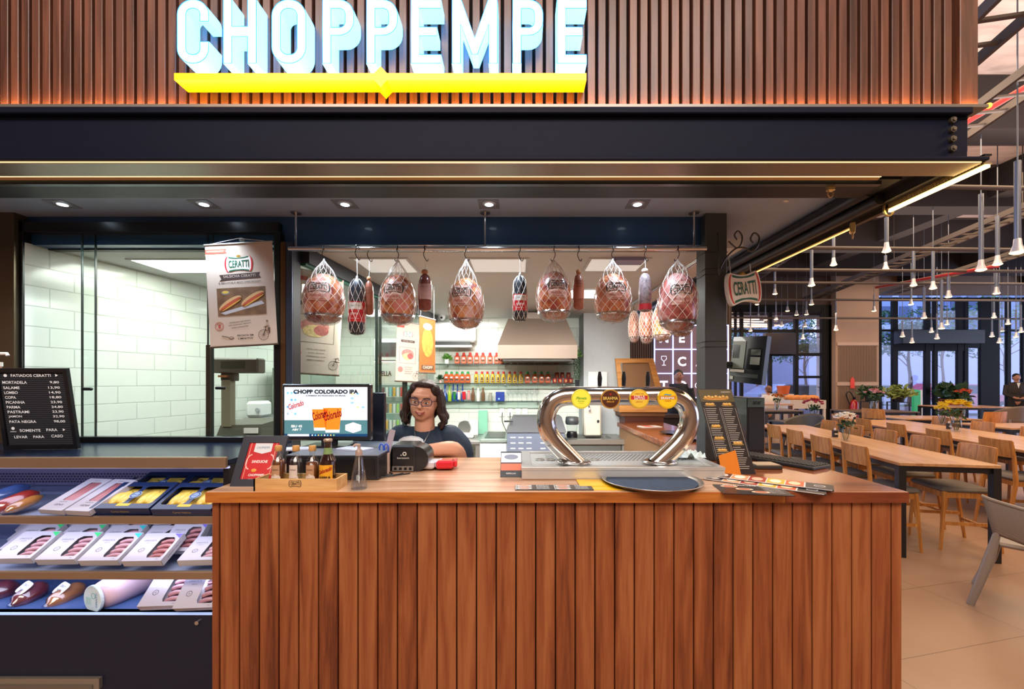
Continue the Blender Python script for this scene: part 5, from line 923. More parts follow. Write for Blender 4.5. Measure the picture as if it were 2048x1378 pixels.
g = G(); g.box(-bw2, 0, 0, bw2, 0.007, 0.044, PINE); g.box(-bw2, 0.09, 0, bw2, 0.097, 0.044, PINE); g.box(-bw2, 0, 0, -bw2+0.006, 0.09, 0.044, PINE); g.box(bw2-0.006, 0.007, 0, bw2, 0.09, 0.044, PINE); g.box(-bw2+0.006, 0.007, 0, bw2-0.006, 0.09, 0.004, PINE); g.obj('box_body', wb)
g = G(); ceratti(g, 0.046, T(0, -0.001, 0.027) @ UP, board=False, mono=M('#3a2a20', 0.6)); g.obj('emblem', wb)
def bottle(px, h_, r, glassm, liquid, lvl, capm, label, kind, y=1.60, name='mini_bottle', cat='bottle'):
    t = thing(name, label, cat, (X(px, y), y, TOP+0.004)); sh_ = 0.60 if kind != 'beer' else 0.52
    pr = [(r*0.9, 0), (r, 0.004), (r, h_*sh_), (r*0.85, h_*(sh_+0.06)), (r*0.45, h_*(sh_+0.15)), (r*0.38, h_*0.90)]
    if kind == 'beer': pr = [(r*0.9, 0), (r, 0.004), (r, h_*0.50), (r*0.88, h_*0.58), (r*0.52, h_*0.70), (r*0.42, h_*0.80), (r*0.40, h_*0.93), (r*0.46, h_*0.935), (r*0.46, h_*0.955)]
    g = G(); g.lathe(pr, glassm, 22); g.obj('bottle_glass', t)
    if liquid: g = G(); g.lathe([(a_*0.9, max(b_, 0.003)) for a_, b_ in pr if b_ < h_*lvl]+[(r*0.5, h_*lvl)], liquid, 18); g.obj('liquid', t)
    g = G(); g.lathe([(r*0.50, h_*0.87 if kind != 'beer' else h_*0.95), (r*0.54, h_*0.88 if kind != 'beer' else h_*0.955), (r*0.54, h_*0.985), (r*0.48, h_)], capm, 16); g.obj('cork' if kind != 'beer' else 'bottle_cap', t)
    def bd(zc): return lambda x_, y_, z_: ((r+0.0012+z_)*math.cos(x_/r-PI/2), (r+0.0012+z_)*math.sin(x_/r-PI/2), zc+y_)
    def patch(w_, hh, zc, mat, rnd_=False):
        lo = circ(0, 0, w_/2, 20, hh/2) if rnd_ else rrect(0, 0, w_, hh, 0.006 if kind == 'beer' else 0.002, 3); n = 8; vs = []; fs = []
        for j in range(9):
            for k in range(n+1): vs.append(bd(zc)((k/n-0.5)*w_*(math.sqrt(max(0.05, 1-(j/4-1)**2)) if rnd_ else 1), (j/8-0.5)*hh, 0))
        for j in range(8):
            for k in range(n): fs.append((j*(n+1)+k, j*(n+1)+k+1, (j+1)*(n+1)+k+1, (j+1)*(n+1)+k))
        q.add(vs, fs, mat, None, True)
    q = G()
    if kind == 'beer':
        patch(r*1.9, h_*0.38, h_*0.29, M('#e8a82a', 0.4)); q.text('Colorado', 0.016, M('#a8281e', 0.4), w=r*1.7, shear=0.3, off=0.03, bend=lambda a_, b_, c_: bd(h_*0.37)(a_, b_+a_*0.35, 0.001)); q.text('APPIA', 0.012, M('#2a1c18', 0.4), w=r*1.5, off=0.03, bend=lambda a_, b_, c_: bd(h_*0.22)(a_, b_, 0.001)); q.obj('front_label', t)
        g = G(); g.lathe([(r*0.56, h_*0.69), (r*0.46, h_*0.78), (r*0.44, h_*0.82)], M('#7d9a62', 0.4), 16); g.obj('neck_label', t)
    else:
        patch(r*1.3, h_*0.26, h_*0.42, M('#d8c9bd', 0.5) if 'clear' in label else M('#b98f6c', 0.5)); patch(r*1.55, h_*0.19, h_*0.24, M('#e3d2c6', 0.5), True); q.text('CACHACA', 0.006, DGREY, w=r*0.9, bend=lambda a_, b_, c_: bd(h_*0.44)(a_, b_, 0.001)); q.text('artesanal', 0.004, DGREY, w=r*0.9, bend=lambda a_, b_, c_: bd(h_*0.24)(a_, b_, 0.001)); q.obj('front_label', t)
    return t
GBR = glass('bottle_glass', (0.95, 0.97, 0.97), 0.12, 0.02); CORK = M('#c99655', 0.7, noise=0.1); AMB = M('#8a4a1c', 0.1, coat=0.8, trans=0.4); CLQ = glass('clear_spirit', (0.86, 0.90, 0.94), 0.08); BRW = M('#2a120c', 0.06, coat=1.0)
bottle(557, 0.155, 0.0235, GBR, AMB, 0.66, CORK, 'small amber spirit bottle nearest the red award frame', 'mini')
bottle(592, 0.155, 0.0235, GBR, CLQ, 0.66, CORK, 'small clear spirit bottle in the wooden box', 'mini')
bottle(625, 0.155, 0.0235, GBR, AMB, 0.62, CORK, 'small amber spirit bottle right beside the dark beer bottle', 'mini')
bottle(656, 0.180, 0.030, BRW, None, 0, M('#c0a890', 0.35, 0.6), 'dark brown beer bottle with an orange APPIA label', 'beer', 1.60, 'beer_bottle')
sz = thing('sanitizer_bottle', 'clear cone shaped pump bottle of liquid right of the bottle box', 'bottle', (X(718, 1.585), 1.585, TOP)); sz.scale = (1.0, 1.0, 1.12); g = G(); g.lathe([(0.028, 0), (0.030, 0.004), (0.022, 0.07), (0.014, 0.105), (0.011, 0.115)], GBR, 22); g.obj('bottle', sz); g = G(); g.lathe([(0.0275, 0.002), (0.0225, 0.062), (1e-4, 0.062)], glass('gel', (0.80, 0.84, 0.92), 0.05), 18); g.obj('liquid', sz)
g = G(); g.lathe([(0.013, 0.112), (0.013, 0.128), (0.006, 0.132), (0.005, 0.142)], M('#d8b8a8', 0.3, trans=0.5), 14); g.tube([(0.006, 0, 0.145), (-0.012, -0.004, 0.147), (-0.018, -0.006, 0.142)], 0.005, M('#d8b8a8', 0.3, trans=0.5), 8); g.tube([(0, 0, 0.11), (0, 0, 0.02)], 0.002, WHITE, 6); g.obj('pump', sz)
cd = thing('till_box', 'low black cash drawer under the counter monitor', 'cash drawer', (X(663, 1.72), 1.72, TOP)); g = G(); g.box(-0.185, 0, 0, 0.190, 0.40, 0.098, M('#1c1e24', 0.35, coat=0.2), bev=0.004); g.box(-0.185, 0.0, 0.0985, 0.190, 0.40, 0.102, M('#8d939e', 0.3, 0.4)); g.obj('housing', cd); g = G(); g.box(-0.17, -0.003, 0.02, 0.175, 0, 0.085, M('#15171c', 0.3)); g.obj('front_plate', cd)
my = 1.93; mo = thing('monitor', 'counter monitor showing two glasses of amber beer on its screen', 'monitor', (X(654, my), my, 1.202), 0)
def mp(px, py): p = P(px, py, my); return (p.x-X(654, my), p.z-1.202)
x0, z0 = mp(564, 881); x1, z1 = mp(741, 768); g = G(); g.box(x0, 0, z0, x1, 0.035, z1, M('#1b1c21', 0.25, coat=0.4), bev=0.004); bz_ = g.obj('bezel', mo)
sx0, sz0 = mp(569, 873); sx1, sz1 = mp(735, 774); SW, SH = sx1-sx0, sz1-sz0; scx, scz = (sx0+sx1)/2, (sz0+sz1)/2
def EM(c, e=0.52): return M(c, 0.6, emit=e, spec=0.1)
g = G(T(scx, -0.0012, scz) @ UP); u = lambda a_: (a_-0.5)*SW; v = lambda b_: (0.5-b_)*SH
g.box(u(0), v(1), 0, u(1), v(0), 0.0002, EM('#d9e6f6')); g.box(u(0), v(1), 0, u(1), v(0.67), 0.0004, EM('#4f7d86', 0.6)); g.box(u(0), v(1), 0, u(1), v(0.945), 0.0006, EM('#1b3f66', 0.6)); g.box(u(0.04), v(0.995), 0, u(0.30), v(0.95), 0.0008, EM('#e6edf6')); DKS = EM('#1d2530', 0.2)
g.text('CHOPP COLORADO IPA', SH*0.085, DKS, T(u(0.5), v(0.095), 0.001), w=SW*0.78, off=0.05); g.text('A PRIMEIRA IPA PRODUZIDA NO BRASIL', SH*0.028, DKS, T(u(0.5), v(0.175), 0.001), w=SW*0.48, off=0.02)
g.text('Colorado', SH*0.11, EM('#c02c26', 0.4), T(u(0.14), v(0.36), 0.001) @ R(18, 'Z'), w=SW*0.19, off=0.02, shear=0.3); g.text('IBU 45', SH*0.05, EM('#ffffff'), T(u(0.15), v(0.79), 0.001), w=SW*0.13, off=0.02); g.text('ABV 7', SH*0.045, EM('#ffffff'), T(u(0.15), v(0.86), 0.001), w=SW*0.11, off=0.02)
for cx_, top, bot, ww in ((0.43, 0.27, 0.88, 0.17), (0.58, 0.24, 0.92, 0.20)):
    for a_, b_, c_, zz in ((top, bot, '#f4f3f2', 0.0012), (top+0.18, bot-0.06, '#ee8a28', 0.0014)): g.prism([(u(cx_-ww*0.42), v(b_)), (u(cx_+ww*0.42), v(b_)), (u(cx_+ww*0.56), v(a_)), (u(cx_-ww*0.56), v(a_))], zz, zz+0.0001, EM(c_))
    g.text('Colorado', SH*0.17, EM('#8e1f1d', 0.35), T(u(cx_), v(0.56), 0.0018) @ R(16, 'Z'), w=SW*ww*1.1, off=0.03, shear=0.3)
g.outline([[(u(0.83)+SW*0.11*math.sin(math.radians(60*k)), v(0.82)+SW*0.065*math.cos(math.radians(60*k))) for k in range(6)]], 0.0001, EM('#e8f0f0'), T(0, 0, 0.001)); rnd = random.Random(2)
for k in range(4):
    for j in range(3): g.box(u(0.03+j*0.045), v(0.10+0.14*k+0.04), 0, u(0.055+j*0.045), v(0.10+0.14*k), 0.0009, EM(rnd.choice(('#7cc4e8', '#5aa9dc', '#cfd9e6', '#a8b6c8')), 0.7)); g.box(u(0.80+j*0.065), v(0.12+0.09*k+0.035), 0, u(0.835+j*0.065), v(0.12+0.09*k), 0.0009, EM(rnd.choice(('#e8d9a0', '#8fc0e0', '#c8d2de')), 0.7))
for k in range(8): g.box(u(0.33+k*0.037), v(0.985), 0, u(0.345+k*0.037), v(0.96), 0.0009, EM(('#ffffff', '#7fd0ff', '#ffd060', '#a0e080')[k % 4], 0.7))
g.obj('screen', bz_); g = G(); g.box(-0.035, 0.02, 0.0, 0.035, 0.035, z0+0.02, M('#1b1c21', 0.3)); g.box(-0.10, -0.03, 0, 0.10, 0.10, 0.008, M('#1b1c21', 0.3), bev=0.003); g.obj('stand', mo)
g = G(); g.text('acer', 0.005, M('#7d8088', 0.4, 0.6), T(0, -0.0012, z0+0.008) @ UP); g.obj('maker_mark', bz_)
sm = thing('monitor', 'back of a second dark monitor half hidden right of the beer screen', 'monitor', (X(745, 2.12), 2.12, TOP), 0)
g = G(); g.box(-0.10, 0, 0.10, 0.06, 0.03, 0.345, M('#141a26', 0.35, coat=0.3), bev=0.004); g.obj('housing', sm); g = G(); g.box(-0.05, 0.0, 0.0, -0.01, 0.02, 0.12, BLACKM); g.box(-0.09, -0.04, 0, 0.04, 0.07, 0.008, BLACKM); g.obj('stand', sm)
pc = thing('pen_cup', 'square beige pen cup with a ruler and blue scissors', 'pen cup', (X(767, 1.86), 1.86, TOP), 8); g = G(); g.outline([rrect(0, 0, 0.052, 0.052, 0.005, 3), rrect(0, 0, 0.044, 0.044, 0.004, 3)], 0.044, M('#cdb3a4', 0.5), T(0, 0, 0.0455)); g.box(-0.023, -0.023, 0.001, 0.023, 0.023, 0.004, M('#cdb3a4', 0.5)); g.text('BEMATECH', 0.006, DGREY, T(0, -0.0265, 0.042) @ UP); g.obj('cup', pc)
tag(G().box(-0.012, -0.001, 0.006, 0.014, 0.001, 0.19, M('#b7b0bd', 0.25, 0.2), R(13, 'Y')).obj('ruler', loc=(X(765, 1.86), 1.862, TOP+0.004)), 'transparent grey ruler standing in the beige pen cup', 'ruler')
s_ = thing('scissors', 'blue handled scissors standing in the beige pen cup', 'scissors', (X(768, 1.86)+0.004, 1.845, TOP+0.006)); g = G(); g.tube([(-0.006, 0, 0), (0.0, 0, 0.09)], 0.003, STEEL, 6); g.tube([(0.006, 0, 0), (0.0, 0, 0.09)], 0.003, STEEL, 6); g.obj('blade', s_)
g = G(); g.tube([(-0.010+0.009*math.cos(a), 0, 0.105+0.018*math.sin(a)) for a in [2*PI*k/12 for k in range(12)]], 0.003, M('#2452c8', 0.4), 6, closed=True); g.tube([(0.011+0.009*math.cos(a), 0, 0.105+0.018*math.sin(a)) for a in [2*PI*k/12 for k in range(12)]], 0.003, M('#2452c8', 0.4), 6, closed=True); g.obj('handle', s_)
pr = thing('receipt_printer', 'black bematech receipt printer on the counter in front of the woman', 'printer', (X(810, 1.88), 1.88, TOP), 0); g = G(); g.box(-0.062, 0, 0, 0.045, 0.15, 0.118, M('#17181c', 0.35, coat=0.3), bev=0.008); g.tube([(0.045, 0.01, 0.055), (0.045, 0.14, 0.055)], 0.056, M('#1d1e24', 0.3, coat=0.3), 20); g.obj('housing', pr)
g = G(T(-0.008, -0.0012, 0) @ UP); PWM = M('#d9d6d0', 0.4); g.outline([circ(0.006, 0.080, 0.009, 16), circ(0.006, 0.080, 0.005, 16)], 0.0004, PWM); g.outline([circ(-0.009, 0.074, 0.0028, 10)], 0.0004, PWM); g.text('bematech', 0.008, PWM, T(0, 0.062, 0), w=0.052); g.box(-0.048, 0.004, 0, 0.045, 0.026, 0.001, M('#8f8a86', 0.4, 0.5))
for k in range(4): g.box(-0.04+k*0.022, 0.009, 0.001, -0.028+k*0.022, 0.020, 0.002, BLACKM)
g.obj('rear_panel', pr)
tag(G().tube(smoothpath([(0, 0, 0), (-0.05, -0.05, 0), (-0.11, -0.02, 0), (-0.09, 0.03, 0.001), (-0.04, -0.03, 0.001), (-0.14, -0.06, 0), (-0.20, -0.03, 0.0)], 6), 0.0028, BLACKM, 6).tube(smoothpath([(0.03, 0.0, 0), (-0.04, -0.07, 0.003), (-0.10, -0.09, 0.0), (-0.17, -0.01, 0.0)], 6), 0.0028, BLACKM, 6).obj('cable', loc=(X(805, 1.83), 1.84, TOP+0.003)), 'tangle of black cables on the counter in front of the printer', 'cable')
def cardm(px, rz, mat, label):
    t = thing('card_machine', label, 'card machine', (X(px, 1.95), 1.95, TOP), rz); g = G(); v = [(-0.042, 0), (0.042, 0), (0.042, 0.006), (0.036, 0.006)]; g.box(-0.042, -0.05, 0, 0.036, 0.06, 0.036, mat, R(-4, 'X') @ T(0, 0, 0.004), 0.008); g.obj('body', t); g = G(); g.box(0.036, -0.03, 0.012, 0.052, 0.05, 0.040, mat, bev=0.004); g.obj('card_slot', t); return t
cardm(858, -6, M('#cfcbd2', 0.3, coat=0.3), 'white card payment machine left of the red one'); cardm(892, 5, M('#d01f2e', 0.25, coat=0.6), 'red card payment machine on the counter')
for i, (px, py, rz, lb) in enumerate(((590, 900, 20, 'loose white papers on the cash drawer under the beer screen'), (708, 900, -25, 'white notepad on the cash drawer right of the screen stand'))): tag(G().box(-0.07, -0.04, 0, 0.07, 0.04, 0.006, M('#c4cbe0', 0.6)).obj('paper_stack', loc=(X(px, 1.85), 1.86, 1.203), rotz=rz), lb, 'papers')
# ============================================================ HANGING EMBLEM SIGN AT THE POST
hs = thing('emblem_sign', 'white CERATTI emblem sign with red and green border hanging from the scroll bracket', 'sign', P(1486, 577, 2.12), 0); Mh = R(14, 'Z') @ R(-8, 'Y'); W_ = 0.185
g = G(Mh @ UP); g.outline([ceratti_shape(W_*1.06, W_*0.86)], 0.010, WHITE, T(0, 0, 0), 0.002); g.obj('board', hs)
g = G(Mh @ T(0, -0.0125, 0) @ UP @ Matrix.Diagonal((1, 1.42, 1, 1))); ceratti(g, W_, T(0, 0, 0), board=False); g.obj('emblem', hs)
g = G(Mh @ T(0.0, -0.004, 0.066)); [g.ball((k*0.009, 0, 0.004-abs(k)*0.003), (0.007, 0.008, 0.014-abs(k)*0.002), GOLD, 8) for k in (-2, -1, 0, 1, 2)]; g.obj('gold_shell', hs)
for sx in (-0.062, 0.058):
    g = G(Mh)
    for k in range(8 if sx < 0 else 5): z = 0.058+k*0.0135; g.tube([(sx+(0.003*math.cos(a) if k % 2 else 0), (0 if k % 2 else 0.003*math.cos(a)), z+0.0085*math.sin(a)) for a in [2*PI*q/8 for q in range(8)]], 0.0011, STEEL, 5, closed=True)
    g.obj('chain', hs)
sb2 = thing('scroll_bracket', 'wrought iron scroll bracket on the post carrying the emblem sign', 'bracket', P(1440, 520, 2.14)); b0 = P(1440, 520, 2.14)
def bp_(px, py, dy=0): p = P(px, py, 2.12)-b0; return (p.x, p.y+dy, p.z)
IR = M('#5a5654', 0.3, 0.9); g = G()
g.tube(smoothpath([bp_(1440, 538), bp_(1452, 516), bp_(1472, 497), bp_(1490, 496), bp_(1503, 503), bp_(1515, 492), bp_(1518, 474), bp_(1508, 466), bp_(1501, 478), bp_(1506, 486)], 6), [0.0042]*54+[0.0042], IR, 9)
g.tube(smoothpath([bp_(1457, 482), bp_(1465, 490), bp_(1474, 496), bp_(1482, 488), bp_(1484, 472), bp_(1476, 462), bp_(1469, 470), bp_(1474, 480)], 6), 0.0036, IR, 9)
g.tube([bp_(1436, 465), bp_(1438, 550)], 0.004, IR, 8); g.obj('scroll', sb2)
for i, py in enumerate((505, 538, 549, 683, 694)): g = G(); z = Z(py, 2.15)-b0.z; zz = 0.001; x0, x1 = 0.946-b0.x, 1.060-b0.x; g.tube([(x0, 0.009, z), (x1, 0.009, z+0.002), (x1, 0.122, z+0.002), (x0, 0.122, z)], 0.0016, BLACKM, 5, closed=True); g.obj('cable_tie', sb2)
# ============================================================ THE WOMAN BEHIND THE COUNTER
SKIN = M('#dca488', 0.5, noise=0.03, nscale=30); SHIRT = M('#1a2c42', 0.75, noise=0.08, nscale=60); HAIR = M('#33221e', 0.5, noise=0.25, nscale=60, bump=0.5, spec=0.3)
def chain(g, pts, rs, k=5):
    g.tube(smoothpath(pts, k), [rs[min(int(i/k), len(rs)-2)]*(1-(i/k-min(int(i/k), len(rs)-2)))+rs[min(int(i/k), len(rs)-2)+1]*(i/k-min(int(i/k), len(rs)-2)) for i in range((len(pts)-1)*k+1)], SKIN, 12)
    for p, r in ((pts[0], rs[0]), (pts[-1], rs[-1])): g.ball(p, r, SKIN, 10)
wy = 2.42; wm = thing('woman', 'smiling woman with glasses and dark wavy hair in a navy T-shirt leaning on the counter', 'person', (X(848, wy), wy, 0), 0)
HZ = 1.385   # head centre
def build_head(g, c, rx=0.072, s=1.0):
    x, y, z = c; A = lambda p, r: g.ball((x+p[0]*s, y+p[1]*s, z+p[2]*s), tuple(q*s for q in (r if isinstance(r, tuple) else (r, r, r))), SKIN, 16)
    A((0, 0.01, 0.03), (0.077, 0.092, 0.083)); A((0, -0.012, -0.03), (0.072, 0.072, 0.080)); A((0, -0.030, -0.078), (0.040, 0.040, 0.030)); A((-0.036, -0.045, -0.030), (0.028, 0.026, 0.028)); A((0.036, -0.045, -0.030), (0.028, 0.026, 0.028))
    A((0, -0.088, -0.018), (0.015, 0.019, 0.014)); A((0, -0.082, 0.004), (0.010, 0.014, 0.022)); A((0, -0.072, 0.040), (0.052, 0.022, 0.020)); A((0, -0.074, -0.052), (0.024, 0.012, 0.011)); A((-0.076, 0.01, -0.005), (0.010, 0.018, 0.028)); A((0.076, 0.01, -0.005), (0.010, 0.018, 0.028))
def tx(M_, p): q = M_ @ Vector(p); return (q.x, q.y, q.z)
Hd = T(0.0, 0.0, HZ) @ R(6, 'Y') @ R(4, 'X')
g = G(); gh = G(Hd); build_head(gh, (0, 0, 0)); g.v, g.f, g.mi, g.sm, g.mats = gh.v[:], gh.f[:], gh.mi[:], gh.sm[:], gh.mats[:]
g.tube([(0.0, 0.025, 1.20), (0, 0.012, 1.34)], [0.060, 0.054], SKIN, 14)
for p, r in (((0, 0.05, 1.02), (0.17, 0.115, 0.20)), ((0, 0.045, 1.12), (0.150, 0.085, 0.085)), ((0, 0.07, 0.80), (0.17, 0.13, 0.22)), ((0, 0.07, 0.55), (0.18, 0.14, 0.2))): g.ball(p, r, SKIN, 18)
chain(g, [(0.155, 0.04, 1.165), (0.20, 0.02, 1.10), (0.205, -0.01, 1.03)], [0.060, 0.058, 0.052]); chain(g, [(0.205, -0.01, 1.03), (0.185, -0.10, 1.125), (0.08, -0.155, 1.135), (-0.01, -0.17, 1.130)], [0.052, 0.048, 0.036, 0.026])
chain(g, [(-0.155, 0.04, 1.165), (-0.215, 0.02, 1.09), (-0.215, -0.03, 1.06)], [0.060, 0.056, 0.048]); chain(g, [(-0.215, -0.03, 1.06), (-0.20, -0.12, 1.13), (-0.16, -0.19, 1.135)], [0.050, 0.042, 0.030])
chain(g, [(-0.10, 0.08, 0.55), (-0.10, 0.06, 0.28), (-0.10, 0.09, 0.05)], [0.10, 0.07, 0.05]); chain(g, [(0.10, 0.08, 0.55), (0.10, 0.06, 0.28), (0.10, 0.09, 0.05)], [0.10, 0.07, 0.05])
def hand(g, base, dirx, n=5):   # palm, four fingers and a thumb resting on the counter
    bx, by_, bz = base; g.ball((bx+dirx*0.025, by_, bz-0.008), (0.040, 0.032, 0.016), SKIN, 12)
    for k in range(4): y_ = by_-0.024+k*0.016; L_ = (0.062, 0.072, 0.068, 0.052)[k]; g.tube(smoothpath([(bx+dirx*0.05, y_, bz-0.006), (bx+dirx*(0.05+L_*0.5), y_, bz-0.002), (bx+dirx*(0.05+L_), y_, bz-0.014)], 3), [0.0092]*4+[0.0085]*3, SKIN, 8)
    g.tube([(bx+dirx*0.01, by_-0.02, bz-0.006), (bx+dirx*0.035, by_-0.045, bz-0.008), (bx+dirx*0.06, by_-0.052, bz-0.012)], [0.011, 0.010, 0.008], SKIN, 8)
hand(g, (-0.01, -0.17, 1.122), -1); hand(g, (-0.16, -0.20, 1.125), 1)
remesh(g, 0.0062, 'body', wm, SKIN, 4)
g = G()
for p, r in (((0, 0.05, 1.00), (0.185, 0.130, 0.22)), ((0, 0.045, 1.135), (0.175, 0.108, 0.095)), ((0, 0.07, 0.80), (0.185, 0.145, 0.24)), ((-0.07, -0.03, 1.06), (0.07, 0.06, 0.065)), ((0.07, -0.03, 1.06), (0.07, 0.06, 0.065))): g.ball(p, r, SHIRT, 18)
chain(g, [(-0.12, 0.045, 1.195), (0.12, 0.045, 1.195)], [0.046, 0.046]); g.ball((0, 0.035, 1.185), (0.105, 0.088, 0.055), SHIRT, 16); chain(g, [(0.14, 0.04, 1.175), (0.195, 0.025, 1.12), (0.215, 0.01, 1.065)], [0.078, 0.076, 0.070]); chain(g, [(-0.14, 0.04, 1.175), (-0.195, 0.025, 1.12), (-0.222, 0.0, 1.075)], [0.078, 0.076, 0.068])
remesh(g, 0.008, 't_shirt', wm, SHIRT, 5)
g = G(); gg = G(Hd); hb = lambda p, r: gg.ball(p, r, HAIR, 16)
hb((0, 0.034, 0.042), (0.087, 0.088, 0.086)); hb((0, -0.028, 0.100), (0.058, 0.042, 0.022)); hb((-0.056, -0.008, 0.072), (0.030, 0.046, 0.038)); hb((0.056, -0.008, 0.072), (0.030, 0.046, 0.038)); hb((0, 0.07, -0.02), (0.085, 0.05, 0.11)); rnd = random.Random(4)
for sx in (-1, 1):
    for k in range(11):
        y_ = -0.022+k*0.011; a_ = rnd.uniform(0, 6); gg.tube(smoothpath([(sx*0.072, y_*0.6+0.01, 0.07), (sx*(0.096+0.004*math.sin(a_)), y_+0.012, 0.0), (sx*(0.098+0.014*math.sin(a_+1.5)), y_+0.012, -0.05), (sx*(0.112+0.018*math.sin(a_+3)), y_+0.008, -0.09), (sx*(0.100+0.022*math.sin(a_+4.5)), y_, -0.125-0.025*rnd.random())], 4), [0.016]*9+[0.014]*4+[0.011]*3+[0.006], HAIR, 8)
remesh(gg, 0.0045, 'hair', wm, HAIR, 1)
g = G(Hd); FRB = M('#232a52', 0.25, coat=0.5); EYEW = M('#e8e2dc', 0.3); LIP = M('#a04a48', 0.4); TEETH = M('#efe9e2', 0.3)
for sx in (-1, 1):
    lens = rrect(sx*0.034, 0.006, 0.054, 0.036, 0.014, 5); g.tube([(x_+sx*0.002*(z_ > 0.01), -0.104+abs(x_)*0.22, z_+abs(x_)*0.06) for x_, z_ in lens], 0.0023, FRB, 6, closed=True); g.tube([(sx*0.062, -0.090, 0.016), (sx*0.080, 0.0, 0.014)], 0.002, FRB, 6)
g.tube([(-0.009, -0.102, 0.008), (0, -0.105, 0.010), (0.009, -0.102, 0.008)], 0.002, FRB, 6); gl_ = g.obj('glasses', wm)
g = G(Hd)
for sx in (-1, 1): g.ball((sx*0.031, -0.0795, 0.004), (0.0125, 0.008, 0.0055), EYEW, 12); g.ball((sx*0.031, -0.0865, 0.004), (0.0050, 0.002, 0.0050), M('#2a1a12', 0.2), 10); g.tube([(sx*0.016, -0.088, 0.027), (sx*0.032, -0.091, 0.033), (sx*0.050, -0.080, 0.028)], 0.0022, HAIR, 6); g.tube([(sx*0.018, -0.085, 0.0085), (sx*0.031, -0.088, 0.0115), (sx*0.045, -0.080, 0.0075)], 0.0012, HAIR, 5)
g.obj('eyes', wm); g = G(Hd); g.tube(smoothpath([(-0.026, -0.079, -0.046), (-0.012, -0.088, -0.052), (0, -0.0905, -0.053), (0.012, -0.088, -0.052), (0.026, -0.079, -0.046)], 3), 0.0035, LIP, 6); g.tube(smoothpath([(-0.022, -0.080, -0.050), (0, -0.0885, -0.063), (0.022, -0.080, -0.050)], 4), 0.0038, LIP, 6); g.tube(smoothpath([(-0.020, -0.0815, -0.048), (0, -0.0895, -0.0575), (0.020, -0.0815, -0.048)], 4), 0.0034, TEETH, 6); g.obj('mouth', wm)
g = G(); g.tube(smoothpath([(-0.05, -0.02, 1.245), (-0.03, -0.075, 1.19), (0.0, -0.10, 1.135), (0.03, -0.075, 1.19), (0.05, -0.02, 1.245)], 5), 0.0012, STEEL, 5); g.ball((0.0, -0.104, 1.128), (0.003, 0.003, 0.009), STEEL, 6); g.obj('necklace', wm)
g = G(); Ms = T(-0.045, -0.118, 1.165) @ R(-14, 'X') @ UP; g.outline([[(0.075*math.sin(math.radians(a_)), 0.042*math.cos(math.radians(a_))) for a_ in (-100, -60, -35, 0, 35, 60, 100, 180)][::-1]], 0.0006, M('#cfd8e2', 0.6), Ms); g.outline([[(0.062*math.sin(math.radians(a_)), 0.034*math.cos(math.radians(a_))) for a_ in (-100, -60, -35, 0, 35, 60, 100, 180)][::-1]], 0.0008, M('#e6ebf0', 0.6), Ms); g.text('CHOPP', 0.012, M('#8fa0b4', 0.6), Ms @ T(0, 0.006, 0.001)); g.obj('shirt_print', wm)
# ============================================================ KITCHEN FITTINGS
SY = 4.62; GSH = glass('shelf_glass', (0.85, 0.95, 0.92), 0.06)
def shelf(px0, px1, py, label):
    t = thing('wall_shelf', label, 'shelf', (X(px0, SY), 4.54, Z(py, SY)), 0); L_ = X(px1, SY)-X(px0, SY)
    g = G(); g.box(0, 0, -0.004, L_, 0.21, 0.004, GSH); g.box(0, -0.003, -0.005, L_, 0.001, 0.005, M('#21342f', 0.3)); g.obj('glass_board', t)
    for k in (0.07, 0.5, 0.93): g = G(); g.cyl((L_*k, 0.19, -0.012), (L_*k, 0.21, -0.012), 0.012, STEEL, 10); g.box(L_*k-0.008, 0.12, -0.02, L_*k+0.008, 0.21, -0.005, STEEL); g.obj('bracket', t)
shelf(872, 1148, 729, 'top glass shelf carrying the row of red capped ketchup bottles'); shelf(872, 1148, 767, 'middle glass shelf with orange and yellow sauce bottles'); shelf(874, 1092, 803, 'lower glass shelf with blue bottles and glasses')
def sz_(px, py): return (X(px, SY), SY+0.02, Z(py, SY)+0.004)
def sauce(name, body, cap, lab, kind):
    t = bpy.data.objects.new(name, None); C.objects.link(t); g = G()
    if kind == 'ketchup': g.box(-0.026, -0.017, 0, 0.026, 0.017, 0.088, body, bev=0.008); g.lathe([(0.017, 0.088), (0.014, 0.096)], body, 10); hh = 0.096
    else: g.lathe([(0.020, 0), (0.024, 0.006), (0.021, 0.045), (0.024, 0.08), (0.013, 0.105)], body, 14, sx=1.0, sy=0.75); hh = 0.105
    g.obj('bottle', t); g = G(); g.lathe([(0.015, hh), (0.016, hh+0.004), (0.011, hh+0.025)], cap, 12); g.obj('cap', t)
    g = G()
    if kind == 'ketchup': g.box(-0.021, -0.0185, 0.012, 0.021, -0.017, 0.072, lab); g.outline([circ(0, 0.060, 0.014, 14, 0.007)], 0.0004, WHITE, T(0, -0.019, 0) @ UP); g.box(-0.017, -0.0192, 0.030, 0.017, -0.0184, 0.042, INK)
    else: g.prism([(-0.012, 0.01), (0.012, 0.01), (0.010, 0.05), (0.004, 0.07), (-0.004, 0.07), (-0.010, 0.05)], 0, 0.001, lab, T(0, -0.0195, 0) @ UP); g.outline([rrect(0, 0.028, 0.018, 0.008, 0.002, 1)], 0.0004, M('#d9b23a', 0.4), T(0, -0.0212, 0) @ UP)
    g.obj('label', t); return t
KET = M('#c8401f', 0.3, coat=0.4); KETL = M('#d8744a', 0.4); ORB = M('#d85a1c', 0.3, coat=0.4); MUS = M('#e2b628', 0.3, coat=0.4); GCAP = M('#1f8f4a', 0.4); RCAP = M('#d2302a', 0.4)
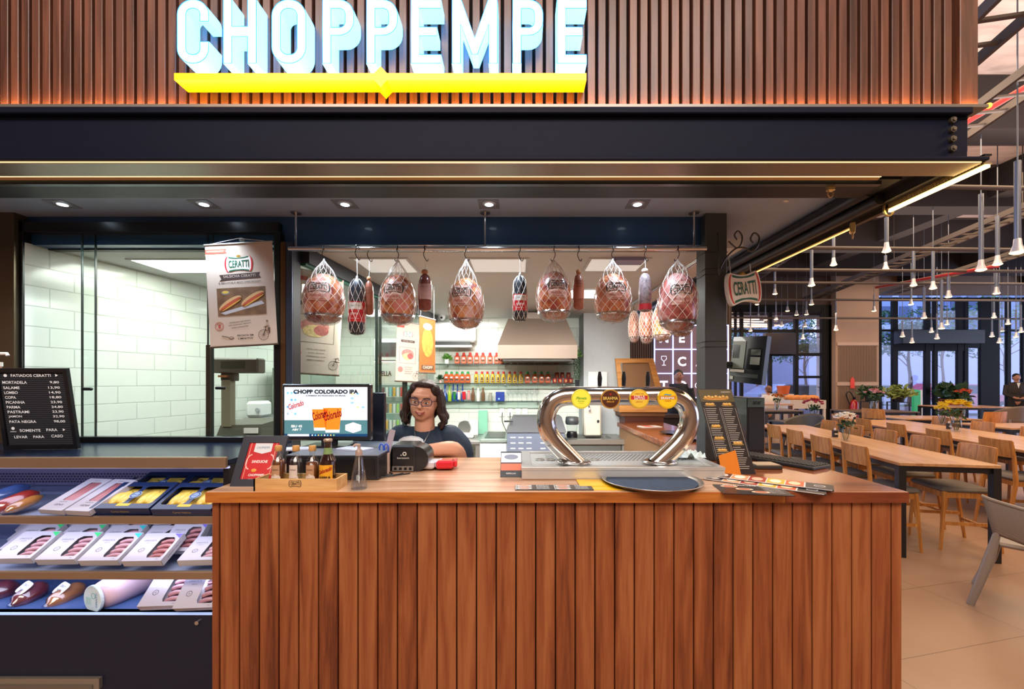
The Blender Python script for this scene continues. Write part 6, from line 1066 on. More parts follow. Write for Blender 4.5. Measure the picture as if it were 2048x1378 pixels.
pk = sauce('sauce_bottle', KET, RCAP, KETL, 'ketchup'); pg = sauce('sauce_bottle', ORB, GCAP, M('#a8522a', 0.4), 'ketchup'); pm = sauce('sauce_bottle', MUS, RCAP, M('#3a1f1c', 0.4), 'mustard')
zx = lambda v: v/5.1025+860
for k, v_ in enumerate((275, 343, 408, 475, 540, 612, 680, 735, 795, 865, 925, 978, 1037, 1105, 1168, 1220, 1288)): tag(dup(pk, sz_(zx(v_), 729), scale=1.05), f'red capped ketchup bottle on the top shelf, {ORD[k]} from the left', 'bottle', 'red capped ketchup bottles')
for k, v_ in enumerate((165, 218, 273, 328, 385)): tag(dup(pg, sz_(zx(v_), 767), scale=1.05), f'green capped orange bottle left on the middle shelf, {ORD[k]} from the left', 'bottle', 'green capped bottles on the left')
for k, v_ in enumerate((470, 530, 585, 640, 695, 750, 812, 866, 927)): tag(dup(pm, sz_(zx(v_), 767), scale=0.98), f'yellow mustard bottle on the middle shelf, {ORD[k]} from the left', 'bottle', 'mustard bottles')
for k, v_ in enumerate((995, 1070, 1140, 1205)): tag(dup(pg, sz_(zx(v_), 767), scale=1.05), f'green capped orange bottle right of the mustard, {ORD[k]} from the left', 'bottle', 'green capped bottles on the right')
for o in (pk, pg, pm): clear(o)
jr = bpy.data.objects.new('jar', None); C.objects.link(jr); g = G(); g.lathe([(0.021, 0), (0.024, 0.004), (0.024, 0.045), (0.021, 0.05)], M('#a8322c', 0.3, coat=0.4, noise=0.3, nscale=60), 14); g.box(-0.009, -0.0255, 0.014, 0.009, -0.020, 0.034, M('#c8a45a', 0.5)); g.obj('body', jr); g = G(); g.cyl((0, 0, 0.05), (0, 0, 0.058), 0.023, M('#3a1f1c', 0.4), 14); g.obj('lid', jr)
for k, v_ in enumerate((1275, 1330, 1388, 1437)): tag(dup(jr, sz_(zx(v_), 767)), f'small red jar, lower row, right end of the middle shelf, {ORD[k]} from left', 'jar', 'stacked red jars')
for k, v_ in enumerate((1297, 1352, 1415)): p = sz_(zx(v_), 767); tag(dup(jr, (p[0], p[1], p[2]+0.0585)), f'small red jar, upper row, right end of the middle shelf, {ORD[k]} from left', 'jar', 'stacked red jars')
clear(jr)
def simple_bottle(px, py, h_, r, col, label, name='bottle', cat='bottle', neck=0.35, capc=None, tr_=0.3, sh_=0.45):
    t = thing(name, label, cat, sz_(px, py)); g = G(); g.lathe([(r*0.9, 0), (r, 0.004), (r, h_*sh_), (r*neck, h_*(sh_+0.25)), (r*neck, h_*0.94)], M(col, 0.12, coat=0.7, trans=tr_), 14); g.obj('bottle', t); g = G(); g.cyl((0, 0, h_*0.93), (0, 0, h_), r*neck*1.15, M(capc or col, 0.4), 12); g.obj('cap', t)
for k, (v_, r_) in enumerate(((150, 0.034), (235, 0.018), (278, 0.018), (330, 0.018))): simple_bottle(zx(v_), 803, 0.185, r_, '#1c4fa8', ('wide based cobalt blue bottle nearest the woman on the lower shelf', 'slim blue bottle just right of the lime green one', 'slim blue bottle, middle of the three slim ones', 'slim blue bottle, rightmost of the three slim ones')[k], neck=0.42 if k else 0.3, sh_=0.3)
simple_bottle(zx(197), 803, 0.175, 0.021, '#b8d83a', 'lime green bottle on the lower shelf', capc='#4aa03c'); simple_bottle(zx(245), 800, 0.095, 0.020, '#2f8f4a', 'small green jar on the lower shelf', 'jar', 'jar', 0.8, '#dfe3dc'); simple_bottle(zx(290), 800, 0.092, 0.019, '#e4dcd6', 'small white jar right of the green one on the lower shelf', 'jar', 'jar', 0.8, '#c9302a', 0)
simple_bottle(zx(343), 800, 0.095, 0.023, '#c8202e', 'small bright red can on the lower shelf', 'can', 'can', 0.9, '#d8d8da', 0); simple_bottle(zx(393), 800, 0.095, 0.019, '#d89a98', 'small pink jar beside the bright red can', 'jar', 'jar', 0.8, '#c9302a', 0)
for k, v_ in enumerate((437, 490, 540)): simple_bottle(zx(v_), 803, 0.155, 0.022, ('#6a4a34', '#e8e4dc', '#6e5038')[k], ('brown spice bottle left of the white labelled one', 'white labelled spice bottle between two brown ones', 'brown spice bottle right of the white labelled one')[k], tr_=0, neck=0.5, capc='#b8b48a', sh_=0.5)
simple_bottle(zx(615), 803, 0.095, 0.021, '#b9b7a8', 'small pale glass jar left of the blue box', 'jar', 'jar', 0.8)
t = thing('blue_box', 'small deep blue box with a glowing dot on the lower shelf', 'box', sz_(zx(715), 803)); g = G(); g.box(-0.048, -0.02, 0, 0.048, 0.02, 0.10, M('#16368f', 0.3, coat=0.4), bev=0.003); g.ball((-0.012, -0.021, 0.025), (0.009, 0.003, 0.009), M('#6fa8ff', 0.3, emit=2.0), 10); g.obj('case', t)
GGL = glass('drinking_glass', (0.93, 0.96, 0.96), 0.10)
wg = bpy.data.objects.new('wine_glass', None); C.objects.link(wg); g = G(); g.lathe([(0.026, 0), (0.004, 0.004), (0.003, 0.06), (0.018, 0.075), (0.026, 0.10), (0.022, 0.135)], GGL, 14); g.obj('bowl', wg)
for k, v_ in enumerate((800, 845, 890, 935, 985, 1040, 1095)): tag(dup(wg, sz_(zx(v_), 803)), f'clear stemmed glass on the lower shelf, {ORD[k]} right of the blue box', 'glass', 'stemmed glasses'); 
clear(wg)
def leaves(g, c, r, n, mat, seed=1, L_=0.03, flat=1.0):
    rnd = random.Random(seed)
    for _ in range(n):
        a, b_ = rnd.uniform(0, 2*PI), rnd.uniform(-0.3, PI/2); q = r*rnd.uniform(0.35, 1); p = Vector((c[0]+q*math.cos(a)*math.cos(b_), c[1]+q*math.sin(a)*math.cos(b_), c[2]+q*math.sin(b_)*flat))
        d = Vector((rnd.uniform(-1, 1), rnd.uniform(-1, 1), rnd.uniform(-0.6, 1))).normalized()*L_*rnd.uniform(0.6, 1.2); w = d.cross(Vector((rnd.uniform(-1, 1), rnd.uniform(-1, 1), rnd.uniform(-1, 1)))).normalized()*L_*0.26
        g.add([tuple(p), tuple(p+d*0.5+w), tuple(p+d), tuple(p+d*0.5-w)], [(0, 1, 2, 3)], mat)
LF1 = M('#5f9a35', 0.5, noise=0.2); LF2 = M('#2a4c2c', 0.5, noise=0.2); LF3 = M('#7a8c48', 0.5, noise=0.2)
def pot_plant(loc, r, label, lf, pot='#e6e4e0', cat='plant', seed=1):
    t = thing('potted_plant', label, cat, loc); g = G(); g.lathe([(r*0.55, 0), (r*0.75, r*1.5), (r*0.7, r*1.5), (r*0.65, r*1.3)], M(pot, 0.5), 14); g.obj('pot', t); g = G(); leaves(g, (0, 0, r*1.7), r*1.5, 150, lf, seed, r*0.9, 0.8); g.obj('leaves', t)
pot_plant(sz_(893, 729), 0.036, 'small green plant in a white pot at the left of the top shelf', LF1); pot_plant(sz_(880, 767), 0.028, 'small dark green plant at the left of the middle shelf', LF2, '#d8b8ac', seed=3)
t = thing('hanging_plant', 'trailing green plant at the right end of the kitchen shelves', 'plant', (X(1152, 4.45), 4.36, Z(769, 4.45))); g = G(); g.lathe([(0.02, -0.03), (0.026, 0.05)], M('#1c1f26', 0.4), 12); g.obj('pot', t); g = G(); rnd = random.Random(8)
for s_ in range(6):
    for k in range(16): g.ball((-0.03+s_*0.011+rnd.uniform(-.003, .003), rnd.uniform(-0.02, 0.02), 0.06+k*0.0145), 0.0065, LF2, 6)
leaves(g, (-0.01, 0, 0.30), 0.06, 70, LF1, 9, 0.04); g.obj('leaves', t)
t = thing('extractor_hood', 'steel extractor hood with sloped sides above the grill', 'hood', (X(1075, 4.05), 4.05, 0)); hx = lambda px: X(px, 4.05)-X(1075, 4.05); hz = lambda py: Z(py, 4.05); HOODM = M('#86766a', 0.45, 0.5, noise=0.04, nscale=2)
g = G(); v = [(hx(995), 0, hz(717)), (hx(1155), 0, hz(717)), (hx(1155), 0, hz(690)), (hx(1134), 0.10, hz(634)), (hx(1016), 0.10, hz(634)), (hx(995), 0, hz(690))]; v += [(x_, 0.55, z_) for x_, _, z_ in v]
g.add(v, [(0, 1, 2, 5), (5, 2, 3, 4), (1, 7, 8, 2), (2, 8, 9, 3), (3, 9, 10, 4), (4, 10, 11, 5), (5, 11, 6, 0)], HOODM); g.obj('canopy', t); g = G(); g.box(hx(1005), 0.02, hz(722), hx(1145), 0.52, hz(716), M('#3b3936', 0.3, 0.7)); g.obj('filter', t); g = G(); g.box(hx(1035), 0.25, hz(634), hx(1115), 0.5, 2.20, HOODM); g.obj('duct', t)
t = thing('air_conditioner', 'white split air conditioner high on the kitchen wall', 'air conditioner', (X(892, 4.5), 4.52, 0)); ax = lambda px: X(px, 4.5)-X(892, 4.5); az = lambda py: Z(py, 4.5); g = G(); g.box(ax(835), 0, az(684), ax(950), 0.21, az(644), M('#f0f2f0', 0.35), bev=0.02); g.obj('housing', t); g = G(); g.box(ax(845), -0.005, az(690), ax(940), 0.12, az(683), M('#2c2f30', 0.4)); g.box(ax(842), -0.01, az(694), ax(943), 0.1, az(690), M('#f0f2f0', 0.35)); g.obj('air_flap', t)
t = thing('drinks_fridge', 'tall white drinks fridge with STELLA ARTOIS lettering behind the glass partition', 'fridge', (X(790, 4.15), 4.15, 0)); fx = lambda px: X(px, 4.15)-X(790, 4.15); fz = lambda py: Z(py, 4.15); g = G(); W1 = M('#d5d9d0', 0.4); g.box(fx(746), 0, 0, fx(832), 0.55, fz(722), W1, bev=0.01); g.obj('cabinet', t)
g = G(); g.text('STELLA', 0.05, INK, T(fx(768), -0.004, fz(747)) @ UP, w=0.15, off=0.03); g.text('ARTOIS', 0.05, INK, T(fx(806), -0.004, fz(747)) @ UP, w=0.14, off=0.03); g.obj('lettering', t)
g = G(); g.box(fx(754), -0.006, 0.3, fx(822), -0.002, fz(770), M('#7d8f86', 0.3)); rnd = random.Random(6)
for r_ in range(4):
    zz = fz(793)-0.16*r_; g.box(fx(755), -0.010, zz-0.006, fx(821), -0.006, zz, W1)
    for k in range(9): xx = fx(757)+k*0.036; g.box(xx, -0.012, zz, xx+0.024, -0.006, zz+0.09, M(rnd.choice(('#7cc0c4', '#d8dcc8', '#c8402e', '#e0b040', '#6a3a34', '#9ad05a', '#dfe4e0')), 0.4), bev=0.003)
g.obj('glass_door', t)
t = thing('microwave', 'white microwave oven standing on the drinks fridge', 'microwave', (X(782, 4.2), 4.2, fz(722))); g = G(); g.box(-0.17, 0, 0.01, 0.17, 0.32, 0.22, M('#cdd2cf', 0.35), bev=0.008); g.obj('housing', t); g = G(); g.box(-0.13, -0.005, 0.045, 0.06, 0, 0.185, M('#2e3638', 0.2)); g.obj('door', t)
# worktops along the back
WST = M('#c4c6c4', 0.3, 0.8); SHD = M('#6f7774', 0.5)
t = thing('work_table', 'steel work table against the back wall behind the woman', 'table', (X(932, 4.3), 4.05, 0)); g = G(); g.box(-0.28, 0, 0.90, 0.17, 0.65, 0.93, WST, bev=0.003); g.obj('tabletop', t)
for sx in (-0.27, 0.12): g = G(); g.box(sx, 0.02, 0, sx+0.04, 0.06, 0.90, WST); g.obj('leg', t)
g = G(); g.box(-0.26, 0.3, 0.2, 0.16, 0.6, 0.24, SHD); g.obj('shelf', t)
t = thing('meat_slicer', 'white slicing machine on the steel work table', 'slicer', (X(932, 4.3), 4.3, 0.932)); g = G(); g.box(-0.12, -0.05, 0, 0.08, 0.1, 0.05, WHITE, bev=0.01); g.box(0.03, 0, 0.02, 0.12, 0.06, 0.18, WHITE, bev=0.01); g.obj('body', t); g = G(); g.cyl((-0.02, 0.0, 0.10), (-0.01, 0.03, 0.10), 0.07, STEEL, 20); g.obj('blade', t)
tag(G().box(-0.05, 0, 0, 0.05, 0.02, 0.26, M('#8fd0b4', 0.3, trans=0.2), bev=0.004).obj('cutting_board', loc=(X(965, 4.5), 4.56, 0.932)), 'mint green cutting board standing against the tiles', 'cutting board')
t = thing('chest_freezer', 'white chest freezer with a dark lid between the table and the grill', 'freezer', (X(988, 4.0), 3.95, 0)); g = G(); g.box(-0.13, 0, 0.02, 0.13, 0.6, 0.93, M('#cfd6da', 0.4), bev=0.015); g.obj('cabinet', t); g = G(); g.box(-0.13, -0.01, 0.93, 0.13, 0.6, 0.965, M('#8d9a94', 0.3, 0.2), bev=0.008); g.box(-0.09, 0.06, 0.965, 0.10, 0.55, 0.97, M('#38413f', 0.3)); g.obj('lid', t)
t = thing('grill', 'steel table grill with slotted front left of the beer tower', 'grill', (X(1072, 3.85), 3.85, 0)); gx = lambda px: X(px, 3.85)-X(1072, 3.85); gz = lambda py: Z(py, 3.85); BST = M('#98a6c4', 0.35, 0.7)
g = G(); g.box(gx(1014), 0, 0.60, gx(1130), 0.5, gz(865), BST, bev=0.004)
for r_ in range(3):
    for k in range(3):
        for q in (0, 1): g.box(gx(1021+k*16)+q*gx(1072+60), -0.003, gz(876+11*r_), gx(1031+k*16)+q*gx(1072+60), 0, gz(874+11*r_), WHITE)
g.obj('body', t); g = G(); z0, z1 = gz(865), gz(836); v = [(gx(1012), -0.01, z0), (gx(1133), -0.01, z0), (gx(1126), 0.12, z1), (gx(1026), 0.12, z1), (gx(1012), 0.5, z0), (gx(1133), 0.5, z0), (gx(1126), 0.4, z1), (gx(1026), 0.4, z1)]
g.add(v, [(0, 1, 2, 3), (1, 5, 6, 2), (5, 4, 7, 6), (4, 0, 3, 7), (3, 2, 6, 7)], M('#6c6e74', 0.35, 0.6)); g.obj('lid', t); g = G(); g.tube([(gx(1008), 0.02, gz(843)), (gx(1026), 0.02, gz(843))], 0.008, BLACKM, 8); g.obj('handle', t); g = G(); g.box(gx(1018), 0.03, 0, gx(1126), 0.45, 0.60, SHD); g.obj('stand', t)
t = thing('sink_table', 'steel sink table seen through the beer tower arch', 'sink', (X(1190, 4.1), 3.95, 0)); sx_ = lambda px: X(px, 4.0)-X(1190, 4.1); g = G(); g.outline([[(sx_(1134), 0), (sx_(1252), 0), (sx_(1252), 0.44), (sx_(1134), 0.44)], rrect(sx_(1190), 0.20, 0.34, 0.26, 0.03, 3)], 0.022, WST, T(0, 0, Z(878, 4.0)-0.022)); g.box(sx_(1150), 0.05, Z(878, 4.0)-0.2, sx_(1230), 0.36, Z(878, 4.0)-0.18, STEEL); g.box(sx_(1140), 0.02, Z(878, 4.0)-0.20, sx_(1240), 0.04, Z(878, 4.0)-0.04, M('#7b8080', 0.4, 0.6)); g.obj('basin', t)
for sx in (1138, 1246): g = G(); g.cyl((sx_(sx), 0.03, 0), (sx_(sx), 0.03, Z(878, 4.0)-0.04), 0.018, WST, 10); g.obj('leg', t)
g = G(); g.tube(smoothpath([(sx_(1180), 0.40, 0.94), (sx_(1180), 0.40, 1.20), (sx_(1182), 0.36, 1.26), (sx_(1186), 0.26, 1.25), (sx_(1186), 0.24, 1.20)], 5), 0.009, CHROME, 8); g.obj('tap', t)
t = thing('water_dispenser', 'cream coloured upright water dispenser behind the tap badges', 'water dispenser', (X(1183, 4.3), 4.20, 0.955)); g = G(); g.box(-0.085, 0.02, 0, 0.085, 0.18, 0.32, M('#ddd7c8', 0.4), bev=0.015); g.obj('housing', t); g = G(); g.ball((0.05, 0.012, 0.15), (0.012, 0.01, 0.016), BLACKM, 8); g.obj('spout', t)
t = thing('blender', 'dark lidded blender with a clear jug beside the grill', 'blender', (X(1146, 4.05), 4.12, 0.955)); g = G(); g.lathe([(0.05, 0), (0.055, 0.03), (0.045, 0.06)], BLACKM, 14); g.obj('base', t); g = G(); g.lathe([(0.045, 0.06), (0.055, 0.13)], GGL, 14); g.obj('jug', t); g = G(); g.lathe([(0.06, 0.13), (0.066, 0.15), (0.062, 0.20), (0.05, 0.205)], M('#3b3f42', 0.4), 16); g.obj('lid', t)
tag(G().box(-0.035, -0.02, 0, 0.035, 0.02, 0.03, M('#e8d23a', 0.8), bev=0.005).obj('sponge', loc=(X(1206, 4.1), 4.36, Z(878, 4.0)+0.001)), 'yellow sponge at the back of the steel sink', 'sponge')
tag(G().box(-0.10, 0, -0.07, 0.10, 0.03, 0.085, M('#eceff0', 0.35), bev=0.006).obj('wall_panel', loc=(X(1195, 4.38), 4.368, Z(760, 4.38))), 'white panel on the pale grey wall above the tower', 'wall panel')
for k, px in enumerate((1004, 1020, 1036, 1050)): t = thing('power_socket', f'white wall socket above the grill, {ORD[k]} from the left', 'socket', (X(px, 4.74), 4.74, Z(824, 4.74)), 0, 'wall sockets'); g = G(); g.box(-0.03, -0.008, -0.05, 0.03, 0.008, 0.05, WHITE, bev=0.003); g.obj('plate', t)
tag(G().tube(smoothpath([(0, 0, 0), (0.0, -0.02, -0.1), (0.05, -0.03, -0.22)], 5), 0.004, BLACKM, 6).obj('plug_cable', loc=(X(1005, 4.72), 4.70, Z(824, 4.74))), 'black plug cable hanging from the first wall socket', 'cable'); tag(G().tube(smoothpath([(0, 0, 0), (0.0, -0.02, -0.1), (-0.02, -0.03, -0.22)], 5), 0.004, BLACKM, 6).obj('plug_cable', loc=(X(1020, 4.72), 4.70, Z(824, 4.74))), 'black plug cable hanging from the second wall socket', 'cable')
# preparation room
t = thing('weighing_scale', 'grey price scale with a wide display head behind the sliding window', 'scale', (X(497, 2.50), 2.42, 1.13)); qx = lambda px: X(px, 2.5)-X(497, 2.50); qz = lambda py: Z(py, 2.5)-1.13; SCM = M('#6f6a5c', 0.45); g = G(); g.box(qx(450), -0.03, qz(747), qx(538), 0.05, qz(718), SCM, bev=0.008); g.box(qx(462), -0.01, qz(762), qx(488), 0.04, qz(747), M('#54503f', 0.45), bev=0.004); g.obj('display_head', t)
g = G(); g.box(qx(468), -0.032, qz(738), qx(514), -0.029, qz(724), M('#4d5140', 0.2)); g.box(qx(463), -0.034, qz(755), qx(480), -0.0295+0.015, qz(751), M('#c07a4a', 0.4)); g.obj('display', t); g = G(); g.box(qx(465), -0.015, qz(850), qx(482), 0.03, qz(760), M('#8f8a72', 0.4)); g.obj('pole', t)
g = G(); v = [(qx(450), -0.04, -0.02), (qx(545), -0.04, -0.02), (qx(548), 0.22, -0.02), (qx(450), 0.22, -0.02), (qx(460), 0.0, qz(848)), (qx(540), 0.0, qz(846)), (qx(540), 0.22, qz(840)), (qx(460), 0.22, qz(840))]; g.add(v, [(0, 1, 5, 4), (1, 2, 6, 5), (2, 3, 7, 6), (3, 0, 4, 7), (4, 5, 6, 7)], M('#5a5a4f', 0.45)); g.box(qx(512), -0.033, qz(862), qx(538), -0.024, qz(852), WHITE, R(0, 'X')); g.obj('base', t)
t = thing('prep_table', 'steel preparation table behind the sliding window', 'table', (-1.75, 2.30, 0)); g = G(); g.box(-0.45, 0, 1.07, 0.53, 0.55, 1.10, WST, bev=0.003); g.obj('tabletop', t)
for sx, sy in ((-0.42, 0.02), (0.49, 0.02), (-0.42, 0.50), (0.49, 0.50)): g = G(); g.box(sx, sy, 0, sx+0.03, sy+0.03, 1.07, WST); g.obj('leg', t)
t = thing('back_worktop', 'steel worktop at the back of the preparation room', 'worktop', (X(540, 3.4), 3.15, 0)); g = G(); g.box(-0.20, 0, 1.18, 0.40, 0.5, 1.22, WST); g.obj('top', t); g = G(); g.box(-0.18, 0.03, 0, 0.38, 0.47, 1.18, M('#aab0a8', 0.4)); g.obj('cabinet', t)
t = thing('food_slicer', 'rounded white food processor on the back worktop behind the scale', 'food processor', (X(512, 3.3), 3.3, 1.222)); g = G(); g.box(-0.07, -0.03, 0, 0.06, 0.12, 0.125, M('#e9edec', 0.35), bev=0.02); g.obj('housing', t); g = G(); g.cyl((0.035, -0.03, 0.06), (0.035, -0.045, 0.06), 0.016, M('#a8aeb0', 0.3), 14); g.obj('dial', t)
t = thing('steel_cabinet', 'tall grey steel cabinet at the right end of the preparation room', 'cabinet', (-1.95, 3.72, 0)); g = G(); g.box(-0.20, 0, 0, 0.14, 0.5, 1.62, M('#8fa092', 0.4, 0.2)); g.obj('body', t); g = G(); g.box(-0.10, -0.01, 0.05, 0.135, 0, 1.58, M('#a9b5a6', 0.4, 0.2)); g.obj('door', t); g = G(); g.tube([(-0.07, -0.012, 1.1), (-0.09, -0.05, 1.08), (-0.09, -0.05, 0.9), (-0.07, -0.012, 0.88)], 0.008, WHITE, 8); g.obj('handle', t)
t = thing('dish_rack', 'slanted white wire rack at the bottom of the sliding window', 'rack', (X(395, 2.55), 2.46, 1.102)); 
for k in range(9): g = G(); g.tube([(-0.09+k*0.022, -0.06, 0.0), (-0.05+k*0.022, 0.06, 0.055)], 0.003, WHITE, 6); g.obj('wire', t)
g = G(); g.tube([(-0.09, -0.06, 0.003), (0.09, -0.06, 0.003)], 0.004, WHITE, 6); g.tube([(-0.05, 0.06, 0.055), (0.13, 0.06, 0.055)], 0.004, WHITE, 6); g.obj('frame_bar', t)
# wooden display cabinet at the back right corner
OAK = wood('oak', '#a06a34', '#c48a4c', '#d8a468', 'x', 0.4, 0.2, 0.8, False); t = thing('display_cabinet', 'light wood display cabinet with a slanted glazed lid at the back corner', 'cabinet', (X(1282, 4.2), 4.2, 1.16)); dx = lambda px: X(px, 4.2)-X(1282, 4.2); dz = lambda py: Z(py, 4.2)-1.16
g = G(); Md = T(0, 0, 0) @ UP; g.outline([[(dx(1240), dz(806)), (dx(1330), dz(806)), (dx(1306), dz(717)), (dx(1230), dz(717))], [(dx(1250), dz(800)), (dx(1316), dz(800)), (dx(1297), dz(726)), (dx(1240), dz(726))]], 0.014, OAK, Md); g.obj('lid_frame', t); g = G(); g.box(dx(1245), 0.002, dz(800), dx(1310), 0.008, dz(724), M('#8a6a4e', 0.15, coat=0.5)); g.obj('lid_panel', t)
g = G(); g.box(dx(1236), -0.06, dz(824), dx(1331), 0.35, dz(810), OAK, bev=0.004); g.box(dx(1240), -0.04, 0, dx(1327), 0.33, dz(824), M('#6a4426', 0.5)); g.obj('case', t); tag(G().box(X(1248, 4.2), 4.17, 0, X(1325, 4.2), 4.39, 1.158, M('#4a2416', 0.45, noise=0.1)).obj('base_cabinet'), 'dark red brown base cabinet under the wooden display cabinet', 'cabinet')
# on the right arm of the counter
def arm(px, py): d = 0.4*F/(py-CY); return (X(px, d), d, 1.10)
t = thing('dark_plate', 'dark oval plate on the right arm of the counter', 'plate', (1.20, 3.25, 1.10)); g = G(); g.lathe([(0.05, 0), (0.11, 0.012), (0.115, 0.014), (0.05, 0.005)], M('#2a2f3a', 0.3, coat=0.4), 24); g.obj('plate_body', t)
t = thing('napkin_holder', 'white paper napkins standing beyond the right leg of the beer tower', 'napkins', (1.12, 2.86, 1.10)); g = G()
for k in range(5): g.box(-0.05+k*0.004, -0.05+k*0.018, 0, 0.05+k*0.003, -0.047+k*0.018, 0.11+0.006*(k % 2), M('#eef2f1', 0.8))
g.obj('napkins', t); g = G(); g.box(-0.055, -0.06, 0, 0.055, 0.06, 0.02, BLACKM); g.obj('holder', t)
for k, (x_, y_, c_, cc, lb) in enumerate(((1.19, 2.60, '#d8641c', '#2a8f3c', 'orange sauce bottle with green cap beyond the beer tower'), (1.145, 2.62, '#c8341c', '#c82a20', 'red sauce bottle beyond the beer tower'), (1.235, 2.66, '#dfe0d4', '#e6e6e0', 'white sauce bottle beside the orange one'))):
    t = thing('table_sauce_bottle', lb, 'bottle', (x_, y_, 1.10)); g = G(); g.lathe([(0.018, 0), (0.02, 0.004), (0.02, 0.07), (0.009, 0.095)], M(c_, 0.3, coat=0.5), 14); g.obj('bottle', t); g = G(); g.cyl((0, 0, 0.095), (0, 0, 0.118), 0.009, M(cc, 0.4), 10); g.obj('cap', t)
tag(G().box(-0.09, -0.06, 0, 0.09, 0.06, 0.006, M('#dcd6d2', 0.4), bev=0.001).box(-0.06, -0.05, 0.006, 0.02, 0.05, 0.0065, M('#c84a3a', 0.4)).obj('printed_card', loc=(1.16, 3.75, 1.10), rotz=12), 'printed card lying at the far end of the right counter arm', 'card')
# ============================================================ THE HALL: shell
struct(G().box(-6, -4, 5.2, 20, 5.12, 5.4, CONC).box(1.7, 6.3, 5.2, 20, 7.25, 5.4, CONC).box(1.7, 8.6, 5.2, 20, 9.6, 5.4, CONC).box(1.7, 5.12, 5.19, 20, 6.3, 5.4, DCEIL).box(1.7, 7.25, 5.19, 20, 8.6, 5.4, DCEIL).box(1.7, 9.6, 5.19, 20, 15.4, 5.4, DCEIL).obj('ceiling_hall'), 'raw concrete and dark painted ceiling of the hall', 'ceiling')
DB = M('#2b2422', 0.8, noise=0.1)
g = G()
for y_ in (5.12, 7.4, 9.7, 11.9): g.box(1.7, y_, 4.55, 20, y_+0.38, 5.19, DB)
for x_ in (4.4, 8.2, 12.4, 16.4): g.box(x_, 5.5, 4.7, x_+0.35, 15.2, 5.19, DB)
struct(g.obj('ceiling_beams'), 'dark concrete ceiling beams of the hall', 'beams')
CREAM = M('#a08878', 0.7, noise=0.04, nscale=2); g = G(); g.box(9.27, 12.4, 0, 10.53, 13.2, 5.19, CREAM); g.box(9.3, 12.37, 2.55, 10.5, 12.4, 2.64, M('#b49c8c', 0.6)); g.box(9.3, 12.37, 1.38, 10.5, 12.4, 1.48, M('#b49c8c', 0.6))
for k in range(32): xx = 9.34+k*0.0355; g.box(xx, 12.385, 0.1, xx+0.014, 12.4, 1.36, M('#7d6a5c', 0.7)); g.box(xx, 12.385, 1.5, xx+0.014, 12.4, 2.53, M('#7d6a5c', 0.7))
struct(g.obj('column_hall'), 'wide beige hall column with finely slotted lower panels', 'column')
g = G(); g.box(4.6, 12.6, 3.55, 9.3, 12.8, 5.19, M('#4a3c36', 0.8)); g.box(10.5, 13.9, 4.35, 20, 14.1, 5.19, M('#8d7868', 0.8)); struct(g.obj('wall_back_hall'), 'brown wall band above the hall windows', 'wall')
struct(G().box(17.5, 13.2, 3.6, 20, 13.9, 5.19, M('#a48d7c', 0.8)).obj('wall_corner'), 'beige wall block at the far right corner', 'wall')
struct(G().box(-6, -4.1, 0, 20, -4, 5.2, M('#9c8672', 0.8, noise=0.08, nscale=1)).box(-6.1, -4, 0, -6, 2.1, 5.2, M('#8c7866', 0.8)).obj('wall_opposite'), 'warm beige wall on the near side of the hall', 'wall')
# sign wall
g = G(); g.box(1.7, 9.05, 0, 4.55, 9.3, 5.19, M('#2f221d', 0.7))
for k in range(60): g.box(1.7+k*0.047, 9.03, 0, 1.725+k*0.047, 9.05, 3.6, M('#4d3526', 0.6))
struct(g.obj('wall_sign'), 'dark slatted wall behind the lit letter grid', 'wall'); sx3 = lambda px: X(px, 9.0); sz3 = lambda py: Z(py, 9.0)
t = thing('letter_grid_sign', 'mauve board with a glowing white grid of letters and small icons', 'sign', (0, 8.98, 0)); g = G(); g.box(sx3(1308), 0, sz3(797), sx3(1456), 0.03, sz3(650), M('#7a6470', 0.6, emit=0.08)); g.obj('board', t); NEON = M('#cfd8ff', 0.4, emit=2.2, ecol='#b9c8ff'); g = G()
for px in (1308, 1345, 1382, 1419, 1455): g.box(sx3(px)-0.010, -0.02, sz3(796), sx3(px)+0.010, 0, sz3(651), NEON)
for py in (651, 699, 747, 795): g.box(sx3(1308), -0.02, sz3(py)-0.010, sx3(1456), 0, sz3(py)+0.010, NEON)
g.obj('light_grid', t); g = G(); LWH = M('#e8ecff', 0.4, emit=1.2)
g.ball((0,0,-5),0.0001,LWH,4) if False else None
for ch, px, py in (('M', 1327, 676), ('E', 1363, 676), ('R', 1400, 676), ('C', 1363, 723), ('A', 1400, 723), ('T', 1327, 771), ('O', 1363, 771)): g = G(); g.text(ch, 0.20, LWH, T(sx3(px), -0.004, sz3(py)) @ UP, off=0.03); g.obj('letter', t)
g = G(); c_ = T(sx3(1327), -0.004, sz3(722)) @ UP; g.tube([(-0.05, 0.10, 0), (0.05, 0.10, 0), (0.055, 0.04, 0), (0.0, -0.01, 0), (-0.055, 0.04, 0)], 0.006, LWH, 5, c_, closed=True); g.tube([(0, -0.01, 0), (0, -0.09, 0)], 0.006, LWH, 5, c_); g.tube([(-0.04, -0.09, 0), (0.04, -0.09, 0)], 0.006, LWH, 5, c_); g.obj('glass_icon', t)
g = G(); c_ = T(sx3(1400), -0.004, sz3(771)) @ UP; g.tube([(*p, 0) for p in rrect(0, 0, 0.22, 0.11, 0.05, 5)], 0.007, LWH, 5, c_, closed=True)
for k in (-1, 0, 1): g.tube([(k*0.05-0.015, 0.03, 0), (k*0.05+0.01, -0.01, 0)], 0.006, LWH, 5, c_)
g.obj('bread_icon', t)
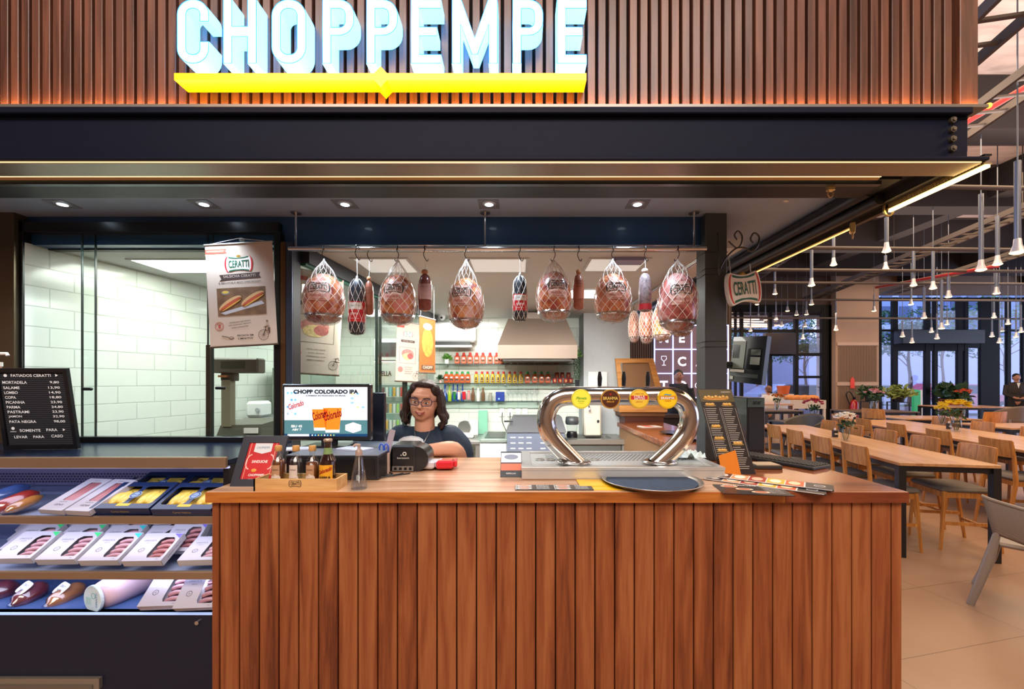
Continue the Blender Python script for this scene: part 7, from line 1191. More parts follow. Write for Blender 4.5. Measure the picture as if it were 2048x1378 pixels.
# facades
BLK = M('#0a0b0f', 0.6, spec=0.2); FG = glass('facade_glass', (0.86, 0.90, 1.0), 0.07)
def facade(name, y, vs_, hs_, x0, x1, py_top, label):
    w = bpy.data.objects.new(name, None); C.objects.link(w); struct(w, label, 'window'); g = G(); zt = Z(py_top, y)
    for px, wd in vs_: g.box(X(px, y)-wd*y/F/2, y-0.04, 0, X(px, y)+wd*y/F/2, y+0.06, zt, BLK)
    for py, wd, a, b_ in hs_: g.box(X(a, y), y-0.03, Z(py, y)-wd*y/F/2, X(b_, y), y+0.05, Z(py, y)+wd*y/F/2, BLK)
    g.obj('window_frame', w); G().box(X(x0, y), y, 0.02, X(x1, y), y+0.01, zt-0.02, FG).obj('pane', w)
facade('window_2', 12.6, ((1452, 8), (1483, 5), (1471, 3), (1540, 6), (1592, 7), (1643, 3), (1652, 14), (1661, 10)), ((617, 14, 1448, 1667), (662, 6, 1448, 1667), (709, 6, 1540, 1667), (754, 5, 1592, 1667), (800, 6, 1592, 1667)), 1450, 1664, 612, 'black framed shop window left of the beige column')
facade('window_3', 14.0, ((1757, 9), (1789, 10), (1854, 10), (1870, 7), (1918, 9), (1931, 7), (1978, 38), (2016, 7), (2046, 6)), ((598, 5, 1752, 2060), (661, 4, 1752, 2060), (690, 12, 1785, 1995), (699, 6, 1785, 1935)), 1754, 2060, 595, 'black framed glass entrance front of the hall')
g = G(); g.box(X(1790, 13.9), 13.6, Z(688, 13.9), X(1950, 13.9), 13.965, Z(662, 13.9), M('#12151c', 0.4)); tag(g.obj('air_curtain'), 'long dark air curtain box above the entrance doors', 'air curtain')
# outside
struct(G().box(4, 15.4, -0.12, 60, 60, -0.02, M('#8f93a8', 0.8, noise=0.1)).box(-6, 11.2, -0.1, 20, 15.4, 0, FLOORM).obj('ground'), 'pavement outside and hall floor edge', 'ground')
struct(G().box(14, 26, -0.02, 60, 26.4, 4.2, M('#c4c4dc', 0.8, noise=0.05)).box(5, 22, -0.02, 14.5, 22.4, 4.0, M('#a8aecb', 0.8, noise=0.1)).obj('wall_outside'), 'pale lavender wall across the street', 'wall')
g = G(); 
for k, (x0, x1, y_, h_, c_) in enumerate(((24, 30, 30, 14, '#8fa3c4'), (33, 42, 34, 18, '#7488b0'), (15, 22, 32, 12, '#b9c4dd'))):
    b_ = G(); b_.box(x0, y_, 0, x1, y_+4, h_, M(c_, 0.8))
    for r_ in range(int(h_/1.6)):
        for q in range(int((x1-x0)/1.3)): b_.box(x0+0.3+q*1.3, y_-0.03, 1+r_*1.6, x0+1.1+q*1.3, y_, 2+r_*1.6, M('#3f5680', 0.2))
    tag(b_.obj('building'), ('blue grey building beyond the entrance glass', 'tall blue building at the far right beyond the glass', 'pale building with dark windows left beyond the entrance')[k], 'building')
def tree(loc, h_, r, label, seed, lf):
    t = thing('tree', label, 'tree', loc); rnd = random.Random(seed); g = G(); top = []
    g.tube(smoothpath([(0, 0, 0), (0.06, 0, h_*0.3), (-0.03, 0, h_*0.55), (0.05, 0, h_*0.8)], 4), [0.07]*5+[0.055]*4+[0.04]*4, M('#8a7468', 0.8, noise=0.2), 8)
    for k in range(9): a = rnd.uniform(0, 6.3); z0 = h_*(0.45+0.05*k); e = (r*0.75*math.cos(a), r*0.75*math.sin(a), z0+h_*0.18); g.tube(smoothpath([(0, 0, z0), (e[0]*0.5, e[1]*0.5, z0+0.12*h_), e], 3), 0.018, M('#8a7468', 0.8, noise=0.2), 5); top.append(e)
    g.obj('trunk', t); g = G()
    for e in top: leaves(g, e, r*0.42, 120, lf, rnd.randint(0, 999), 0.16, 0.8)
    lv = g.obj('crown', t)
TG = M('#3d6b4a', 0.6, noise=0.2); TG2 = M('#4f7f50', 0.6, noise=0.2)
tree((X(1818, 16.5), 16.5, 0.5), 3.4, 1.3, 'slender young tree in the planter outside the entrance doors', 3, TG); tree((X(1775, 21), 24, 0), 4.6, 2.0, 'leafy tree further out left of the entrance doors', 5, TG2); tree((X(1905, 21), 21.5, 0), 4.8, 1.8, 'leafy tree across the street right of the doors', 7, TG); tree((X(2040, 17), 17.5, 0), 4.2, 2.0, 'dense tree outside at the right edge of the photo', 9, TG2); tree((X(1500, 19), 18.5, 0), 4.0, 1.6, 'tree seen through the left shop window', 11, TG2); tree((X(1625, 19), 19.5, 0), 4.0, 1.8, 'tree outside just left of the beige column', 13, TG)
tag(G().box(X(1785, 16.3), 16.0, 0, X(1915, 16.3), 17.0, 0.55, M('#c2c4d8', 0.7)).box(X(1785, 16.3)+.1, 16.1, 0.55, X(1915, 16.3)-.1, 16.9, 0.60, M('#4a5a40', 0.9)).obj('planter'), 'long pale concrete planter outside the entrance doors', 'planter')
def car(loc, rz, col, label):
    t = thing('car', label, 'car', loc, rz); g = G(); prof = [(-2.1, 0.25), (2.1, 0.25), (2.15, 0.6), (1.9, 0.85), (1.1, 0.95), (0.5, 1.38), (-0.9, 1.42), (-1.6, 1.0), (-2.1, 0.9)]; g.prism(prof, -0.85, 0.85, M(col, 0.2, coat=1.0), UP); g.obj('body', t)
    g = G(); g.prism([(1.0, 0.97), (0.48, 1.33), (-0.85, 1.37), (-1.45, 1.0)], -0.86, 0.86, M('#1e2a3c', 0.08), UP); g.obj('windows', t)
    for sx in (-1.35, 1.35):
        for sy in (-0.8, 0.8): g = G(); g.cyl((sx, sy-0.1, 0.32), (sx, sy+0.1, 0.32), 0.32, BLACKM, 18); g.cyl((sx, sy-0.11, 0.32), (sx, sy+0.11, 0.32), 0.18, STEEL, 12); g.obj('wheel', t)
car((X(1930, 19), 19.5, -0.02), 4, '#c02c4a', 'red car parked across from the entrance doors'); car((X(1735, 19), 19.0, -0.02), 0, '#c4c8d6', 'silver car parked outside left of the planter tree'); car((X(1590, 17.5), 17.5, -0.02), 0, '#9aa6c8', 'light blue grey car seen through the left shop window')
tag(G().prism([(0, 0), (0.19, 0), (0.19, 1.22), (0, 1.26)], -0.05, 0.05, M('#16a05a', 0.3, emit=0.25), UP).box(0.19, -0.04, 0.1, 0.26, 0.04, 1.24, M('#dfe6e4', 0.4)).obj('totem', loc=(X(1826, 13.3), 13.3, 0)), 'tall bright green totem stand in front of the entrance doors', 'totem')
t = thing('planter_pot', 'tall reddish brown planter with a leafy plant beside the right door', 'planter', (X(1904, 13.4), 13.4, 0)); g = G(); g.lathe([(0.25, 0), (0.33, 0.95), (0.28, 0.93)], M('#8c4634', 0.4, coat=0.3), 20); g.obj('pot', t); g = G(); leaves(g, (0, 0, 1.0), 0.45, 160, LF2, 4, 0.3, 0.7); g.obj('leaves', t)
# shop beyond the left window
g = G(); g.box(4.6, 12.85, 3.5, 9.25, 16.0, 3.6, M('#8a7a70', 0.8)); g.box(4.8, 12.9, 3.0, 5.7, 16.0, 3.5, M('#c46a34', 0.6)); g.box(4.7, 17.2, 0, 5.6, 17.4, 3.4, M('#a86a4c', 0.6)); struct(g.obj('wall_shop'), 'orange bulkhead of the shop beyond the left window', 'wall')
for k, (x_, y_) in enumerate(((6.8, 13.4), (7.3, 14.0), (7.8, 14.6), (8.2, 15.2))): t = thing('light_tube', f'long warm ceiling light tube in the far shop, {ORD[k]} from the left', 'light', (x_, y_, 3.47), 10, 'light tubes of the far shop'); g = G(); g.box(-0.9, -0.02, 0, 0.9, 0.02, 0.03, M('#ffe2c0', 0.4, emit=4)); g.obj('tube', t)
tag(G().box(X(1540, 12.2), 12.4, Z(708, 12.4), X(1592, 12.4), 12.56, Z(664, 12.2), M('#1a1214', 0.3)).obj('television'), 'black wall screen hanging in the left shop window', 'television')
t = thing('hanging_planter', 'lit yellow green hanging planter behind the left shop window', 'planter', (X(1619, 13.4), 13.4, Z(705, 13.4))); g = G(); g.box(-0.55, -0.1, -0.1, 0.55, 0.1, 0.0, M('#e0a040', 0.5)); g.obj('trough', t); g = G()
for k in range(8): leaves(g, (-0.5+k*0.14, 0, 0.05), 0.2, 60, LF3, k, 0.12, 1.0)
g.obj('leaves', t); None
l = bpy.data.lights.new('shop_spot', 'POINT'); l.energy = 60; l.color = WARM; l.shadow_soft_size = 0.3; lo = bpy.data.objects.new('shop_spot', l); lo.location = (7.0, 14.2, 3.0); C.objects.link(lo)
# ============================================================ HALL FURNITURE
CHW = wood('chair_wood', '#96602a', '#b87a38', '#cf964e', 'z', 0.45, 0.1, 1.0, False); TBW = wood('table_wood', '#a87a50', '#c09468', '#cfa67c', 'y', 0.35, 0.25, 0.5, False); SEATF = M('#6d655c', 0.85, noise=0.08, nscale=80); BLL = M('#16161a', 0.4)
ch = bpy.data.objects.new('dining_chair', None); C.objects.link(ch)   # faces +X, seat height 0.58
g = G(); g.box(-0.20, -0.22, 0.55, 0.22, 0.22, 0.60, SEATF, bev=0.02); g.obj('seat', ch)
n = 9; vs = []
for z_, r_ in ((0.80, 0.0), (0.985, -0.02)):
    for th_ in (0, 0.018):
        for k in range(n): y_ = -0.205+0.41*k/(n-1); vs.append((-0.235+r_-th_+0.035*((y_/0.205)**2), y_, z_))
fs = []
for k in range(n-1): fs += [(k, k+1, 2*n+k+1, 2*n+k), (n+k, 3*n+k, 3*n+k+1, n+k+1), (k, n+k, n+k+1, k+1), (2*n+k, 2*n+k+1, 3*n+k+1, 3*n+k)]
fs += [(0, 2*n, 3*n, n), (n-1, 2*n-1, 4*n-1, 3*n-1)]
g = G(); g.add(vs, fs, CHW); g.obj('backrest', ch)
for sy in (-1, 1):
    g = G(); g.tube([(-0.27, sy*0.205, 0), (-0.19, sy*0.205, 0.55), (-0.205, sy*0.205, 0.80), (-0.225, sy*0.205, 0.975)], [0.015, 0.023, 0.019, 0.013], CHW, 6, smooth=False); g.obj('leg', ch)
    g = G(); g.tube([(0.23, sy*0.205, 0), (0.19, sy*0.195, 0.56)], [0.014, 0.022], CHW, 6, smooth=False); g.obj('leg', ch)
    g = G(); g.box(-0.22, sy*0.2-0.008, 0.24, 0.21, sy*0.2+0.008, 0.27, CHW); g.obj('stretcher', ch)
g = G(); g.box(-0.235, -0.2, 0.19, -0.22, 0.2, 0.215, CHW); g.obj('stretcher', ch); g = G(); g.box(-0.19, -0.2, 0.50, 0.2, 0.2, 0.55, CHW); g.obj('seat_frame', ch)
def table(x, y, w_, L_, rz, h_, label, legs=True, mat=None):
    t = thing('dining_table', label, 'table', (x, y, 0), rz); g = G(); g.box(0, 0, h_-0.028, w_, L_, h_, mat or TBW, bev=0.003); g.obj('tabletop', t); g = G(); g.box(0.03, 0.02, h_-0.075, w_-0.03, L_-0.02, h_-0.028, BLL); g.obj('apron', t)
    for sx in (0.0, w_-0.055):
        for sy in (0.0, L_-0.055): g = G(); g.box(sx, sy, 0, sx+0.055, sy+0.055, h_-0.028, BLL); g.obj('leg', t)
    return t
a1 = -10
table(3.245, 3.62, 0.74, 3.3, a1, 0.81, 'long light wood table nearest the counter, white flowers on it')
def on(x, y, rz, u, v_): a = math.radians(rz); return (x+u*math.cos(a)-v_*math.sin(a), y+u*math.sin(a)+v_*math.cos(a))
nm = 'nearest the camera,second from the camera,third from the camera,fourth from the camera,farthest'.split(',')
for k in range(5): x_, y_ = on(3.245, 3.62, a1, 0.05, 0.34+k*0.60); tag(dup(ch, (x_, y_, 0), a1, scale=0.93), f'wooden chair at the left side of the nearest long table, {nm[k]}', 'chair', 'chairs at the left of the nearest table')
for k in range(5): x_, y_ = on(3.245, 3.62, a1, 0.70, 0.45+k*0.62); tag(dup(ch, (x_, y_, 0), a1+180, scale=0.93), f'wooden chair at the right side of the nearest long table, {nm[k]}', 'chair', 'chairs at the right of the nearest table')
table(4.95, 3.70, 1.0, 4.2, -13, 0.81, 'second long light wood table, yellow flowers on it')
for k in range(5): x_, y_ = on(4.95, 3.70, -13, 0.02, 0.65+k*0.80); tag(dup(ch, (x_, y_, 0), -13, scale=0.93), f'wooden chair at the left side of the second long table, {nm[k]}', 'chair', 'chairs at the left of the second table')
for k in range(4): x_, y_ = on(4.95, 3.70, -13, 0.98, 1.2+k*0.80); tag(dup(ch, (x_, y_, 0), 167, scale=0.93), f'wooden chair at the right side of the second long table, {nm[k]}', 'chair', 'chairs at the right of the second table')
table(7.2, 7.9, 1.3, 0.8, -6, 0.81, 'light wood table beyond the yellow flowers'); table(11.0, 10.9, 1.6, 0.9, -6, 0.85, 'far light wood table with red flowers near the entrance'); table(7.4, 6.4, 1.8, 0.85, -4, 0.80, 'light wood table at the right edge behind the second long table')
table(7.5, 9.5, 1.4, 0.8, -4, 0.83, 'dark table in front of the beige column', mat=M('#5b463a', 0.35)); table(5.3, 9.3, 1.0, 0.7, 4, 0.86, 'dark table with orange flowers beyond the computer', mat=M('#6a5d52', 0.3)); table(5.25, 8.25, 0.9, 0.6, 5, 0.70, 'low dark bench table beyond the first long table', mat=M('#3a302a', 0.4))
for k, (x_, y_, rz, lb) in enumerate(((8.1, 7.45, 95, 'wooden chair seen from behind at the table beyond the yellow flowers'), (6.95, 8.1, 10, 'wooden chair at the left of the table beyond the yellow flowers'))): tag(dup(ch, (x_, y_, 0), rz), lb, 'chair')
clear(ch)
def tub_chair(loc, rz, label, col, perf=False):
    t = thing('tub_chair', label, 'chair', loc, rz); g = G(); n = 20; prof = []; mt = M(col, 0.5); vs = []; fs = []; m_ = 8
    for j in range(m_+1):
        u = j/m_
        for k in range(n+1):
            a = math.radians(-115+230*k/n); back = 0.5+0.5*math.cos(a); hgt = 0.52+(0.16+0.24*back)*u; r_ = 0.235+0.055*u; vs.append((-r_*math.cos(a), r_*math.sin(a)*1.05, hgt if j else 0.50))
    for j in range(m_):
        for k in range(n): fs.append((j*(n+1)+k, j*(n+1)+k+1, (j+1)*(n+1)+k+1, (j+1)*(n+1)+k))
    g.add(vs, fs, mt, None, True); o = g.obj('shell', t); md = o.modifiers.new('s', 'SOLIDIFY'); md.thickness = 0.008
    g = G(); g.lathe([(1e-4, 0.49), (0.22, 0.49), (0.245, 0.505), (0.22, 0.515), (1e-4, 0.505)], mt, 24, sy=1.05); g.obj('seat', t)
    for sx in (-1, 1):
        for sy in (-1, 1): g = G(); g.tube([(sx*0.19, sy*0.20, 0.60 if sx < 0 else 0.5), (sx*0.27, sy*0.27, 0)], [0.026, 0.015], mt, 10); g.obj('leg', t)
    return t, o
GRC = '#8c8177'
# foreground chair with perforated back, cut by the right edge
fc = thing('grey_chair', 'grey plastic armchair with a perforated curved back in the right foreground', 'chair', (3.405, 2.485, 0), -47)
PG = M(GRC, 0.42, noise=0.02); 
m, nt, b = new_mat('perforated_plastic'); N = nt.nodes.new; L = nt.links.new; tc = N('ShaderNodeTexCoord'); mp = N('ShaderNodeMapping'); mp.inputs['Scale'].default_value = (75, 75, 75); mp.inputs['Rotation'].default_value = (0.6, 0.2, 0.78)
vo = N('ShaderNodeTexVoronoi'); vo.inputs['Randomness'].default_value = 0; L(tc.outputs['Object'], mp.inputs[0]); L(mp.outputs[0], vo.inputs['Vector']); cr = N('ShaderNodeValToRGB'); cr.color_ramp.elements[0].position = 0.30; cr.color_ramp.elements[1].position = 0.36; cr.color_ramp.elements[0].color = (0.03, 0.025, 0.02, 1); cr.color_ramp.elements[1].color = (*lin(GRC), 1); L(vo.outputs['Distance'], cr.inputs[0]); L(cr.outputs[0], b.inputs['Base Color']); b.inputs['Roughness'].default_value = 0.45
g = G(); vs = []; fs = []; n, m_ = 26, 12
Yc = 2.9; pxs = lambda px, py, d: Vector(P(px, py, d))-Vector((3.55, 2.85, 0))
for j in range(m_+1):
    v_ = j/m_
    for k in range(n+1):
        u = k/n; x_ = -0.47+u*1.02; zt = 0.745-0.16*u**0.7*0.9+0.10*max(0, u-0.5); zb = 0.50-0.36*0+0.0; zl = 0.50-0.17*min(1, u*1.7)**1.2
        z_ = zl+(zt-zl)*v_; y_ = -0.02+0.05*math.sin(PI*u)-0.16*math.sin(PI*min(1, u*1.1)/1.0)*0.8+0.06*(v_-0.5)**2-0.02*v_
        vs.append((x_+0.05*(1-v_)*(1-u)*1.0, y_, z_))
for j in range(m_):
    for k in range(n): fs.append((j*(n+1)+k, j*(n+1)+k+1, (j+1)*(n+1)+k+1, (j+1)*(n+1)+k))
g.add(vs, fs, m, None, True); sh_ = g.obj('backrest', fc); md = sh_.modifiers.new('s', 'SOLIDIFY'); md.thickness = 0.008
g = G(); g.tube([Vector(vs[m_*(n+1)+k]) for k in range(n+1)], 0.011, PG, 8); g.obj('rim', fc); g = G(); g.box(-0.40, 0.0, 0.42, 0.5, 0.42, 0.45, PG, bev=0.012); g.obj('seat', fc)
for (a, b_) in (((-0.375, -0.0, 0.64), (-0.52, 0.0, 0.0)), ((-0.36, 0.36, 0.45), (-0.50, 0.44, 0)), ((0.48, 0, 0.6), (0.6, 0, 0)), ((0.45, 0.36, 0.45), (0.58, 0.44, 0))): g = G(); mid_ = tuple((p+q)/2 for p, q in zip(a, b_)); g.tube([a, (mid_[0]+0.01, mid_[1], mid_[2]), b_], [0.012, 0.028, 0.020], PG, 12); g.obj('leg', fc)
tub_chair((11.9, 10.3, 0), 90, 'grey tub chair seen from behind at the far red flower table', '#7a6a5c'); tub_chair((5.1, 7.6, 0), 200, 'dark grey tub chair beyond the standing computer', '#4a4540')
# vases
def vase(x, y, z, col, label, s=1.0, seed=1, hgt=0.10):
    t = thing('flower_vase', label, 'flowers', (x, y, z)); g = G(); g.lathe([(0.028*s, 0), (0.033*s, 0.05*s), (0.026*s, hgt*s)], GGL, 14); g.obj('vase', t); g = G(); rnd = random.Random(seed)
    for k in range(9): a = k*0.7; g.tube([(0.01*math.cos(a)*s, 0.01*math.sin(a)*s, 0.01), (0.05*math.cos(a)*s, 0.05*math.sin(a)*s, 0.17*s)], 0.0018*s, LF2, 4)
    leaves(g, (0, 0, 0.12*s), 0.06*s, 40, LF2, seed, 0.04*s, 0.6); g.obj('stems', t); g = G()
    for k in range(30):
        a = rnd.uniform(0, 6.3); q = rnd.uniform(0, 0.085)*s; c0 = Vector((q*math.cos(a), q*math.sin(a), (0.165+0.05*math.sqrt(max(0, 1-(q/(0.09*s))**2))+rnd.uniform(0, 0.015))*s))
        for p in range(8): an = 2*PI*p/8; d_ = Vector((math.cos(an), math.sin(an), 0.25))*0.024*s; w_ = Vector((-math.sin(an), math.cos(an), 0))*0.011*s; g.add([tuple(c0), tuple(c0+d_*0.6+w_), tuple(c0+d_), tuple(c0+d_*0.6-w_)], [(0, 1, 2, 3)], col)
        g.ball(tuple(c0-Vector((0, 0, 0.004*s))), (0.016*s, 0.016*s, 0.009*s), col, 8); g.ball(tuple(c0+Vector((0, 0, 0.004*s))), 0.004*s, M('#d8b83a', 0.6), 6)
    g.obj('blossoms', t)
def tabp(px, py, h_=0.81): d = (CH-h_)*F/(py-CY); return (X(px, d), d, h_)
vase(*tabp(1691, 882), WHITE, 'white flowers in a glass vase on the nearest long table', 1.45, 1); vase(*tabp(1912, 862), M('#e6d01e', 0.5), 'bright yellow flowers in a vase on the second long table', 1.9, 2); vase(*tabp(1883, 848), M('#d8c43a', 0.5), 'smaller yellow flowers behind the bright yellow bouquet', 1.3, 3); vase(11.75, 11.2, 0.85, M('#d8583a', 0.5), 'orange red flowers on the far table by the entrance', 2.0, 4); vase(5.85, 9.6, 0.86, M('#d87a30', 0.5), 'orange flowers on the dark table beyond the computer', 1.6, 5); vase(5.95, 8.55, 0.70, M('#b02848', 0.5), 'dark pink flowers left of the fire extinguisher', 2.0, 6); vase(8.2, 9.8, 0.83, M('#d8a0a8', 0.5), 'pale pink flowers on the dark table before the column', 2.2, 7)
for px, py, d, lb in ((1670, 874, 0, 'small black labelled sanitizer bottle beside the white flowers'), (1898, 858, 0, 'small black labelled holder beside the bright yellow flowers')):
    p = tabp(px, py); t = thing('table_bottle', lb, 'bottle', p); g = G(); g.box(-0.028, -0.02, 0, 0.028, 0.02, 0.085, M('#24282c', 0.4), bev=0.004); g.box(-0.02, -0.0215, 0.03, 0.02, -0.02, 0.05, M('#c8ccc8', 0.5)); g.obj('body', t); g = G(); g.cyl((0, 0, 0.085), (0, 0, 0.11), 0.010, WHITE, 10); g.obj('pump', t)
for k, (px, py, lb) in enumerate(((1742, 845, 'leafy plant on a tall black stand left of the entrance'), (1777, 842, 'bushy pale flowered plant on a black stand beside the door'))):
    x_, y_ = X(px, 11.8), 11.8-0.3*k; t = thing('plant_stand', lb, 'plant', (x_, y_, 0)); g = G()
    for sx in (-0.16, 0.16):
        for sy in (-0.16, 0.16): g.box(sx-0.012, sy-0.012, 0, sx+0.012, sy+0.012, 0.95, BLL)
    g.box(-0.17, -0.17, 0.93, 0.17, 0.17, 0.95, BLL); g.obj('stand', t); g = G(); g.lathe([(0.12, 0.95), (0.15, 1.1)], BLL, 16); g.obj('pot', t); g = G(); leaves(g, (0, 0, 1.15), 0.32, 260, (LF2, LF3)[k], 20+k, 0.16, 0.6); g.obj('leaves', t)
fe = thing('fire_extinguisher', 'red fire extinguisher hanging on the beige column', 'fire extinguisher', (X(1711, 12.2), 12.25, 0.42)); g = G(); g.lathe([(0.10, 0), (0.105, 0.03), (0.105, 0.45), (0.06, 0.53), (0.03, 0.56)], M('#b01c20', 0.25, coat=0.6), 18); g.obj('tank', fe); g = G(); g.tube(smoothpath([(0, 0, 0.60), (-0.12, 0, 0.78), (-0.22, 0, 0.74), (-0.20, 0, 0.6), (-0.12, 0, 0.42)], 5), 0.016, BLACKM, 7); g.obj('hose', fe); g = G(); g.box(-0.03, -0.02, 0.55, 0.03, 0.02, 0.63, BLACKM); g.obj('valve', fe)
tag(G().prism([(-0.06, 0), (0.06, 0), (0.06, 0.25), (0, 0.34), (-0.06, 0.25)], -0.005, 0.005, M('#d8402a', 0.5), UP).obj('safety_sign', loc=(X(1705, 12.36), 12.36, 1.30)), 'small red safety sign on the beige column above the extinguisher', 'sign')
# far shop furniture seen through the window
t = thing('white_cabinet', 'white cabinet with an orange pot in the far shop', 'cabinet', (X(1560, 12.0), 11.85, 0)); g = G(); g.box(-0.32, 0, 0, 0.3, 0.5, 1.15, M('#c9c2b8', 0.5)); g.obj('body', t); g = G(); g.lathe([(0.13, 1.15), (0.17, 1.38)], M('#c45c28', 0.5), 14); g.obj('orange_pot', t)
t = thing('side_table', 'white two drawer side table with loaves of bread on it', 'table', (X(1603, 11.1), 10.9, 0)); g = G(); g.box(-0.42, 0, 0.80, 0.5, 0.5, 1.02, M('#cfc6bc', 0.5)); g.obj('tabletop', t)
for sx in (-0.4, 0.44): g = G(); g.box(sx, 0, 0, sx+0.05, 0.05, 0.8, M('#cfc6bc', 0.5)); g.obj('leg', t)
for k in range(4): tag(G().ball((0, 0, 0.06), (0.16, 0.12, 0.075), M('#c07a3c', 0.6, noise=0.2), 10).obj('bread_loaf', loc=(X(1603, 11.1)-0.28+k*0.2, 11.14, 1.015)), f'brown loaf of bread on the white side table, {ORD[k]} from left', 'bread', 'loaves of bread')
t = thing('cafe_table', 'dark wood cafe table left of the white cabinet', 'table', (X(1512, 10.6), 10.6, 0)); g = G(); g.box(-0.75, -0.4, 0.92, 0.68, 0.35, 0.96, M('#b89a88', 0.4)); g.obj('tabletop', t)
for sx in (-0.7, 0.6): g = G(); g.box(sx, -0.38, 0, sx+0.07, -0.31, 0.92, M('#5a3524', 0.5)); g.obj('leg', t)
# ============================================================ PENDANT LAMPS AND CEILING RUNS
PIPE = M('#6e7686', 0.35, 0.5); BULB = M('#ffe6c4', 0.3, emit=4, ecol='#ffd49a'); CAPM = M('#c9ccd8', 0.3, 0.3)
def lamp_at(px, py, w_, pyt, label, grp='pendant lamps under the hall ceiling', thick=1.0):
    d = 0.105*F/w_; p = P(px, py, d); zt = Z(pyt, d) if pyt else p.z+1.0; zt = min(zt, 5.1); t = thing('pendant_lamp', label, 'lamp', p, 0, grp)
    g = G(); g.tube([(0, 0, 0.11), (0, 0, zt-p.z)], 0.024*thick, PIPE, 10); g.obj('pipe', t); g = G(); g.lathe([(0.052, 0.0), (0.046, 0.02), (0.03, 0.07), (0.026, 0.12), (0.024, 0.125)], CAPM, 16); ls_ = g.obj('lamp_shade', t); g = G(); g.lathe([(1e-4, -0.016), (0.03, -0.014), (0.05, -0.004), (0.053, 0.004)], BULB, 14); g.obj('bulb', ls_)
    if zt < 5.0: g = G(); g.tube([(0, 0, zt-p.z), (0, 0, 5.15-p.z)], 0.006, PIPE, 5); g.obj('cord', t)
    return p, zt
LAMPS = [(2035, 505, 23, 322, 'largest pendant lamp at the right edge of the photo'), (1962, 540, 17, 388, 'pendant lamp on a long pipe left of the largest one'), (1995, 529, 15, 432, 'pendant lamp just left below the largest one'), (1773, 503, 15, 435, 'pendant lamp below the bright end of the corner strip light'), (1771, 538, 11.5, 511, 'pendant lamp directly under the one below the strip light'),
 (1667, 530, 12, 468, 'pendant lamp with a stubby pipe near the thin light line'), (1623, 571, 12.5, 487, 'bluish pendant lamp with a long pipe right of the emblem sign'), (1550, 588, 9, 544, 'slim pendant lamp closest to the emblem sign'), (1827, 571, 11.5, 496, 'pendant lamp high above the entrance, left one of a pair'), (1866, 577, 12, 499, 'pendant lamp high above the entrance, right one of a pair'),
 (1897, 594, 11, 553, 'pendant lamp right of the high pair above the entrance'), (1993, 587, 11, 540, 'pendant lamp before the beige block at the far right'), (1883, 657, 10, 560, 'pendant lamp with a long yellowish pipe before the entrance'), (1848, 636, 9.5, 575, 'pendant lamp with a long pipe left of the yellowish one')]
for (px, py, w_, pt_, lb) in LAMPS: lamp_at(px, py, w_, pt_, lb)
for (px, py, w_, pt_) in ((1623, 609, 8.5, 578), (1514, 609, 7.5, 585), (1748, 622, 8, 590), (1672, 660, 8, 601), (1822, 609, 8.5, 578), (1805, 673, 8, 642), (1824, 685, 8, 642), (1863, 664, 7.5, 642), (1874, 677, 8, 627), (1894, 649, 7.5, 623), (1988, 635, 8, 600), (2016, 648, 8, 600), (1984, 673, 7.5, 640), (1999, 685, 8, 640), (2004, 662, 7, 630), (2032, 674, 8, 619), (2042, 664, 8, 610), (1501, 662, 7.2, 604), (1517, 636, 7.2, 600), (1552, 639, 7.5, 604), (1563, 652, 7.2, 627), (1593, 630, 7.5, 604), (1613, 629, 7.5, 600), (1610, 653, 7.2, 630), (1606, 677, 7.2, 650), (1531, 640, 7.2, 612), (1575, 622, 7.4, 598)):
    lamp_at(px, py, w_, pt_, 'small pendant lamp hanging far back before the hall windows', 'small far pendant lamps', 0.7)
def run(name, a, b_, r, mat, label, cat='pipe'):
    t = tag(G().tube([a, b_], r, mat, 8).obj(name), label, cat); return t
RP = M('#b02a26', 0.4); GP = M('#574e4a', 0.55, 0.3)
run('red_pipe', tuple(P(1930, 246, 4.7)), tuple(P(2160, 110, 3.9)), 0.03, RP, 'bright red sprinkler pipe at the top right'); run('red_pipe', tuple(P(1995, 532, 7.0)), tuple(P(1752, 575, 11.0)), 0.03, RP, 'dull red pipe crossing behind the pendant lamps')
for k, (z_, y_, x0, x1) in enumerate(((3.80, 5.0, 4.5, 12), (3.45, 6.2, 4.2, 14), (3.5, 7.6, 4.2, 16), (3.6, 9.0, 5, 16), (3.55, 10.6, 5, 18), (3.3, 12.0, 5.5, 18))):
    run('conduit', (x0, y_, z_), (x1, y_+0.3, z_), 0.028, GP, f'grey horizontal conduit across the hall, {ORD[k]} from the camera', 'conduit')
for k, (x_, z_) in enumerate(((3.0, 3.9), (4.2, 4.2), (6.3, 3.9), (8.8, 4.1))):
    t = thing('cable_tray', f'long metal cable tray running back under the ceiling, {ORD[k]} from the left', 'cable tray', (x_, 2.6, z_), -12); g = G(); g.box(0, 0, 0, 0.03, 10.5, 0.08, GP); g.box(0.33, 0, 0, 0.36, 10.5, 0.08, GP)
    for q in range(42): g.box(0.03, q*0.25, 0.01, 0.33, q*0.25+0.03, 0.03, GP)
    g.obj('tray', t)
    for q in range(4): g = G(); g.tube([(0.18, 0.8+q*2.8, 0.05), (0.18, 0.8+q*2.8, 5.15-z_)], 0.006, GP, 5); g.obj('hanger_rod', t)
t = thing('air_duct', 'dark rectangular air duct running back beside the canopy', 'duct', (2.2, 4.5, 3.6), -8); g = G(); g.box(0, 0, 0, 0.7, 4.2, 0.4, M('#3b3431', 0.6, 0.2)); g.obj('duct_body', t); g = G(); [g.tube([(0.35, y_, 0.4), (0.35, y_, 1.58)], 0.01, GP, 5) for y_ in (0.6, 3.4)]; g.obj('hanger_rod', t)
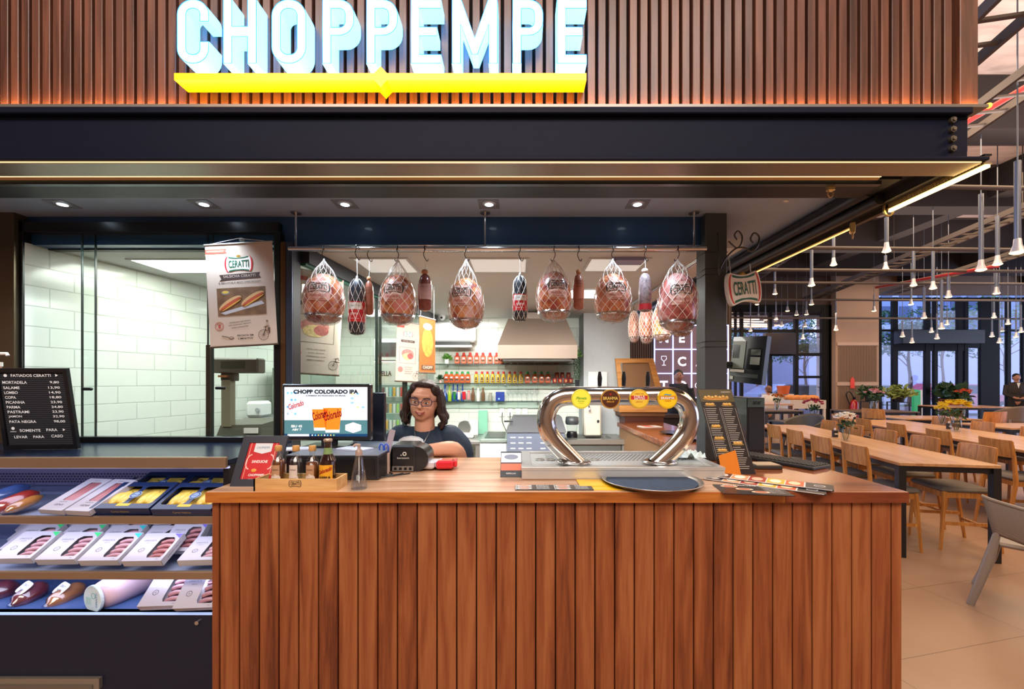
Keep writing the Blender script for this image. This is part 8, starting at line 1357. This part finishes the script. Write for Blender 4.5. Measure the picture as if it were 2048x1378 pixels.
# ============================================================ PEOPLE IN THE HALL
def figure(name, label, loc, rz, H, skin, cloth, trousers, hair, pose='front'):
    t = thing(name, label, 'person', loc, rz); S = H/1.7; q = lambda *p: tuple(c*S for c in p); g = G()
    g.ball(q(0, 0, 1.60), q(0.075, 0.092, 0.105), skin, 14); g.ball(q(0, -0.085, 1.59), q(0.014, 0.016, 0.02), skin, 8); g.ball(q(0.076, 0, 1.59), q(0.01, 0.018, 0.028), skin, 8); g.ball(q(-0.076, 0, 1.59), q(0.01, 0.018, 0.028), skin, 8); g.tube([q(0, 0.01, 1.42), q(0, 0.0, 1.54)], 0.052*S, skin, 10)
    g.ball(q(0, 0, 1.22), q(0.18, 0.11, 0.25), skin, 14); g.ball(q(0, 0, 0.95), q(0.16, 0.11, 0.16), skin, 14)
    for s in (-1, 1): g.tube([q(s*0.09, 0, 0.92), q(s*0.10, 0, 0.50), q(s*0.10, 0.02, 0.06)], [0.085*S, 0.06*S, 0.045*S], skin, 10); g.ball(q(s*0.10, -0.05, 0.04), q(0.045, 0.11, 0.04), skin, 10)
    if pose == 'clasp': arms = [[(s*0.19, 0, 1.38), (s*0.24, -0.03, 1.12), (s*0.06, -0.20, 1.0)] for s in (-1, 1)]
    else: arms = [[(s*0.19, 0, 1.38), (s*0.24, -0.02, 1.12), (s*0.14, -0.22, 1.08)] for s in (-1, 1)]
    for s, a in zip((-1, 1), arms):
        g.tube([q(*p) for p in a], [0.05*S, 0.042*S, 0.028*S], skin, 10); h_ = a[-1]; g.ball(q(h_[0], h_[1]-0.01, h_[2]), q(0.035, 0.03, 0.022), skin, 8)
        for k in range(4): g.tube([q(h_[0]-s*0.01, h_[1]-0.015, h_[2]-0.015+k*0.011), q(h_[0]-s*0.065, h_[1]-0.035, h_[2]-0.022+k*0.011)], 0.008*S, skin, 5)
        g.tube([q(h_[0], h_[1], h_[2]+0.01), q(h_[0]-s*0.03, h_[1]-0.03, h_[2]+0.045)], 0.009*S, skin, 5)
    remesh(g, 0.012*S, 'body', t, skin, 3)
    g = G(); g.ball(q(0, 0, 1.22), q(0.20, 0.13, 0.26), cloth, 14); g.ball(q(0, 0, 1.0), q(0.18, 0.13, 0.16), cloth, 14); g.tube([q(-0.16, 0, 1.40), q(0.16, 0, 1.40)], 0.062*S, cloth, 10)
    for a in arms: b0_ = Vector(a[1]); c0_ = Vector(a[2]); e = b0_+(c0_-b0_)*0.75; g.tube([q(*a[0]), q(*a[1]), q(*e)], [0.068*S, 0.056*S, 0.042*S], cloth, 10)
    remesh(g, 0.014*S, 'jacket', t, cloth, 3)
    g = G()
    for s in (-1, 1): g.tube([q(s*0.09, 0, 0.95), q(s*0.10, 0, 0.50), q(s*0.10, 0.02, 0.07)], [0.105*S, 0.078*S, 0.062*S], trousers, 10)
    remesh(g, 0.014*S, 'trousers', t, trousers, 3); g = G(); g.ball(q(0, 0.018, 1.635), q(0.084, 0.094, 0.085), hair, 14); g.ball(q(0, 0.05, 1.58), q(0.078, 0.06, 0.07), hair, 12); g.obj('hair', t)
    g = G(); [g.ball(q(s*0.030, -0.088, 1.615), q(0.010, 0.006, 0.006), INK, 6) for s in (-1, 1)]; g.obj('eyes', t); g = G(); g.tube([q(-0.022, -0.083, 1.548), q(0, -0.090, 1.545), q(0.022, -0.083, 1.548)], 0.004*S, M('#8a4440', 0.5), 5); g.obj('mouth', t); return t
BLKC = M('#1a1816', 0.8); HB = M('#1c1512', 0.6)
sw = figure('guard', 'person in a dark suit with hands clasped standing by the entrance', (X(2033, 12.4), 12.4, 0), -32, 1.72, M('#b98468', 0.5), M('#2c2420', 0.7), BLKC, HB, 'clasp'); g = G(); g.prism([(-0.035, 1.46), (0, 1.30), (0.035, 1.46)], -0.132, -0.128, WHITE, Matrix(((1, 0, 0, 0), (0, 0, 1, 0), (0, 1, 0, 0), (0, 0, 0, 1)))); g.obj('shirt_collar', sw)
figure('worker', 'man in a black jacket and dark cap looking down beyond the beer tower', (X(1357, 7.6), 7.6, 0), -16, 1.70, M('#9a6a54', 0.5), M('#16171c', 0.8), BLKC, HB, 'front')
figure('seated_customer', 'person with long brown hair and a white top seen from behind in the far shop', (X(1536, 11.5), 11.5, -0.25), 185, 1.62, M('#b98468', 0.5), M('#d8d2cc', 0.8), M('#4a4c55', 0.8), M('#6a4228', 0.6), 'front')
tag(G().box(1.95, 7.0, 0.9, 3.9, 7.25, 0.95, M('#3a2c26', 0.5)).box(2.0, 7.05, 0, 3.85, 7.2, 0.9, M('#241a18', 0.6)).obj('bar_counter'), 'dark counter in front of the glowing letter grid sign', 'counter')
